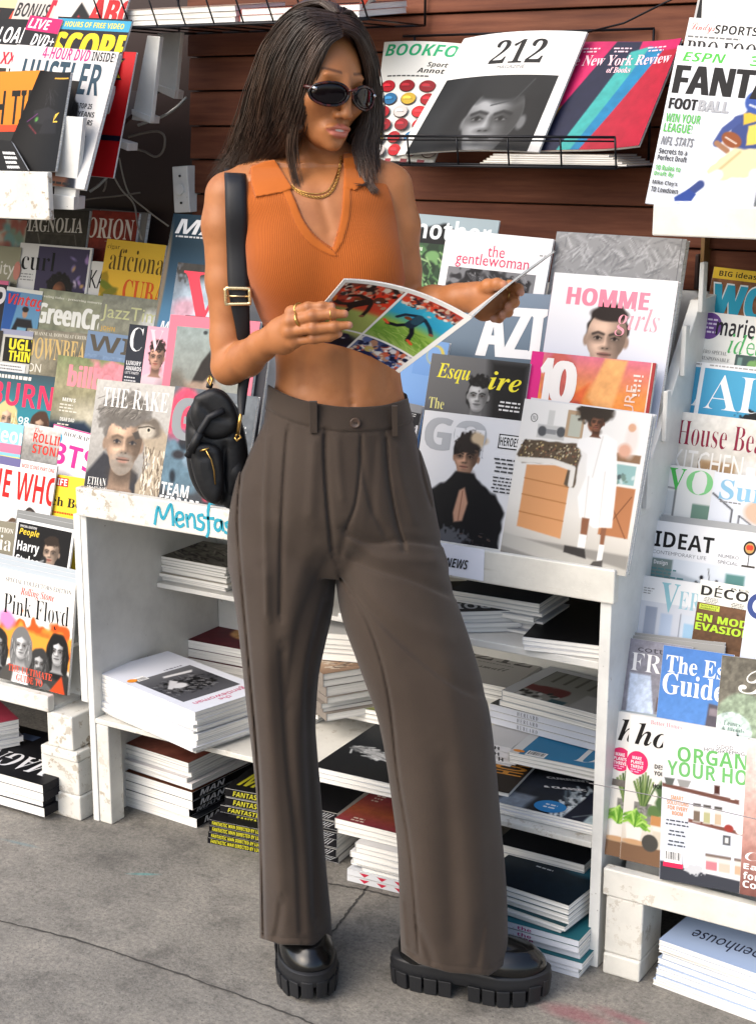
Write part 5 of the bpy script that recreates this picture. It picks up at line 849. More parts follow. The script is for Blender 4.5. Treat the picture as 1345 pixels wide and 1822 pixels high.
def nyr(a):
    a.img(lambda i: i.grad('#b8225c', '#c42460', '#b41e50').poly([(.38, .0), (.62, 0), (.62, .12), (.3, 1.3), (-.1, 1.3), (.02, .85)], '#20243c', .012).poly([(.55, .1), (.72, .05), (.42, 1.0), (.25, 1.3), (.2, 1.2)], '#3ca09c', .012).poly([(.72, .05), (.86, .1), (.45, 1.05), (.3, 1.25)], '#1f77a4', .012).poly([(.86, .1), (1.0, .1), (1.0, 1.3), (.35, 1.3), (.45, 1.05)], '#a81e34', .012).poly([(0, .75), (.12, .6), (.06, 1.0), (0, 1.1)], '#dfa83a', .012).poly([(0, 1.08), (.4, 1.2), (.4, 1.3), (0, 1.3)], '#7d4a2e', .02).mott(.05)); a.tl(.06, .06, .2, 2, .03, '#e8c4d0', al='c'); a.tl(.36, .06, .2, 2, .03, '#e8c4d0', al='c'); a.tl(.68, .06, .22, 2, .03, '#e8c4d0', al='c'); a.t('The New York Review', -.08, .13, .97, .23, '#f3c9d4', 's'); a.t('of Books', .4, .245, .62, .3, '#f3c9d4', 's')
magazine('broadsheet_paper', 'crimson review paper with navy, teal and red wedges', quad4((1030, 74), (1218, 76), (940, 268), (1142, 266), 3.165, 3.05), nyr, t=.008, group=GN, bow=.004, curl=.02, spine='#b01c40', cat='newspaper')
def n212(a):
    def f(i):
        i.grad('#26282a', '#2c2e30', '#232527'); i.ell(.62, .72, .36, .5, '#1b1c1e', .1); i.face(.6, .66, .2, '#8d8f91', '#17181a', 'bun', -.35, dark=.3, lip='#4e5052', eyes='#121314'); i.ell(.58, .4, .27, .13, '#202224', .06, nz=.03); i.line([(.78, .36), (.7, .52), (.55, .56)], .01, '#3a3c3e'); return i
    a.bg('#e6e5e2'); a.img(f, .07, .33, .93, 1.18, cell=.002); a.t('212', .36, .06, .76, .24, '#1c1c1e', 's'); a.t('MAGAZINE', .45, .255, .66, .28, '#777', 'n'); a.bar(.02, 1.0, .14, .12)
magazine('broadsheet_paper', 'white bordered paper with a dark portrait of a woman, overlapping both neighbours', quad4((826, 68), (1045, 56), (706, 276), (958, 270), 3.145, 3.03), n212, t=.006, group=GN, bow=.018, spine='#cfcfca', cat='newspaper')
p2z = ony(1098, 299, 3.012)[2]+.008
for k in range(5):
    qx = quad4((862+6*k, 262), (1136-3*k, 260), (858+5*k, 291-2*k), (1140-8*k, 288-1.5*k), 3.14, 3.03)
    z = qx[3][2]; A_ = np.array([qx[2][0], 3.02+.002*k, p2z+.0045*k]); B_ = np.array([qx[3][0]-.03, 3.03, p2z+.0045*k]); D_ = .15
    magazine('broadsheet_paper', 'cream folded paper lying at the bottom of the right wire basket', [A_+np.array([0, D_, 0]), B_+np.array([0, D_, 0]), A_, B_], None, t=.004, group='folded papers lying in the right wire basket', spine='#e6dccb', cat='newspaper')
# ---- journals in the top basket
zt = a_z = ony(185, 51, 2.942)[2]
def lay_top(label, x0, x1, depth, n, t, art, spine, gname=None, z=None):
    zz = zt+.006
    A_ = ony(x0, 52, 2.965); B_ = ony(x1, 52, 2.965)
    for k in range(n):
        zk = zz+t*(k+1); a = np.array([A_[0]+.002*(k % 2), 2.962+.003*(k % 3), zk]); b = np.array([B_[0], 2.962+.003*(k % 2), zk])
        magazine('journal', label, [a+np.array([0, depth, .02]), b+np.array([0, depth, .02]), a, b], art if k == n-1 else None, t=t*.95, group=gname, spine=spine)
def nude(a): a.img(lambda i: i.grad('#b0a396', '#a8978a', '#9a8a7e').ell(.5, .5, .35, .3, '#b58f7c', .1, nz=.05).ell(.75, .4, .2, .25, '#a87c6a', .1).mott(.06)); a.bar(.7, .9, .2, .2)
lay_top('soft grey pink journal lying in the top wire basket', 186, 420, .2, 3, .012, nude, '#c9c0b0', 'grey pink journals in the top wire basket')
lay_top('black covered journal with red edge lying in the top wire basket behind her head', 428, 640, .2, 2, .014, lambda a: (a.bg('#1c1b1d'), a.t('A', .1, .2, .5, .9, '#e2e0dc', 'n')), '#c8452c', 'black covered journals in the top wire basket')
magazine('journal', 'red edged book standing slanted at the end of top wire basket', [ony(668, -20, 2.99), ony(684, -22, 3.05), ony(628, 40, 2.97), ony(640, 42, 3.03)], lambda a: a.bg('#e6e2dc'), t=.012, spine='#b0402c')
# ---- wrapped magazines of the stepped rack
GU = 'wrapped magazines on the upper left stepped rack'
disp('magazine', 'black cover with red and white lettering, top left corner', (-60, -30), (110, -20), 2.98, lambda a: (a.bg('#1b1a1c'), a.r(0, .0, 1, .18, '#cfc49a'), a.t('AFE', .2, .2, 1.0, .42, '#c9442c', 'I'), a.tl(.5, .08, .45, 1, .06, '#444')), h=.3, group=GU, lean=25)
disp('magazine', 'bright red lettered cover with bonus disc strip along the top edge', (36, -14), (150, -6), 2.97, lambda a: (a.bg('#c9c2ba'), a.t('BONUS', .02, .12, .55, .3, '#2a2a2c', 'I'), a.t('DVD', .5, .06, 1.1, .46, '#d41f3a', 'I'), a.r(0, .48, 1, 1.3, '#d12c6c'), a.t('DVD+', .3, .62, .9, .84, '#f2f0ee', 'I')), h=.3, group=GU, lean=25)
disp('magazine', 'white cover with black and red triangle at the top edge', (108, -14), (232, -8), 2.965, lambda a: (a.img(lambda i: i.fill('#e4dcd4').poly([(.05, .75), (.35, .1), (.9, .6)], '#1a1a1c', .02).poly([(.15, .7), (.36, .25), (.7, .58)], '#c8222c', .02)), a.t('ABC', .5, .05, 1.1, .36, '#c42a2e', 'K')), h=.3, group=GU, lean=25)
disp('magazine', 'black cover with thick yellow title and blue band', (104, 28), (236, 34), 2.93, lambda a: (a.bg('#201d22'), a.r(0, .02, 1, .14, '#3c9cc0'), a.t('4 HOURS OF FREE VIDEO', .06, .05, .92, .11, '#e8d84a', 'B'), a.t('SCORE', .04, .17, 1.05, .5, '#f0cf28', 'K'), a.img(lambda i: i.fill('#201d22').ell(.55, .55, .2, .3, '#d8a07c', .05), .35, .42, .75, .6)), h=.3, group=GU, lean=25)
disp('magazine', 'black cover with white slanted lettering left of the yellow title', (-50, 30), (62, 34), 2.928, lambda a: (a.bg('#19181b'), a.t('DOWNLOAD', -.1, .1, .98, .3, '#f0eeec', 'I'), a.r(0, .4, 1, 1.3, '#b6245c')), h=.3, group=GU, lean=25)
disp('magazine', 'magenta cover with two white words, beside the yellow title', (54, 26), (112, 34), 2.922, lambda a: (a.bg('#cc2068'), a.t('LIVE', .05, .06, .7, .3, '#f3e8ee', 'I'), a.r(0, .36, 1, .9, '#18161a'), a.t('DVD+', .3, .42, .98, .7, '#eee', 'I')), h=.3, group=GU, lean=25)
disp('magazine', 'bright red cover with yellow and black comic lettering beside the recess', (150, 88), (243, 92), 2.90, lambda a: (a.bg('#c4161c'), a.t('K', .48, .1, .82, .42, '#141416', 'K'), a.t('K', .52, .13, .78, .39, '#e0c42a', 'K'), a.e(.55, .6, .14, .16, '#141416'), a.e(.55, .6, .1, .12, '#e0c42a'), a.r(.6, 1.24, 1, 1.32, '#14162a')), h=.29, group=GU, lean=16)
def hust(a):
    a.img(lambda i: i.grad('#dedad8', '#d6d4d2', '#cfcfcf').face(.58, .55, .13, '#a8765c', '#14110f', 'long', -.2, cloth='#1b2230').ell(.7, .95, .12, .2, '#8f5f48', .05), cell=.002); a.t('4-HOUR DVD', .28, .0, .74, .09, '#c2287c', 'I'); a.t('INSIDE!', .76, .01, .98, .08, '#1c1c1e', 'B'); a.t('HUSTLER', .12, .1, .9, .34, '#2b4656', 'B'); a.img(lambda i: i.grad('#14110f', '#a8765c').face(.58, .55, .13, '#a8765c', '#14110f', 'long', -.2), .46, .24, .7, .6, cell=.002); a.t('THE TOP 25', .68, .4, .88, .44, '#222', 'B'); a.t('ONLYFANS', .66, .46, .92, .5, '#222', 'B'); a.t('SUPERSTARS', .66, .52, .92, .56, '#222', 'B'); a.t('CELEBRITY', .66, .64, .9, .68, '#777', 'n'); a.tl(.66, 1.0, .25, 4, .04, '#333')
disp('magazine', 'white wrapped cover of a dark haired woman with slate blue title', (30, 78), (212, 92), 2.80, hust, h=.315, group=GU, lean=20, t=.01)
disp('magazine', 'white cover lettered in yellow and red at the left edge', (-110, 72), (46, 80), 2.80, lambda a: (a.bg('#d6d0cc'), a.t('XXX', .74, .06, 1.0, .16, '#c4243c', 'I'), a.t('HUSTLER', .1, .18, .98, .42, '#f0ead8', 'K'), a.t('HUSTLER', .1, .19, .97, .41, '#33322e', 'B')), h=.31, group=GU, lean=13)
def high(a): a.img(lambda i: i.grad('#e08a24', '#dd7a1c').rect(0, .42, 1, 1.4, '#2a2a28', .01).strands(60, .3, .5, .9, 1.2, .2, 2.5, ['#8f928a', '#5a5d56', '#b9bab2'], 3, .02)); a.t('HIGH TIMES', .25, .14, 1.18, .4, '#17150f', 'B'); a.r(0, .4, .8, .45, '#e04a24')
disp('magazine', 'orange topped cover with black capitals and silver leaves at the left edge', (-95, 130), (78, 124), 2.755, high, h=.28, group=GU, lean=13)
def blackf(a): a.img(lambda i: i.grad('#1a1a1c', '#161618', '#121214').strands(10, .35, .3, .6, .45, .2, 1., ['#3c3c40'], 2, .004).poly([(.2, .7), (.5, .62), (.8, .72), (.75, .95), (.3, .92)], '#28282c', .02).poly([(.5, .85), (.8, .8), (.85, 1.1), (.45, 1.1)], '#232327', .02).line([(.3, .75), (.15, .9)], .012, '#8a3c8a').line([(.2, .95), (.4, 1.1)], .01, '#c03a4c').ell(.32, .85, .03, .04, '#5a9a4a', .01)); a.r(.45, .1, .95, .125, '#d8a43a'); a.t('\u2197', .72, .72, .86, .9, '#e8c04a', 'n', rot=180)
magazine('magazine', 'black glossy catalogue leaning in front with a small yellow arrow', quad4((72, 124), (126, 127), (-2, 302), (98, 304), 2.715, 2.668), blackf, t=.008, group=GU, bow=-.01, spine='#b9b4ac')
magazine('magazine', 'black flyer with tilted white words low at the left edge', quad4((-20, 246), (20, 250), (-14, 302), (50, 302), 2.68, 2.666), lambda a: (a.bg('#141416'), a.tl(.45, .35, .5, 4, .14, '#eee', .08)), t=.004, group=GU)
# ================================================================ lying stacks
def projw(p):
    c = R.T@(np.asarray(p)-CAM); return CX+FPX*c[0]/c[2], CY+FPX*c[1]/c[2]
def drop(px, z0, z1, dx=0., dy=0.):
    p = onz(*px, z0); return projw([p[0]+dx, p[1]+dy, z1])
def rect_from(A, B, z, depth):
    a, b = onz(*A, z), onz(*B, z); ex = (b-a)/np.linalg.norm(b-a); ey = np.array([-ex[1], ex[0], 0]); return a, b, ex, ey
def stack(label_top, label_rest, group, A, B, depth, zb, zt, n, art=None, orient=0, spine='#dcdcdc', jit=.004, rest=True, edge=None, every=1, fan=None, seed=1, pale=None):
    """A, B: front-left and front-right corners (in the photograph) of the top cover at height zt"""
    q = np.random.default_rng(seed); a, b, ex, ey = rect_from(A, B, zt, depth); t = (zt-zb)/n
    def quad(o, dz, rot=0):
        c, s = math.cos(rot), math.sin(rot); X = ex*c+ey*s; Yv = -ex*s+ey*c; w = np.linalg.norm(b-a); a2 = a+o; b2 = a2+X*w; c2 = a2+Yv*depth; d2 = b2+Yv*depth
        Z = np.array([0, 0, dz]); f = [a2+Z, b2+Z, c2+Z, d2+Z]
        A_, B_, C_, D_ = f
        return {0: [C_, D_, A_, B_], 180: [B_, A_, D_, C_], 90: [A_, C_, B_, D_], 270: [D_, B_, C_, A_]}[orient], f
    def lettered(o, f, t):
        if not edge: return
        sd_, txt, font, u0, u1, col, bgc = edge
        A_, B_, C_, D_ = f; P, Q_ = (A_, B_) if sd_ == 'F' else (B_, D_); dn_ = np.array([0, 0, -t])
        nrm = np.cross(Q_-P, -dn_); nrm /= np.linalg.norm(nrm); V, L, T = glyphs(txt, font); lo, hi = V.min(0), V.max(0); V = (V-lo)/(hi-lo)
        org = np.array(o.location); parts = []
        def strip(x0, x1, y0, y1, off): return [P+(Q_-P)*x+dn_*(1-y)+nrm*off for x, y in ((x0, y0), (x1, y0), (x1, y1), (x0, y1))]
        W = [np.array(strip(0, 1, .06, .94, .0009))]; LL = [np.arange(4)]; TT = [[4]]; CC = [np.tile(lin(srgb(bgc)), (4, 1))]
        G = P+(Q_-P)*(u0+(u1-u0)*V[:, 0:1])+dn_*(1-(.2+.6*V[:, 1:2]))+nrm*.0013; W.append(G); LL.append(L+4); TT.append(T); CC.append(np.tile(lin(srgb(col)), (len(G), 1)))
        me0 = o.data; n0 = len(me0.vertices); V0 = np.empty(n0*3, np.float32); me0.vertices.foreach_get('co', V0); L0 = np.empty(len(me0.loops), np.int32); me0.loops.foreach_get('vertex_index', L0); T0 = np.empty(len(me0.polygons), np.int32); me0.polygons.foreach_get('loop_total', T0); m0 = np.empty(len(me0.polygons), np.int32); me0.polygons.foreach_get('material_index', m0); c0 = np.empty(n0*4, np.float32); me0.color_attributes['print'].data.foreach_get('color', c0)
        Wc = np.concatenate(W)-org; allL = np.concatenate([L0]+[l+n0 for l in LL]); allT = np.concatenate([T0]+[np.asarray(x) for x in TT]); nm = len(allT)-len(T0)
        me = mesh_from(me0.name, np.concatenate([V0.reshape(-1, 3), Wc]), allL, allT, list(me0.materials), np.concatenate([m0, np.zeros(nm, np.int32)]), np.concatenate([c0.reshape(-1, 4)[:, :3], np.concatenate(CC)])); o.data = me; bpy.data.meshes.remove(me0)
    Q, f = quad(np.zeros(3), 0); top = magazine('magazine', label_top, Q, art, t=t*.96, group=group, spine=spine); lettered(top, f, t*.96)
    if n > 1:
        Q, f = quad(np.zeros(3), -t); pr = magazine('magazine', label_rest, Q, None, t=t*.96, group=group, spine=pale or spine); lettered(pr, f, t*.96)
        if fan: pr.location += Vector((ex*fan[0]+ey*fan[1])*1)
        th = np.exp(q.normal(size=n-2)*.28) if n > 2 else []; th = th/np.sum(th)*(n-2) if n > 2 else th; zz_ = -t
        for k in range(2, n):
            zz_ -= 0 if k == 2 else t*th[k-3]
            o = pr.copy(); COL.objects.link(o); j = q.normal(size=2)*jit; f_ = th[k-2]; o.scale = (1, 1, f_); o.location = Vector(np.array(pr.location)+ex*j[0]+ey*j[1]+np.array([0, 0, zz_+t*.96*(1-f_)+.04*t-t*.04*f_]))
            o.rotation_euler.z = q.normal()*.012
def gwl(a):
    a.bg('#dfe3ee'); a.img(lambda i: i.grad('#55565c', '#3a3b40', '#6a6b70').ell(.5, .72, .28, .2, '#141416', .05, nz=.08, nsc=30).strands(260, .25, .5, .85, .95, .04, .8, ['#8c8c90', '#2a2a2e', '#0e0e10', '#5c5c60', '#b0b0b4'], 3, .008).ell(.62, .75, .1, .08, '#d0d0d2', .03).poly([(.25, 1.0), (.6, 1.05), (.58, 1.1), (.2, 1.06)], '#dcdcde', .02).poly([(.55, .86), (.75, .7), (.78, .75), (.6, .95)], '#c9c9cc', .02), .12, .32, .9, 1.2, cell=.002)
    a.t('the', .42, .07, .58, .15, '#c9316a', 'n'); a.t('gentlewoman', .15, .15, .85, .27, '#c9316a', 'n'); a.tl(.2, 1.23, .4, 1, .05, '#8a8c96', .03); a.bar(.72, 1.15, .14, .12); a.e(.9, 1.22, .06, .05, '#f0962c')
stack('white cover with pink title and black and white photo, topping the wide bottom shelf stack', 'white edged copy in the wide stack on the bottom shelf', 'wide stack of white magazines on the bottom shelf', (170, 1195), (347, 1268), .215, .267, .368, 10, gwl, 270, '#dcdfe6', .004, seed=2)
def mar(a): a.img(lambda i: i.fill('#5c1a26').ell(.7, .3, .3, .22, '#c9975c', .04).ell(.85, .28, .12, .12, '#8a8578', .03).mott(.1)); a.t('Marfa', .1, .5, .6, .8, '#4aa8c0', 'c', rot=20)
stack('maroon cover with pale blue script, lying behind the wide white stack', 'maroon edged copy under the blue script cover', 'maroon magazines on the bottom shelf', (318, 1135), (452, 1160), .18, .267, .36, 4, mar, 0, '#5c1a26', seed=3)
def agr(a): a.img(lambda i: i.grad('#8a867e', '#77736a', '#6a665e').strands(120, .1, .1, .95, .9, .12, .5, ['#3c3834', '#2a2724', '#565049', '#a39c90'], 5, .02).mott(.15))
z5 = zs+.001
stack('dull grey patterned cover on top of the half shelf stack', 'grey edged copy in the half shelf stack', 'stack of grey magazines on the half shelf', (268, 986), (402, 1010), .17, z5, z5+.062, 8, agr, 0, '#b5b0a2', .004, seed=4)
# floor stacks, left bay
def man1(a): a.img(lambda i: i.grad('#2a2220', '#6b3a30', '#7a4438').ell(.5, .6, .3, .4, '#9c5c4c', .1).mott(.08)); a.t('A', .1, .1, .3, .3, '#eee', 'K')
ZA = .165
stack('dark red portrait cover topping the left floor stack', 'glossy white paged copy in the left floor stack', 'left floor stack under the bottom shelf', (188, 1312), (335, 1358), .25, .098, ZA, 5, man1, 0, '#4a2a28', .006, seed=5, pale='#e6e2e2')
stack('tan cover sticking out halfway down the left floor stack', 'thick white copy with bold black spine in the left floor stack', 'thick magazines at the base of the left floor stack', drop((188, 1312), ZA, .094, -.004, -.006), drop((335, 1358), ZA, .094, .012, -.004), .262, .0, .094, 4, lambda a: a.img(lambda i: i.grad('#7a4a30', '#5c3420').mott(.1)), 0, '#23252a', .005, edge=('R', 'MAN', 'I', .1, .45, '#e8e8ea', '#101114'), seed=6)
def fman(a): a.bg('#16161a'); a.r(.2, .3, .9, .7, '#6f86a8'); a.t('MAN', .05, .76, 1.1, 1.12, '#e6dc32', 'I'); a.tl(.05, 1.2, .8, 1, .05, '#d8d030')
stack('black cover with big yellow capitals topping the yellow lettered floor stack', 'black spined copy with yellow print in the yellow lettered floor stack', 'yellow lettered floor stack', (372, 1458), (512, 1486), .22, .0, .062, 4, fman, 0, '#141418', .004, edge=('F', 'FANTASTIC MAN DIRECTED BY LUCA GUADAGNINO', 'I', .04, .96, '#d8d23a', '#121215'), seed=7)
stack('black spined volume with yellow words, on the upper yellow lettered pile', 'dark copy with small white print in the upper yellow lettered pile', 'upper yellow lettered pile behind', (400, 1402), (520, 1424), .2, .0, .135, 6, lambda a: (a.bg('#1b1b1e'), a.t('MAN', .1, .5, .9, 1.0, '#d8d23a', 'I')), 0, '#17171a', .006, edge=('F', 'FANTASTIC MAN', 'I', .12, .9, '#c9c43a', '#141417'), seed=8)
def magn(a): a.bg('#131317'); a.t('MAGNOLIA', .1, .1, 1.1, .3, '#e2e2e4', 's'); a.r(.3, .6, .42, .7, '#8fa4c0'); a.r(.55, .5, .7, .58, '#5c7090'); a.r(.2, .85, .36, .95, '#7f94b0')
stack('black cover with upside down white capitals topping the left rack floor stack', 'dark copy in the left rack floor stack', 'floor stack under the left rack', (-130, 1340), (76, 1398), .26, .012, .098, 4, magn, 180, '#1c1c22', .008, seed=9)
stack('black spined pair at the very bottom of the left rack floor stack', 'thick copy below the left rack', 'thick black volumes under the left rack', (-120, 1415), (78, 1440), .25, .0, .028, 2, None, 0, '#18181c', .004, seed=10) if 0 else None
stack('pink and white edged pile far left under the rack board', 'pale edged copy in the far left pile', 'far left pile under the rack board', (-120, 1310), (34, 1280), .15, .1, .17, 6, lambda a: a.bg('#a03a4c'), 0, '#cfcfd4', .006, seed=11)
# seen between the legs
def beach(a): a.img(lambda i: i.grad('#8ab0b8', '#c9b08a', '#b99a70', '#7d8a50').ell(.45, .3, .3, .1, '#3a3028', .04, nz=.04).strands(80, 0, .8, 1, 1.2, .1, -1.2, ['#8fa04e', '#5f7a38', '#b4b06a'], 3, .015).mott(.1))
def hands(a): a.img(lambda i: i.grad('#0c0f14', '#11161c', '#0a0c10').strands(40, .06, .72, .2, .82, .1, .2, ['#8d8f90', '#c6c8c8', '#55585a'], 3, .014).strands(60, .2, .75, .4, .9, .08, .4, ['#b5b7b8', '#e0e2e2', '#6a6c6e'], 5, .014).ell(.32, .82, .13, .06, '#9a9c9c', .05, .3, k=.5)); a.bar(.05, .06, .16, .1)
stack('dark cover of two pale clasped hands, on the stack seen between the legs', 'white paged copy under the clasped hands cover', 'stack under the clasped hands cover', (556, 1364), (770, 1412), .36, .267, .30, 3, hands, 0, '#d6dae2', .003, seed=12)
stack('beach cover with a leaning tree, behind the clasped hands cover', 'dark edged copy under the beach cover', 'beach magazines behind the clasped hands stack', (540, 1240), (720, 1275), .13, .301, .335, 3, beach, 0, '#2a2622', .003, seed=13)
stack('cream illustrated cover high in the gap between the legs', 'dark spined copy in the upper pile between the legs', 'upper pile in the gap between the legs', (575, 1200), (700, 1180), .12, .32, .43, 7, lambda a: (a.img(lambda i: i.grad('#cfc6b8', '#b89a80', '#8a6e58').strands(60, .1, .1, .9, .6, .1, .3, ['#5a4a3e', '#e6dccb'], 3, .02))), 0, '#8a827a', .006, seed=14)
stack('white paper pile topping the gap between the legs', 'white copy topping the gap between the legs', 'white pile at the top of the gap', (560, 1125), (690, 1135), .12, .432, .50, 5, None, 0, '#d8d8d6', .006, seed=15)
def sunset(a): a.img(lambda i: i.grad('#7a3040', '#9c4448', '#a85a3c', '#8a3844').poly([(.5, .3), (1, .2), (1, .9), (.7, .8)], '#c8803c', .06).poly([(.75, .5), (1, .35), (1, .6)], '#5a1e20', .03).mott(.06)); a.tl(.1, .2, .1, 3, .06, '#e8d8c8'); a.tl(.15, .75, .2, 4, .05, '#e8d8c8')
stack('wine red and orange cover topping the floor stack between the legs', 'white paged copy in the floor stack between the legs', 'floor stack between the legs', (596, 1456), (760, 1497), .2, .098, .135, 3, sunset, 0, '#d8d6d4', .006, seed=16)
stack('white copy in the narrow middle of the floor stack between legs', 'ragged white copy in the middle of the floor stack between the legs', 'narrow middle of the floor stack between the legs', (632, 1500), (765, 1533), .17, .030, .097, 6, None, 0, '#dedede', .007, seed=17)
stack('white volume with red marks at the base of the stack between the legs', 'white volume at the base of the stack between the legs', 'base of the floor stack between the legs', (618, 1546), (765, 1582), .2, .0, .03, 2, None, 0, '#dfe2e6', .003, edge=('F', '\u25bc  \u25bc  \u25bc', 'n', .15, .7, '#c8344c', '#dfe2e6'), seed=18)
stack('black bound volume topping the dark pile behind the wine red cover', 'black bound volume with white printed edge behind the wine red stack', 'dark pile behind the wine red stack', (520, 1430), (600, 1448), .24, .0, .13, 6, lambda a: a.bg('#1a1a1e'), 0, '#17171b', .006, edge=('F', '\u2215\u2215\u2215\u2215\u2215\u2215\u2215\u2215\u2215\u2215\u2215\u2215', 'n', .05, .95, '#b9bcc0', '#15151a'), seed=19)
# right bay, upper shelf
def hero(a): a.bg('#15171d'); a.t('HEROINE', .08, .1, 1.0, .3, '#c9ccd2', 'B'); a.tl(.2, .6, .4, 3, .05, '#3a3e48')
stack('black cover with upside down pale title topping the upper shelf stack', 'white copy with black lettered spine on the upper shelf', 'upper shelf stack with black lettered spines', (770, 1090), (934, 1086), .22, zu+.001, zu+.046, 5, hero, 180, '#e6e6e8', .004, edge=('R', 'HEROINE', 'I', .06, .5, '#1c1c20', '#dcdce0'), seed=20)
stack('plain black cover on the upper shelf beside the cabinet post', 'white edged copy under the plain black cover', 'plain black magazines on the upper shelf', (930, 1133), (1090, 1152), .3, zu+.001, zu+.026, 3, lambda a: a.bg('#0c0c0f'), 0, '#e2e2e4', .003, seed=21)
# right bay, middle pile on the bottom shelf
def s212(a): a.bg('#b4b2ae', '#a8a6a2'); a.t('212', .1, .1, .9, .42, '#4a4846', 's'); a.t('small', .3, .6, .7, .72, '#4a4846', 'c'); a.r(0, .0, .05, 1.3, '#5a5856'); a.tl(.2, .5, .6, 1, .05, '#777')
def arc(a):
    def f(i):
        i.grad('#7d7e78', '#8f908c', '#a8a8a4'); 
        for k in range(7): i.rect(.1+k*.12, .05, .13+k*.12, .35, '#55564f', .01)
        return i.ell(.35, .55, .2, .1, '#6b2024', .04, nz=.04).rect(.45, .7, .6, .85, '#2f5a66', .02).rect(.65, .45, .98, .9, '#b9b9ba', .03).blobs(20, .1, .6, .5, .9, .03, ['#222', '#ddd', '#444'], 3).rect(0, .95, 1, 1.2, '#2c3634', .02)
    a.bg('#c9ccd2'); a.img(f, .12, .08, 1, 1.2); a.bar(.12, 1.05, .2, .12)
stack('greyed cover of a brick street scene on the middle pile by the post', 'white and charcoal edged copy under the street scene cover', 'street scene magazines on the middle pile', (893, 1228), (1075, 1275), .2, .392, .428, 3, arc, 0, '#d0d4da', .003, seed=22)
stack('pale cover with swollen numerals behind the street scene', 'pale copy under the swollen numerals', 'pale magazines behind the street scene', (780, 1200), (905, 1225), .22, .385, .42, 3, s212, 0, '#b9b7b4', .004, seed=23)
stack('charcoal cover topping three white volumes with widely spaced black letters', 'white volume with widely spaced black letters on its edge', 'white volumes with spaced letters', (872, 1252), (1082, 1306), .22, .345, .391, 3, lambda a: a.bg('#34373a'), 0, '#e2e5ea', .001, edge=('F', 'H E R L A R D', 'r', .24, .42, '#3a3a40', '#e0e4ee'), seed=24)
def adl(a): a.bg('#e6e8ea'); a.r(.08, .1, 1, 1.3, '#3c86b4'); a.t('D', .55, .1, .85, .5, '#e8eef2', 'r'); a.bar(.12, .9, .2, .14); a.e(.12, 1.08, .06, .04, '#f0962c')
stack('blue cover with one tall white letter and orange sticker on the middle pile', 'cream edged copy under the blue cover', 'blue magazines on the middle pile', (905, 1338), (1080, 1374), .2, .318, .343, 3, lambda a: (a.bg('#e6e8ea'), a.r(.1, .05, 1, .95, '#3484b4'), a.t('D', .62, .3, .86, .8, '#eef2f5', 'r'), a.bar(.16, .78, .2, .12), a.e(.08, .84, .06, .03, '#f0962c')), 0, '#d8d6ce', .003, seed=25)
stack('white copy topping the small pile left of the blue cover', 'black lettered white copy in the small pile left of the blue cover', 'small white pile left of the blue cover', (840, 1316), (910, 1332), .18, .29, .343, 4, None, 0, '#dcdcde', .005, edge=('F', 'W H', 'B', .3, .7, '#222', '#dcdce0'), seed=26)
def curr(a): a.img(lambda i: i.grad('#23262e', '#2b303a', '#1c1f26').rect(.05, .6, .3, .95, '#7f8a98', .05).strands(60, .45, .2, .65, .8, .12, 1.2, ['#a8b4bc', '#5c6a74', '#dde4e8'], 4, .02).poly([(.66, 0), (1, 0), (1, 1.1), (.62, 1.1)], '#1c2030', .01).rect(.8, .7, .96, .9, '#b9ccd0', .02).line([(.7, .8), (.9, .6)], .02, '#6a7278').mott(.1)); a.t('CURRENT', .2, .1, .55, .22, '#e6e6e8', 'K', rot=25); a.t('& CLASSIC', .26, .28, .6, .4, '#e6e6e8', 'K', rot=25); a.e(.47, .72, .13, .11, '#2e86c8'); a.tl(.4, .68, .14, 2, .05, '#e8f0f6', al='c')
stack('dark cover with white rounded words and a blue badge below the middle pile', 'white edged copy under the blue badge cover', 'magazines under the blue badge cover', (870, 1424), (1080, 1474), .22, .267, .291, 4, curr, 0, '#dcdce0', .003, seed=27)
stack('brown black cover with orange vertical capitals beside the trouser leg', 'dark copy under the orange vertical capitals', 'orange lettered magazines beside the trouser leg', (815, 1395), (905, 1412), .2, .267, .30, 3, lambda a: (a.bg('#2a221c'), a.t('HOME', .3, .1, .95, 1.0, '#c98a3a', 'B', rot=90)), 0, '#2a2420', .003, seed=28)
# floor, right bay
def eyes(a): a.img(lambda i: i.grad('#101418', '#182834', '#0f1a22').ell(.3, .25, .25, .12, '#2a3a48', .1).ell(.8, .5, .25, .2, '#2f6a80', .1).ell(.3, .22, .1, .04, '#8a9aa8', .04).ell(.62, .26, .1, .04, '#7a8a98', .04).mott(.1)); a.tl(.35, .75, .3, 1, .05, '#d8dde2')
stack('dark teal face cover topping the tall right floor stack', 'white paged copy in the tall right floor stack', 'tall right floor stack', (850, 1560), (1012, 1612), .27, .085, .150, 6, eyes, 0, '#1f3a44', .007, seed=29, pale='#1f4a50')
stack('white volume in the lower half of the right floor stack', 'white volume with magenta word in the lower right floor stack', 'lower half of the right floor stack', (850, 1625), (1030, 1675), .27, .0, .084, 6, None, 0, '#2a6a74', .006, edge=('F', '. the', 'B', .36, .54, '#a83a78', '#e2e6ee'), seed=30)
def openh(a): a.img(lambda i: i.grad('#a8bcdc', '#b4c8e6', '#9fb6d8').rect(.0, .55, 1, 1.3, '#8a8070', .05)); a.t('Openhouse', .2, .14, .85, .36, '#1d2440', 'n'); a.r(.05, .45, .2, .53, '#f0a032'); a.bar(.05, .38, .14, .1)
stack('pale blue cover with upside down dark title topping the floor stack at lower right', 'pale blue edged copy in the lower right floor stack', 'floor stack at lower right', (1172, 1672), (1400, 1752), .27, .0, .098, 9, openh, 180, '#b4c6e2', .004, seed=31)

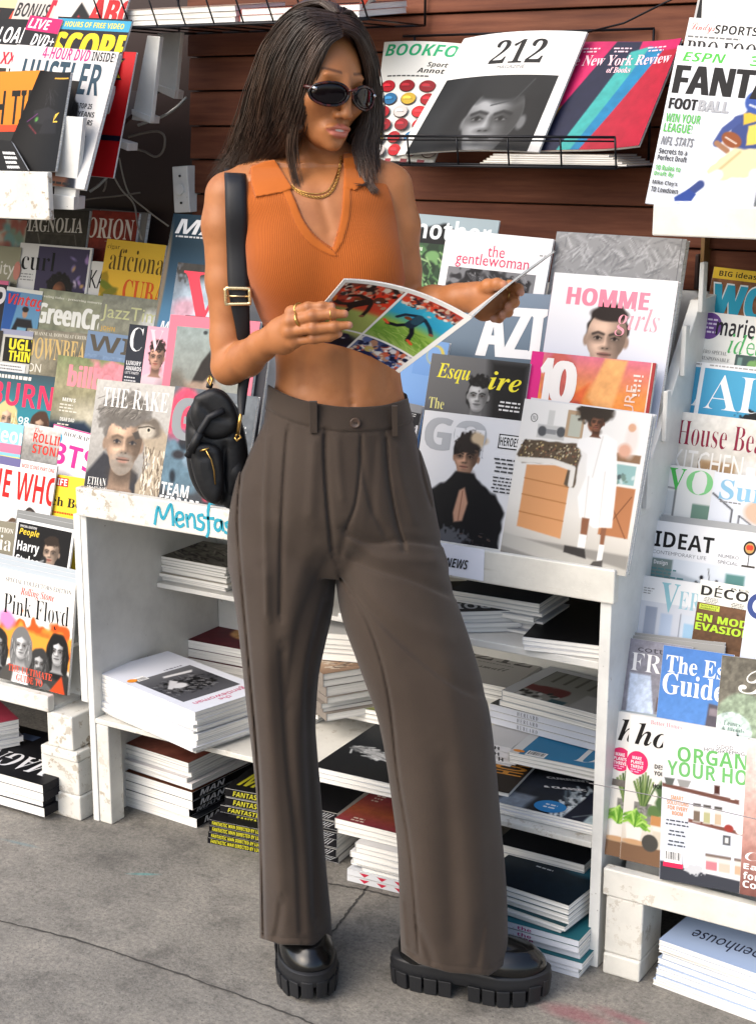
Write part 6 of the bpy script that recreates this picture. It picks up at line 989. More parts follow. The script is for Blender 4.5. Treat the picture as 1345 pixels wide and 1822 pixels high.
# fuller shelves: darker piles further back and beside the front stacks
stack('grey blue cover on the pile at the back of the upper shelf', 'pale copy in the pile at the back of the upper shelf', 'pile at the back of the upper shelf', (800, 1050), (960, 1075), .14, zu+.001, zu+.07, 7, lambda a: a.bg('#2a2f3a'), 0, '#c9ccd2', .006, seed=41)
stack('brown cover on the pile behind the wide white stack', 'cream copy in the pile behind the wide white stack', 'pile at the back of the bottom shelf', (440, 1165), (560, 1195), .16, .267, .40, 9, lambda a: a.bg('#6a4a3a'), 0, '#cfc8bc', .008, seed=42)
stack('navy cover on the small pile left of the black yellow lettered ones', 'white copy in the small pile left of the yellow lettered ones', 'small floor pile by the yellow lettered ones', (395, 1420), (440, 1432), .2, .0, .11, 7, lambda a: a.bg('#1d2433'), 0, '#d9d9dc', .006, seed=43) if 0 else None
stack('charcoal cover on the pile at the back of the floor, right bay', 'pale copy in the pile at the back of the floor, right bay', 'pile at the back of the right bay floor', (880, 1500), (1040, 1540), .15, .0, .17, 10, lambda a: a.bg('#22262c'), 0, '#b9bcc2', .008, seed=44)
# ================================================================ the woman
_h = (R@np.array([0, 0, 1.]))[:2]; _h /= np.linalg.norm(_h); FW = np.array([_h[0], _h[1], 0]); RT = np.array([_h[1], -_h[0], 0]); UP = np.array([0, 0, 1.])
B3 = np.stack([RT, FW, UP])            # person axes: right, away from the lens, up
def P3(px, py, d):
    r = ray(px, py); r = r*(d/(r@FW)); return B3@(CAM+r)
def toW(p): return np.asarray(p)@B3
_M = R.T@B3.T                          # person axes -> lens axes
def proj(A, B, C):
    C = C-H; x = _M[0, 0]*A+_M[0, 1]*B+_M[0, 2]*C; y = _M[1, 0]*A+_M[1, 1]*B+_M[1, 2]*C; z = _M[2, 0]*A+_M[2, 1]*B+_M[2, 2]*C
    return CX+FPX*x/z, CY+FPX*y/z
class Field:
    def __init__(s, lo, hi, h):
        s.lo = np.array(lo, float); s.h = h; s.n = (np.ceil((np.array(hi)-s.lo)/h)).astype(int)+1; s.v = np.full(s.n, .05, np.float32)
    def ax(s, sl=None):
        r = [s.lo[i]+s.h*np.arange(s.n[i], dtype=np.float32) for i in range(3)]
        if sl is not None: r = [r[i][sl[i]] for i in range(3)]
        return r[0][:, None, None], r[1][None, :, None], r[2][None, None, :]
    def box(s, lo, hi):
        a = np.clip(np.floor((np.array(lo)-s.lo)/s.h).astype(int), 0, s.n); b = np.clip(np.ceil((np.array(hi)-s.lo)/s.h).astype(int)+1, 0, s.n)
        return tuple(slice(int(i), int(j)) for i, j in zip(a, b))
    def join(s, sl, d, k, sub=False):
        if any(q.stop <= q.start for q in sl): return
        o = s.v[sl]
        if sub: d = -d; hh = np.clip(.5-.5*(d-o)/k, 0, 1); s.v[sl] = d*(1-hh)*0+np.maximum(o, d)+np.maximum(k-np.abs(o-d), 0)**2/(4*k)
        else: s.v[sl] = np.minimum(o, d)-np.maximum(k-np.abs(o-d), 0)**2/(4*k)
    def cone(s, p, q, r1, r2, k=.008, m=.03):
        p = np.asarray(p, float); q = np.asarray(q, float); R_ = max(r1, r2)+m+k; sl = s.box(np.minimum(p, q)-R_, np.maximum(p, q)+R_); X, Y, Z = s.ax(sl); e = q-p; l2 = e@e+1e-12
        t = np.clip(((X-p[0])*e[0]+(Y-p[1])*e[1]+(Z-p[2])*e[2])/l2, 0, 1)
        d = np.sqrt((X-p[0]-t*e[0])**2+(Y-p[1]-t*e[1])**2+(Z-p[2]-t*e[2])**2)-(r1+(r2-r1)*t); s.join(sl, d.astype(np.float32), k)
    def chain(s, pts, k=.008):
        for a, b in zip(pts[:-1], pts[1:]): s.cone(a[0], b[0], a[1], b[1], k)
    def ell(s, c, r, k=.008, M=None, sub=False, m=.03):
        c = np.asarray(c, float); r = np.asarray(r, float); R_ = r.max()+m+k; sl = s.box(c-R_, c+R_); X, Y, Z = s.ax(sl); X = X-c[0]; Y = Y-c[1]; Z = Z-c[2]
        if M is not None: X, Y, Z = (M[i][0]*X+M[i][1]*Y+M[i][2]*Z for i in range(3))
        k0 = np.sqrt((X/r[0])**2+(Y/r[1])**2+(Z/r[2])**2); k1 = np.sqrt((X/r[0]**2)**2+(Y/r[1]**2)**2+(Z/r[2]**2)**2)+1e-9; s.join(sl, (k0*(k0-1)/k1).astype(np.float32), k, sub)
    def sample(s, p):
        q = (np.asarray(p)-s.lo)/s.h; i = np.clip(np.floor(q).astype(int), 0, s.n-2); f = q-i; v = 0
        for a in (0, 1):
            for b in (0, 1):
                for c in (0, 1): v = v+s.v[tuple((i+np.array([a, b, c])).T)]*((f[..., 0] if a else 1-f[..., 0])*(f[..., 1] if b else 1-f[..., 1])*(f[..., 2] if c else 1-f[..., 2]))
        return v
def nets(F):
    """surface nets: one smooth quad mesh around the zero level"""
    v = F.v; n = np.array(v.shape); ins = v < 0
    c = np.zeros(n-1, np.uint8)
    for a in (0, 1):
        for b in (0, 1):
            for d in (0, 1): c += ins[a:n[0]-1+a, b:n[1]-1+b, d:n[2]-1+d]
    act = np.argwhere((c > 0) & (c < 8)); idx = np.full(n-1, -1, np.int32); idx[tuple(act.T)] = np.arange(len(act))
    cor = np.array([[a, b, d] for a in (0, 1) for b in (0, 1) for d in (0, 1)]); val = np.stack([v[tuple((act+q).T)] for q in cor], 1)
    S_ = np.zeros((len(act), 3)); W = np.zeros(len(act))
    for i in range(8):
        for j in range(i+1, 8):
            if np.abs(cor[i]-cor[j]).sum() != 1: continue
            a, b = val[:, i], val[:, j]; m_ = (a < 0) != (b < 0); t = np.where(m_, a/np.where(m_, a-b, 1), 0); S_ += np.where(m_[:, None], cor[i]+(cor[j]-cor[i])*t[:, None], 0); W += m_
    V = F.lo+F.h*(act+S_/W[:, None]); Q = []
    for ax in range(3):
        u, w = [(1, 2), (2, 0), (0, 1)][ax]; sl0 = [slice(None)]*3; sl1 = [slice(None)]*3; sl0[ax] = slice(0, -1); sl1[ax] = slice(1, None)
        A = ins[tuple(sl0)]; B_ = ins[tuple(sl1)]; e = np.argwhere(A != B_); e = e[(e[:, u] > 0) & (e[:, w] > 0) & (e[:, u] < n[u]-1) & (e[:, w] < n[w]-1)]
        du = np.zeros(3, int); du[u] = 1; dw = np.zeros(3, int); dw[w] = 1
        q = np.stack([idx[tuple(x.T)] for x in (e-du-dw, e-dw, e, e-du)], 1); fl = A[tuple(e.T)]; q[~fl] = q[~fl][:, ::-1]; Q.append(q)
    return V, np.concatenate(Q)
def relax(V, Q, it, w=.5):
    n = len(V); e = np.concatenate([Q[:, [0, 1]], Q[:, [1, 2]], Q[:, [2, 3]], Q[:, [3, 0]]]); e = np.concatenate([e, e[:, ::-1]]); cnt = np.bincount(e[:, 0], minlength=n)[:, None]
    for _ in range(it):
        s = np.stack([np.bincount(e[:, 0], V[e[:, 1], i], n) for i in range(3)], 1)/np.maximum(cnt, 1); V = V+(s-V)*w
    return V
WL = toW(P3(640, 1740, 2.80)); WL[2] = 0
woman = empty('person', tuple(WL), 'woman in orange ribbed crop top and wide brown trousers reading an open magazine', 'person')
def wmesh(name, V, Q, mats, vcol=None, parent=None, attr=None, midx=None):
    me = mesh_from(name, toW(V)-WL, Q.ravel(), np.full(len(Q), 4), mats if isinstance(mats, list) else [mats], midx, vcol, True)
    if attr is not None:
        a = me.attributes.new('rib', 'FLOAT', 'POINT'); a.data.foreach_set('value', attr.astype(np.float32))
    return link(name, me, parent or woman)
# ---- skin
def rows(tab, c):
    t = np.array(sorted(tab, key=lambda r: r[0])); return [np.interp(c, t[:, 0], t[:, i]) for i in range(1, t.shape[1])]
def slab_rows(px_rows, d):
    out = []
    for (py, xl, xr, dd, dep) in px_rows:
        l = P3(xl, py, d+dd); r = P3(xr, py, d+dd); out.append(((l[2]+r[2])/2, (l[0]+r[0])/2, (r[0]-l[0])/2, d+dd, dep))
    return out
def smooth_tab(t, n=120):
    t = sorted(t); z = np.array([r[0] for r in t]); zz = np.linspace(z[0], z[-1], n); A = np.stack([np.interp(zz, z, [r[i] for r in t]) for i in range(1, len(t[0]))], 1)
    for _ in range(6): A[1:-1] = .25*A[:-2]+.5*A[1:-1]+.25*A[2:]
    return [tuple([zz[i]]+list(A[i])) for i in range(n)]
DB = 2.82
TOR = smooth_tab(slab_rows([(296, 480, 640, .02, .045), (306, 440, 668, .01, .058), (322, 412, 700, .008, .068), (350, 405, 710, 0, .082), (400, 424, 712, 0, .094), (450, 436, 711, 0, .097), (500, 446, 710, 0, .095), (550, 462, 707, 0, .09), (600, 483, 707, 0, .086), (640, 491, 710, 0, .085), (680, 491, 714, 0, .086), (720, 482, 722, 0, .09), (760, 466, 734, 0, .098), (850, 440, 750, .005, .11), (960, 440, 750, .01, .10)], DB))
def sup(X, Y, Z, tab, p=2.2):
    ca, ra, cb, rb = rows(tab, Z); q = (np.abs((X-ca)/ra)**p+np.abs((Y-cb)/rb)**p)**(1/p); return ((q-1)*np.minimum(ra, rb)*1.05).astype(np.float32)
HB = .0021
lo = P3(340, 1000, 2.56); lo[2] = .86; lo[1] = 2.50; lo[0] = P3(345, 400, 2.8)[0]; hi = np.array([P3(945, 520, 2.8)[0], 2.98, P3(600, 0, 2.82)[2]+.01])
SK = Field(lo, hi, HB)
def torso(F, off=0., bust=True):
    X, Y, Z = F.ax(); t = sup(X, Y, Z, TOR); z1 = TOR[-1][0]; z0 = TOR[0][0]
    F.v = np.maximum(t, np.maximum(Z-z1, z0-Z)-.004).astype(np.float32)
    if bust:
        for px in (515, 650): F.ell(P3(px, 474, 2.766), (.055, .045, .058), .05)
    F.cone(P3(440, 322, 2.835), P3(545, 292, 2.86), .032, .045, .03); F.cone(P3(680, 318, 2.835), P3(590, 290, 2.86), .03, .045, .03)
torso(SK)
# neck and clavicles
SK.chain([(P3(556, 340, 2.862), .054), (P3(561, 295, 2.862), .0455), (P3(564, 215, 2.862), .046)], .018)
SK.cone(P3(545, 335, 2.772), P3(450, 322, 2.79), .007, .008, .02); SK.cone(P3(590, 335, 2.772), P3(670, 315, 2.79), .007, .008, .02)
SK.cone(P3(535, 262, 2.822), P3(576, 335, 2.785), .010, .007, .02)
# arms
SK.chain([(P3(408, 348, 2.825), .043), (P3(403, 400, 2.822), .042), (P3(404, 500, 2.815), .0365), (P3(407, 600, 2.805), .0315), (P3(408, 648, 2.797), .032)], .014)
SK.chain([(P3(408, 654, 2.797), .0315), (P3(438, 638, 2.752), .0315), (P3(466, 615, 2.705), .0255), (P3(482, 604, 2.682), .0215)], .010)
SK.chain([(P3(694, 332, 2.828), .040), (P3(708, 400, 2.832), .0375), (P3(714, 480, 2.838), .034), (P3(720, 552, 2.835), .033)], .014)
SK.chain([(P3(720, 552, 2.835), .034), (P3(770, 540, 2.80), .031), (P3(815, 530, 2.765), .024), (P3(838, 526, 2.75), .0215)], .012)
NAILS = []; 
def finger(pts, rs, nail=True):
    Q = [P3(*p) for p in pts]; SK.chain(list(zip(Q, rs)), .0035)
    for q, r in zip(Q[1:-1], rs[1:-1]): SK.ell(q, (r*1.08,)*3, .003)
    if nail: NAILS.append((Q[-1]+(Q[-1]-Q[-2])/np.linalg.norm(Q[-1]-Q[-2])*rs[-1]*.3, Q[-1]-Q[-2]))
# her right hand: back towards us, fingers over the outside of the magazine
SK.chain([(P3(482, 604, 2.682), .021), (P3(500, 592, 2.664), .024), (P3(516, 578, 2.648), .022)], .012); SK.chain([(P3(484, 608, 2.68), .019), (P3(505, 606, 2.66), .021), (P3(520, 604, 2.645), .0165)], .012)
finger([(519, 556, 2.640), (548, 547, 2.622), (573, 545, 2.618), (590, 545, 2.617)], [.0105, .0092, .0082, .0070])
finger([(517, 572, 2.634), (556, 562, 2.612), (590, 558, 2.610), (613, 558, 2.610)], [.0108, .0096, .0085, .0072])
finger([(516, 589, 2.634), (557, 584, 2.612), (595, 580, 2.610), (621, 578, 2.611)], [.0105, .0092, .0082, .0070])
finger([(524, 608, 2.640), (556, 603, 2.622), (585, 597, 2.620), (603, 593, 2.621)], [.0098, .0082, .0074, .0064])
for x, y, d in ((519, 556, 2.637), (516, 572, 2.631), (515, 590, 2.631), (523, 608, 2.637)): SK.ell(P3(x, y, d), (.0118,)*3, .006)
finger([(492, 586, 2.676), (520, 562, 2.664), (552, 560, 2.662), (572, 566, 2.662)], [.0145, .0115, .010, .0085], False)
# her left hand: behind the far half of the magazine
SK.chain([(P3(838, 526, 2.75), .0205), (P3(858, 528, 2.748), .024), (P3(878, 528, 2.742), .023)], .012); SK.chain([(P3(840, 536, 2.75), .018), (P3(862, 548, 2.745), .02), (P3(878, 548, 2.74), .017)], .012)
finger([(884, 512, 2.742), (908, 508, 2.73), (922, 513, 2.714), (926, 520, 2.704)], [.0105, .0092, .0082, .0070])
finger([(888, 525, 2.74), (913, 528, 2.722), (915, 538, 2.704), (905, 544, 2.698)], [.0105, .0094, .0083, .0072])
finger([(884, 540, 2.74), (905, 546, 2.722), (904, 555, 2.704), (894, 559, 2.698)], [.0102, .009, .008, .0070])
finger([(876, 552, 2.742), (892, 560, 2.726), (888, 566, 2.71), (878, 567, 2.704)], [.0095, .0082, .0074, .0064])
finger([(850, 518, 2.742), (868, 508, 2.722), (884, 505, 2.706), (895, 506, 2.700)], [.0135, .0112, .0098, .0082])
# head
yaw, pit, rol = math.radians(38), math.radians(7), math.radians(5)
hf = np.array([math.sin(yaw)*math.cos(pit), -math.cos(yaw)*math.cos(pit), -math.sin(pit)]); hr = np.cross(hf, np.array([0, 0, 1.])); hr /= np.linalg.norm(hr); hr = -hr if hr[0] < 0 else hr
hu = np.cross(hr, hf); hu = hu if hu[2] > 0 else -hu
_c, _s = math.cos(rol), math.sin(rol); hr, hu = hr*_c-hu*_s, hu*_c+hr*_s
HM = np.stack([hr, hf, hu]); HC = P3(560, 157, 2.825)
def Hd(x, y, z): return HC+hr*x+hf*y+hu*z
def he(c, r, k=.01, sub=False): SK.ell(Hd(*c), r, k, HM, sub)
he((0, -.014, .032), (.070, .090, .090), .012); he((0, .028, .012), (.062, .062, .076), .02)
SK.cone(Hd(0, .026, -.010), Hd(0, .048, -.058), .058, .0335, .022)
for s_ in (-1, 1):
    he((s_*.038, .014, -.046), (.018, .034, .020), .03)
    he((s_*.041, .056, -.014), (.021, .022, .017), .026); he((s_*.073, -.008, -.005), (.008, .018, .030), .006)
he((0, .072, -.0845), (.0155, .0150, .0125), .012); he((0, .052, -.076), (.026, .026, .012), .016)
def ys(x, z):
    t = np.linspace(.125, .03, 200); p = np.array([Hd(x, q, z) for q in t]); return t[np.argmax(SK.sample(p) < 0)]
for s_ in (-1, 1):
    he((s_*.032, ys(s_*.032, .004)+.004, .004), (.017, .012, .011), .012, True); he((s_*.0315, ys(s_*.0315, .004)-.009, .004), (.013, .011, .0105), .004)
    he((s_*.025, ys(s_*.025, .029)-.0045, .029), (.016, .006, .0045), .010)
yb_, yt_ = ys(0, .022), ys(0, -.030)
SK.chain([(Hd(0, yb_-.005, .024), .0062), (Hd(0, yb_+.005, .000), .0068), (Hd(0, yt_+.0145, -.0300), .0084)], .009)
he((0, yt_+.015, -.0325), (.0088, .0085, .0075), .005)
for s_ in (-1, 1): he((s_*.0115, yt_+.006, -.0345), (.0066, .0098, .0062), .005); he((s_*.0058, yt_+.0100, -.0405), (.0030, .0042, .0026), .002, True)
ym = ys(0, -.062); he((0, ym-.009, -.060), (.026, .014, .018), .014); ym = ys(0, -.060)
for s_ in (-1, 1): he((s_*.0085, ym-.0025, -.0552), (.0145, .0062, .0046), .0025); he((s_*.0175, ym-.007, -.0578), (.0095, .0055, .0034), .003)
he((0, ym-.0028, -.0670), (.0185, .0072, .0062), .0025); he((0, ym+.004, -.0602), (.0170, .0090, .0018), .0014, True)
he((0, ys(0, -.0765)+.003, -.0765), (.014, .0055, .0030), .005, True); he((0, ys(0, -.047)+.0015, -.047), (.0026, .0030, .0060), .003, True)
X, Y, Z = SK.ax(SK.box(SK.lo, SK.lo+SK.h*SK.n)); pxs, pys = proj(X, Y, Z)
# navel and the soft groove down the belly
def groove_px(F, pts, w, dep, pxs, pys, front=None, asym=0.):
    P = np.array(pts, float); lo_, hi_ = P.min(0)-3*w, P.max(0)+3*w
    bb = (pxs > lo_[0]) & (pxs < hi_[0]) & (pys > lo_[1]) & (pys < hi_[1])
    if front is not None: bb = bb & front
    ii = np.nonzero(bb); x, y = pxs[ii], pys[ii]; D = np.full(x.shape, 1e9); sg = np.zeros(x.shape)
    for a, b in zip(P[:-1], P[1:]):
        e = b-a; t = np.clip(((x-a[0])*e[0]+(y-a[1])*e[1])/(e@e), 0, 1); dd = (x-a[0]-t*e[0])**2+(y-a[1]-t*e[1])**2; sg = np.where(dd < D, np.sign((x-a[0])*e[1]-(y-a[1])*e[0]), sg); D = np.minimum(D, dd)
    D = np.sqrt(D); L_ = np.concatenate([[0], np.cumsum(np.linalg.norm(np.diff(P, axis=0), axis=1))]); 
    ends = np.minimum(np.hypot(x-P[0, 0], y-P[0, 1]), np.hypot(x-P[-1, 0], y-P[-1, 1])); fade = np.clip(ends/(2.2*w)+.25, 0, 1)
    ww = np.where(sg > 0, w*(1+asym), w*(1-asym)); F.v[ii] += (dep*fade*np.exp(-(D/ww)**2)).astype(np.float32)
fr = (Y < DB) & np.ones_like(pxs, bool)
groove_px(SK, [(622, 600), (626, 715)], 9, .0045, pxs, pys, fr); groove_px(SK, [(585, 600), (588, 712)], 18, -.0045, pxs, pys, fr); groove_px(SK, [(655, 630), (655, 712)], 14, -.004, pxs, pys, fr); groove_px(SK, [(545, 610), (540, 705)], 12, .0035, pxs, pys, fr); groove_px(SK, [(685, 640), (690, 705)], 9, .003, pxs, pys, fr); groove_px(SK, [(626, 714), (627, 722)], 4, .006, pxs, pys, fr)
groove_px(SK, [(568, 345), (590, 425)], 9, .003, pxs, pys, fr)
V, Q = nets(SK); V = relax(V, Q, 2, .4)
# natural colour: lips, brows, nails, palms
L0 = (V-HC)@HM.T; base = lin(srgb('#a1683f')); vc = np.tile(base, (len(V), 1))
def paint(m_, col): 
    global vc
    vc = vc*(1-m_[:, None])+lin(srgb(col))*m_[:, None]
x, y, z = L0.T
lw_ = np.abs(x); up_ = -.0500-.0024*np.clip(1-np.abs(lw_-.0055)/.0055, -1, 1)*-.6-(lw_/.0245)**2*.0085; dn_ = -.0738+(lw_/.0245)**2*.0120
lipm = np.clip((np.minimum(up_-z, z-dn_)+.0012)/.0022, 0, 1)*(y > .075)*(lw_ < .0265); paint(.85*lipm, '#b86a5c')
teeth = np.clip(2.0-((x/.011)**2+((z+.0602)/.0021)**2)*2., 0, 1)*(y > .07)*(y < ym+.0006); paint(teeth, '#e6ded6')
for s_ in (-1, 1):
    bz = .0345+.003*np.clip((s_*x-.012)/.026, 0, 1)-.0065*np.clip((s_*x-.038)/.018, 0, 1)**2; bm = np.clip(1.3-np.abs(z-bz)/(.0031-.0013*np.clip((s_*x-.03)/.026, 0, 1)), 0, 1)*((s_*x > .012) & (s_*x < .056))*(y > .05); paint(.75*bm, '#3a261c')
for kx, ky, kd in ((519, 556, 2.637), (516, 572, 2.631), (515, 590, 2.631), (523, 608, 2.637), (548, 547, 2.622), (556, 562, 2.612), (557, 584, 2.612), (556, 603, 2.622), (573, 545, 2.618), (590, 558, 2.610), (595, 580, 2.610)):
    paint(.35*np.clip(1.3-np.linalg.norm(V-P3(kx, ky, kd-.008), axis=1)/.008, 0, 1), '#6e4028')
for ex_ in (P3(398, 676, 2.80), P3(722, 570, 2.82)): paint(.3*np.clip(1.2-np.linalg.norm(V-ex_, axis=1)/.035, 0, 1), '#7a4a30')
for n_, dr in NAILS:
    m_ = np.clip(1.6-np.linalg.norm(V-n_, axis=1)/.0058, 0, 1); paint(.6*m_, '#d9a494')
def skin_mat():
    mt = mat('skin', rough=.5, spec=.35); nt, b, N, L = nodes(mt); a = N.new('ShaderNodeVertexColor'); a.layer_name = 'print'
    n = tex(nt, 'Noise', 14, Detail=5, Roughness=.65); n2 = tex(nt, 'Noise', 420, Detail=3)
    r = ramp(nt, n.outputs[0], [(.3, (.82, .77, .74)), (.5, (1, 1, 1)), (.75, (1.1, 1.08, 1.06))]); L.new(mixc(nt, 1., a.outputs[0], r.outputs[0], 'MULTIPLY'), b.inputs['Base Color'])
    b.inputs['Subsurface Weight'].default_value = .06; b.inputs['Subsurface Radius'].default_value = (.012, .005, .003); b.inputs['Subsurface Scale'].default_value = .5
    L.new(bump(nt, n2.outputs[0], .12, .0004), b.inputs['Normal']); n4 = tex(nt, 'Noise', 60, Detail=4, Roughness=.7); rr = N.new('ShaderNodeMapRange'); rr.inputs['To Min'].default_value = .40; rr.inputs['To Max'].default_value = .54; L.new(n4.outputs[0], rr.inputs['Value']); L.new(rr.outputs[0], b.inputs['Roughness']); return mt
M_SKIN = skin_mat(); wmesh('body', V, Q, M_SKIN, vc)
def march(px, py, F=None, d0=2.45, d1=3.0, lift=0.):
    F = F or SK; d = np.linspace(d0, d1, 500); r = ray(px, py); k = d/(r@FW); pts = (CAM+r*k[:, None])@B3.T
    ok = np.all((pts > F.lo) & (pts < F.lo+F.h*(F.n-1)), axis=1); v = np.full(len(d), 1.); v[ok] = F.sample(pts[ok]); i = np.argmax(v < lift); return pts[max(i, 1)-1], d[max(i, 1)-1]
# ---- crop top
TP = Field(P3(390, 640, 2.6)*[1, 0, 1]+[0, 2.64, 0], P3(735, 262, 2.82)*[1, 0, 1]+[0, 2.96, 0], .002)
torso(TP)
tx, ty, tz = TP.ax(); tpx, tpy = proj(tx, ty, tz)
def sdpoly(px, py, pts):
    P = np.array(pts, float); D = np.full(px.shape, 1e9, np.float32); ins = np.zeros(px.shape, bool)
    for i in range(len(P)):
        a, b = P[i], P[(i+1) % len(P)]; e = b-a; t = np.clip(((px-a[0])*e[0]+(py-a[1])*e[1])/(e@e+1e-9), 0, 1); D = np.minimum(D, (px-a[0]-t*e[0])**2+(py-a[1]-t*e[1])**2)
        ins ^= ((a[1] > py) != (b[1] > py)) & (px < (b[0]-a[0])*(py-a[1])/((b[1]-a[1]) if abs(b[1]-a[1]) > 1e-9 else 1e-9)+a[0])
    return np.sqrt(D)*np.where(ins, -1, 1)/1010.
def curve(pts, n=6):
    P = np.array(pts, float); out = []
    for i in range(len(P)-1):
        p0, p1, p2, p3 = P[max(i-1, 0)], P[i], P[i+1], P[min(i+2, len(P)-1)]
        for f in np.arange(n)/n: out.append(.5*((2*p1)+(-p0+p2)*f+(2*p0-5*p1+4*p2-p3)*f*f+(-p0+3*p1-3*p2+p3)*f**3))
    return [tuple(q) for q in out]+[tuple(P[-1])]
armL = [(448, 292), (440, 320), (437, 380), (437, 440), (440, 500), (430, 540), (425, 600)]; armR = [(735, 600), (725, 520), (712, 440), (705, 390), (692, 335), (672, 300), (662, 284)]
main = curve(armL)+[(430, 588), (470, 582), (560, 605), (640, 612), (735, 590)]+curve(armR)+curve([(612, 268), (610, 330), (606, 385), (592, 440)], 6)+curve([(592, 440), (562, 418), (540, 388), (522, 345), (500, 306), (488, 283)], 6)
PM = sdpoly(tpx, tpy, main); back = ty > DB+.03
raw = TP.v.copy(); PMb = np.where(back, np.maximum(tz-P3(560, 300, 2.86)[2], PM*0-1), PM); zc = P3(560, 612, 2.75)[2]; PMb = np.where(back, np.maximum(PMb, zc-tz), PMb)
shell = lambda off, P_: np.maximum(raw-off, P_)
TP.v = np.maximum(shell(.0042, PMb), -(raw+.006)).astype(np.float32)
frt = ~back
band = curve([(612, 285), (611, 330), (607, 385), (594, 442)], 5)+[(596, 452)]+curve([(610, 430), (622, 385), (624, 330), (626, 285)], 5)
band2 = curve([(498, 306), (520, 345), (538, 388), (560, 420), (592, 445)], 5)+[(600, 455)]+curve([(590, 455), (550, 432), (526, 398), (508, 352), (484, 312)], 5)
colL = [(446, 296), (470, 286), (489, 283), (505, 308), (521, 334), (500, 342), (455, 350), (447, 325)]; colR = [(611, 272), (640, 270), (668, 288), (680, 310), (655, 322), (632, 338), (613, 332)]
for P_, off in ((band, .0062), (band2, .0062), (colL, .0092), (colR, .0092)):
    d_ = np.maximum(raw-off, np.where(back, 1., sdpoly(tpx, tpy, P_))); TP.v = np.minimum(TP.v, np.maximum(d_, -(raw+.002))).astype(np.float32)
groove_px(TP, [(468, 572), (520, 585), (600, 592)], 3, .0015, tpx, tpy, frt)
V, Q = nets(TP); V = relax(V, Q, 2, .45)
ca, ra, cb, rb = rows(TOR, V[:, 2]); rib = np.arctan2((V[:, 0]-ca)/ra, -(V[:, 1]-cb)/rb)*54
vp = np.stack(proj(V[:, 0], V[:, 1], V[:, 2]), 1); flat = np.zeros(len(V))
for P_ in (band, band2, colL, colR): flat = np.maximum(flat, (sdpoly(vp[:, 0], vp[:, 1], P_) < 0)*(V[:, 1] < DB+.03))
def top_mat():
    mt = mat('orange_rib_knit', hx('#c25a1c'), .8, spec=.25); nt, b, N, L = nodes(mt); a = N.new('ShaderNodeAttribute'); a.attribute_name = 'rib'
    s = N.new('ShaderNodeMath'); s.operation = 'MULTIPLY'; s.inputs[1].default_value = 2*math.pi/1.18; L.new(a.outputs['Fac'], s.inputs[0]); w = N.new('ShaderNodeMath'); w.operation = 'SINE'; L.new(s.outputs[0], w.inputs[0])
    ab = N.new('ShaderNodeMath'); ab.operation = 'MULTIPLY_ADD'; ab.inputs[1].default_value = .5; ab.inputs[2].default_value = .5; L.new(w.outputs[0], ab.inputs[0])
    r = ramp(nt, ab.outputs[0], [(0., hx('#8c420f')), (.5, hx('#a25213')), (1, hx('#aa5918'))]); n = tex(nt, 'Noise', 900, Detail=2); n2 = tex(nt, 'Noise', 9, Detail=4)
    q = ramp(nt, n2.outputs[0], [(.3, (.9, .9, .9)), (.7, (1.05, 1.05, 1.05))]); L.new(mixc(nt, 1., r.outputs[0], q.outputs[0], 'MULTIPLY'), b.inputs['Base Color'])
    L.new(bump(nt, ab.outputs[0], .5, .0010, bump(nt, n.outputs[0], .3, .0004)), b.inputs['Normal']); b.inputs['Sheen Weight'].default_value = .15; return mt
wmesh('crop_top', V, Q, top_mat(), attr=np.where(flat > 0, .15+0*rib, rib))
# ---- trousers
DL, DR = 2.83, 2.745
UPR = slab_rows([(680, 490, 717, 0, .094), (700, 484, 720, 0, .097), (750, 468, 735, 0, .108), (800, 442, 748, 0, .118), (850, 421, 763, .0, .125), (900, 410, 772, .0, .128), (950, 405, 783, .004, .118), (1008, 409, 794, .012, .095)], 2.815)
LEG = slab_rows([(760, 480, 600, 2.815-DL, .07), (900, 425, 600, 2.815-DL, .10), (1000, 407, 598, -.01, .118), (1090, 423, 592, -.005, .118), (1200, 436, 567, 0, .112), (1300, 446, 560, 0, .108), (1400, 454, 566, 0, .106), (1500, 459, 575, 0, .106), (1600, 461, 584, 0, .108), (1720, 462, 595, 0, .11)], DL)
RLG = slab_rows([(760, 600, 720, 2.815-DR, .07), (900, 600, 760, 2.815-DR, .10), (1000, 597, 793, .055, .115), (1050, 598, 805, .045, .115), (1100, 606, 822, .035, .115), (1180, 638, 848, .02, .112), (1260, 667, 871, .01, .108), (1300, 676, 877, .005, .106), (1400, 694, 886, 0, .104), (1500, 708, 893, 0, .104), (1600, 713, 899, 0, .106), (1780, 717, 903, 0, .11)], DR)
UPR, LEG, RLG = smooth_tab(UPR, 60), smooth_tab(LEG, 90), smooth_tab(RLG, 90)
tlo = np.array([P3(395, 950, 2.9)[0], 2.60, .05]); thi = np.array([P3(915, 1500, 2.7)[0], 2.97, P3(500, 668, 2.8)[2]]); TR = Field(tlo, thi, .0026)
X, Y, Z = TR.ax(); u = sup(X, Y, Z, UPR, 2.15); u = np.maximum(u, UPR[0][0]-Z); l = sup(X, Y, Z, LEG, 2.25); r = sup(X, Y, Z, RLG, 2.25)
def sm(a, b, k): return np.minimum(a, b)-np.maximum(k-np.abs(a-b), 0)**2/(4*k)
zcr = P3(598, 1005, 2.72)[2]
kk = .004
d = np.minimum(l, r)-np.maximum(.006-np.abs(l-r), 0)**2/(.024); d = sm(d, u, .010); TR.v = d.astype(np.float32)
kpx, kpy = proj(X, Y, Z); fr = (Y < 2.86) & np.ones_like(kpx, bool)
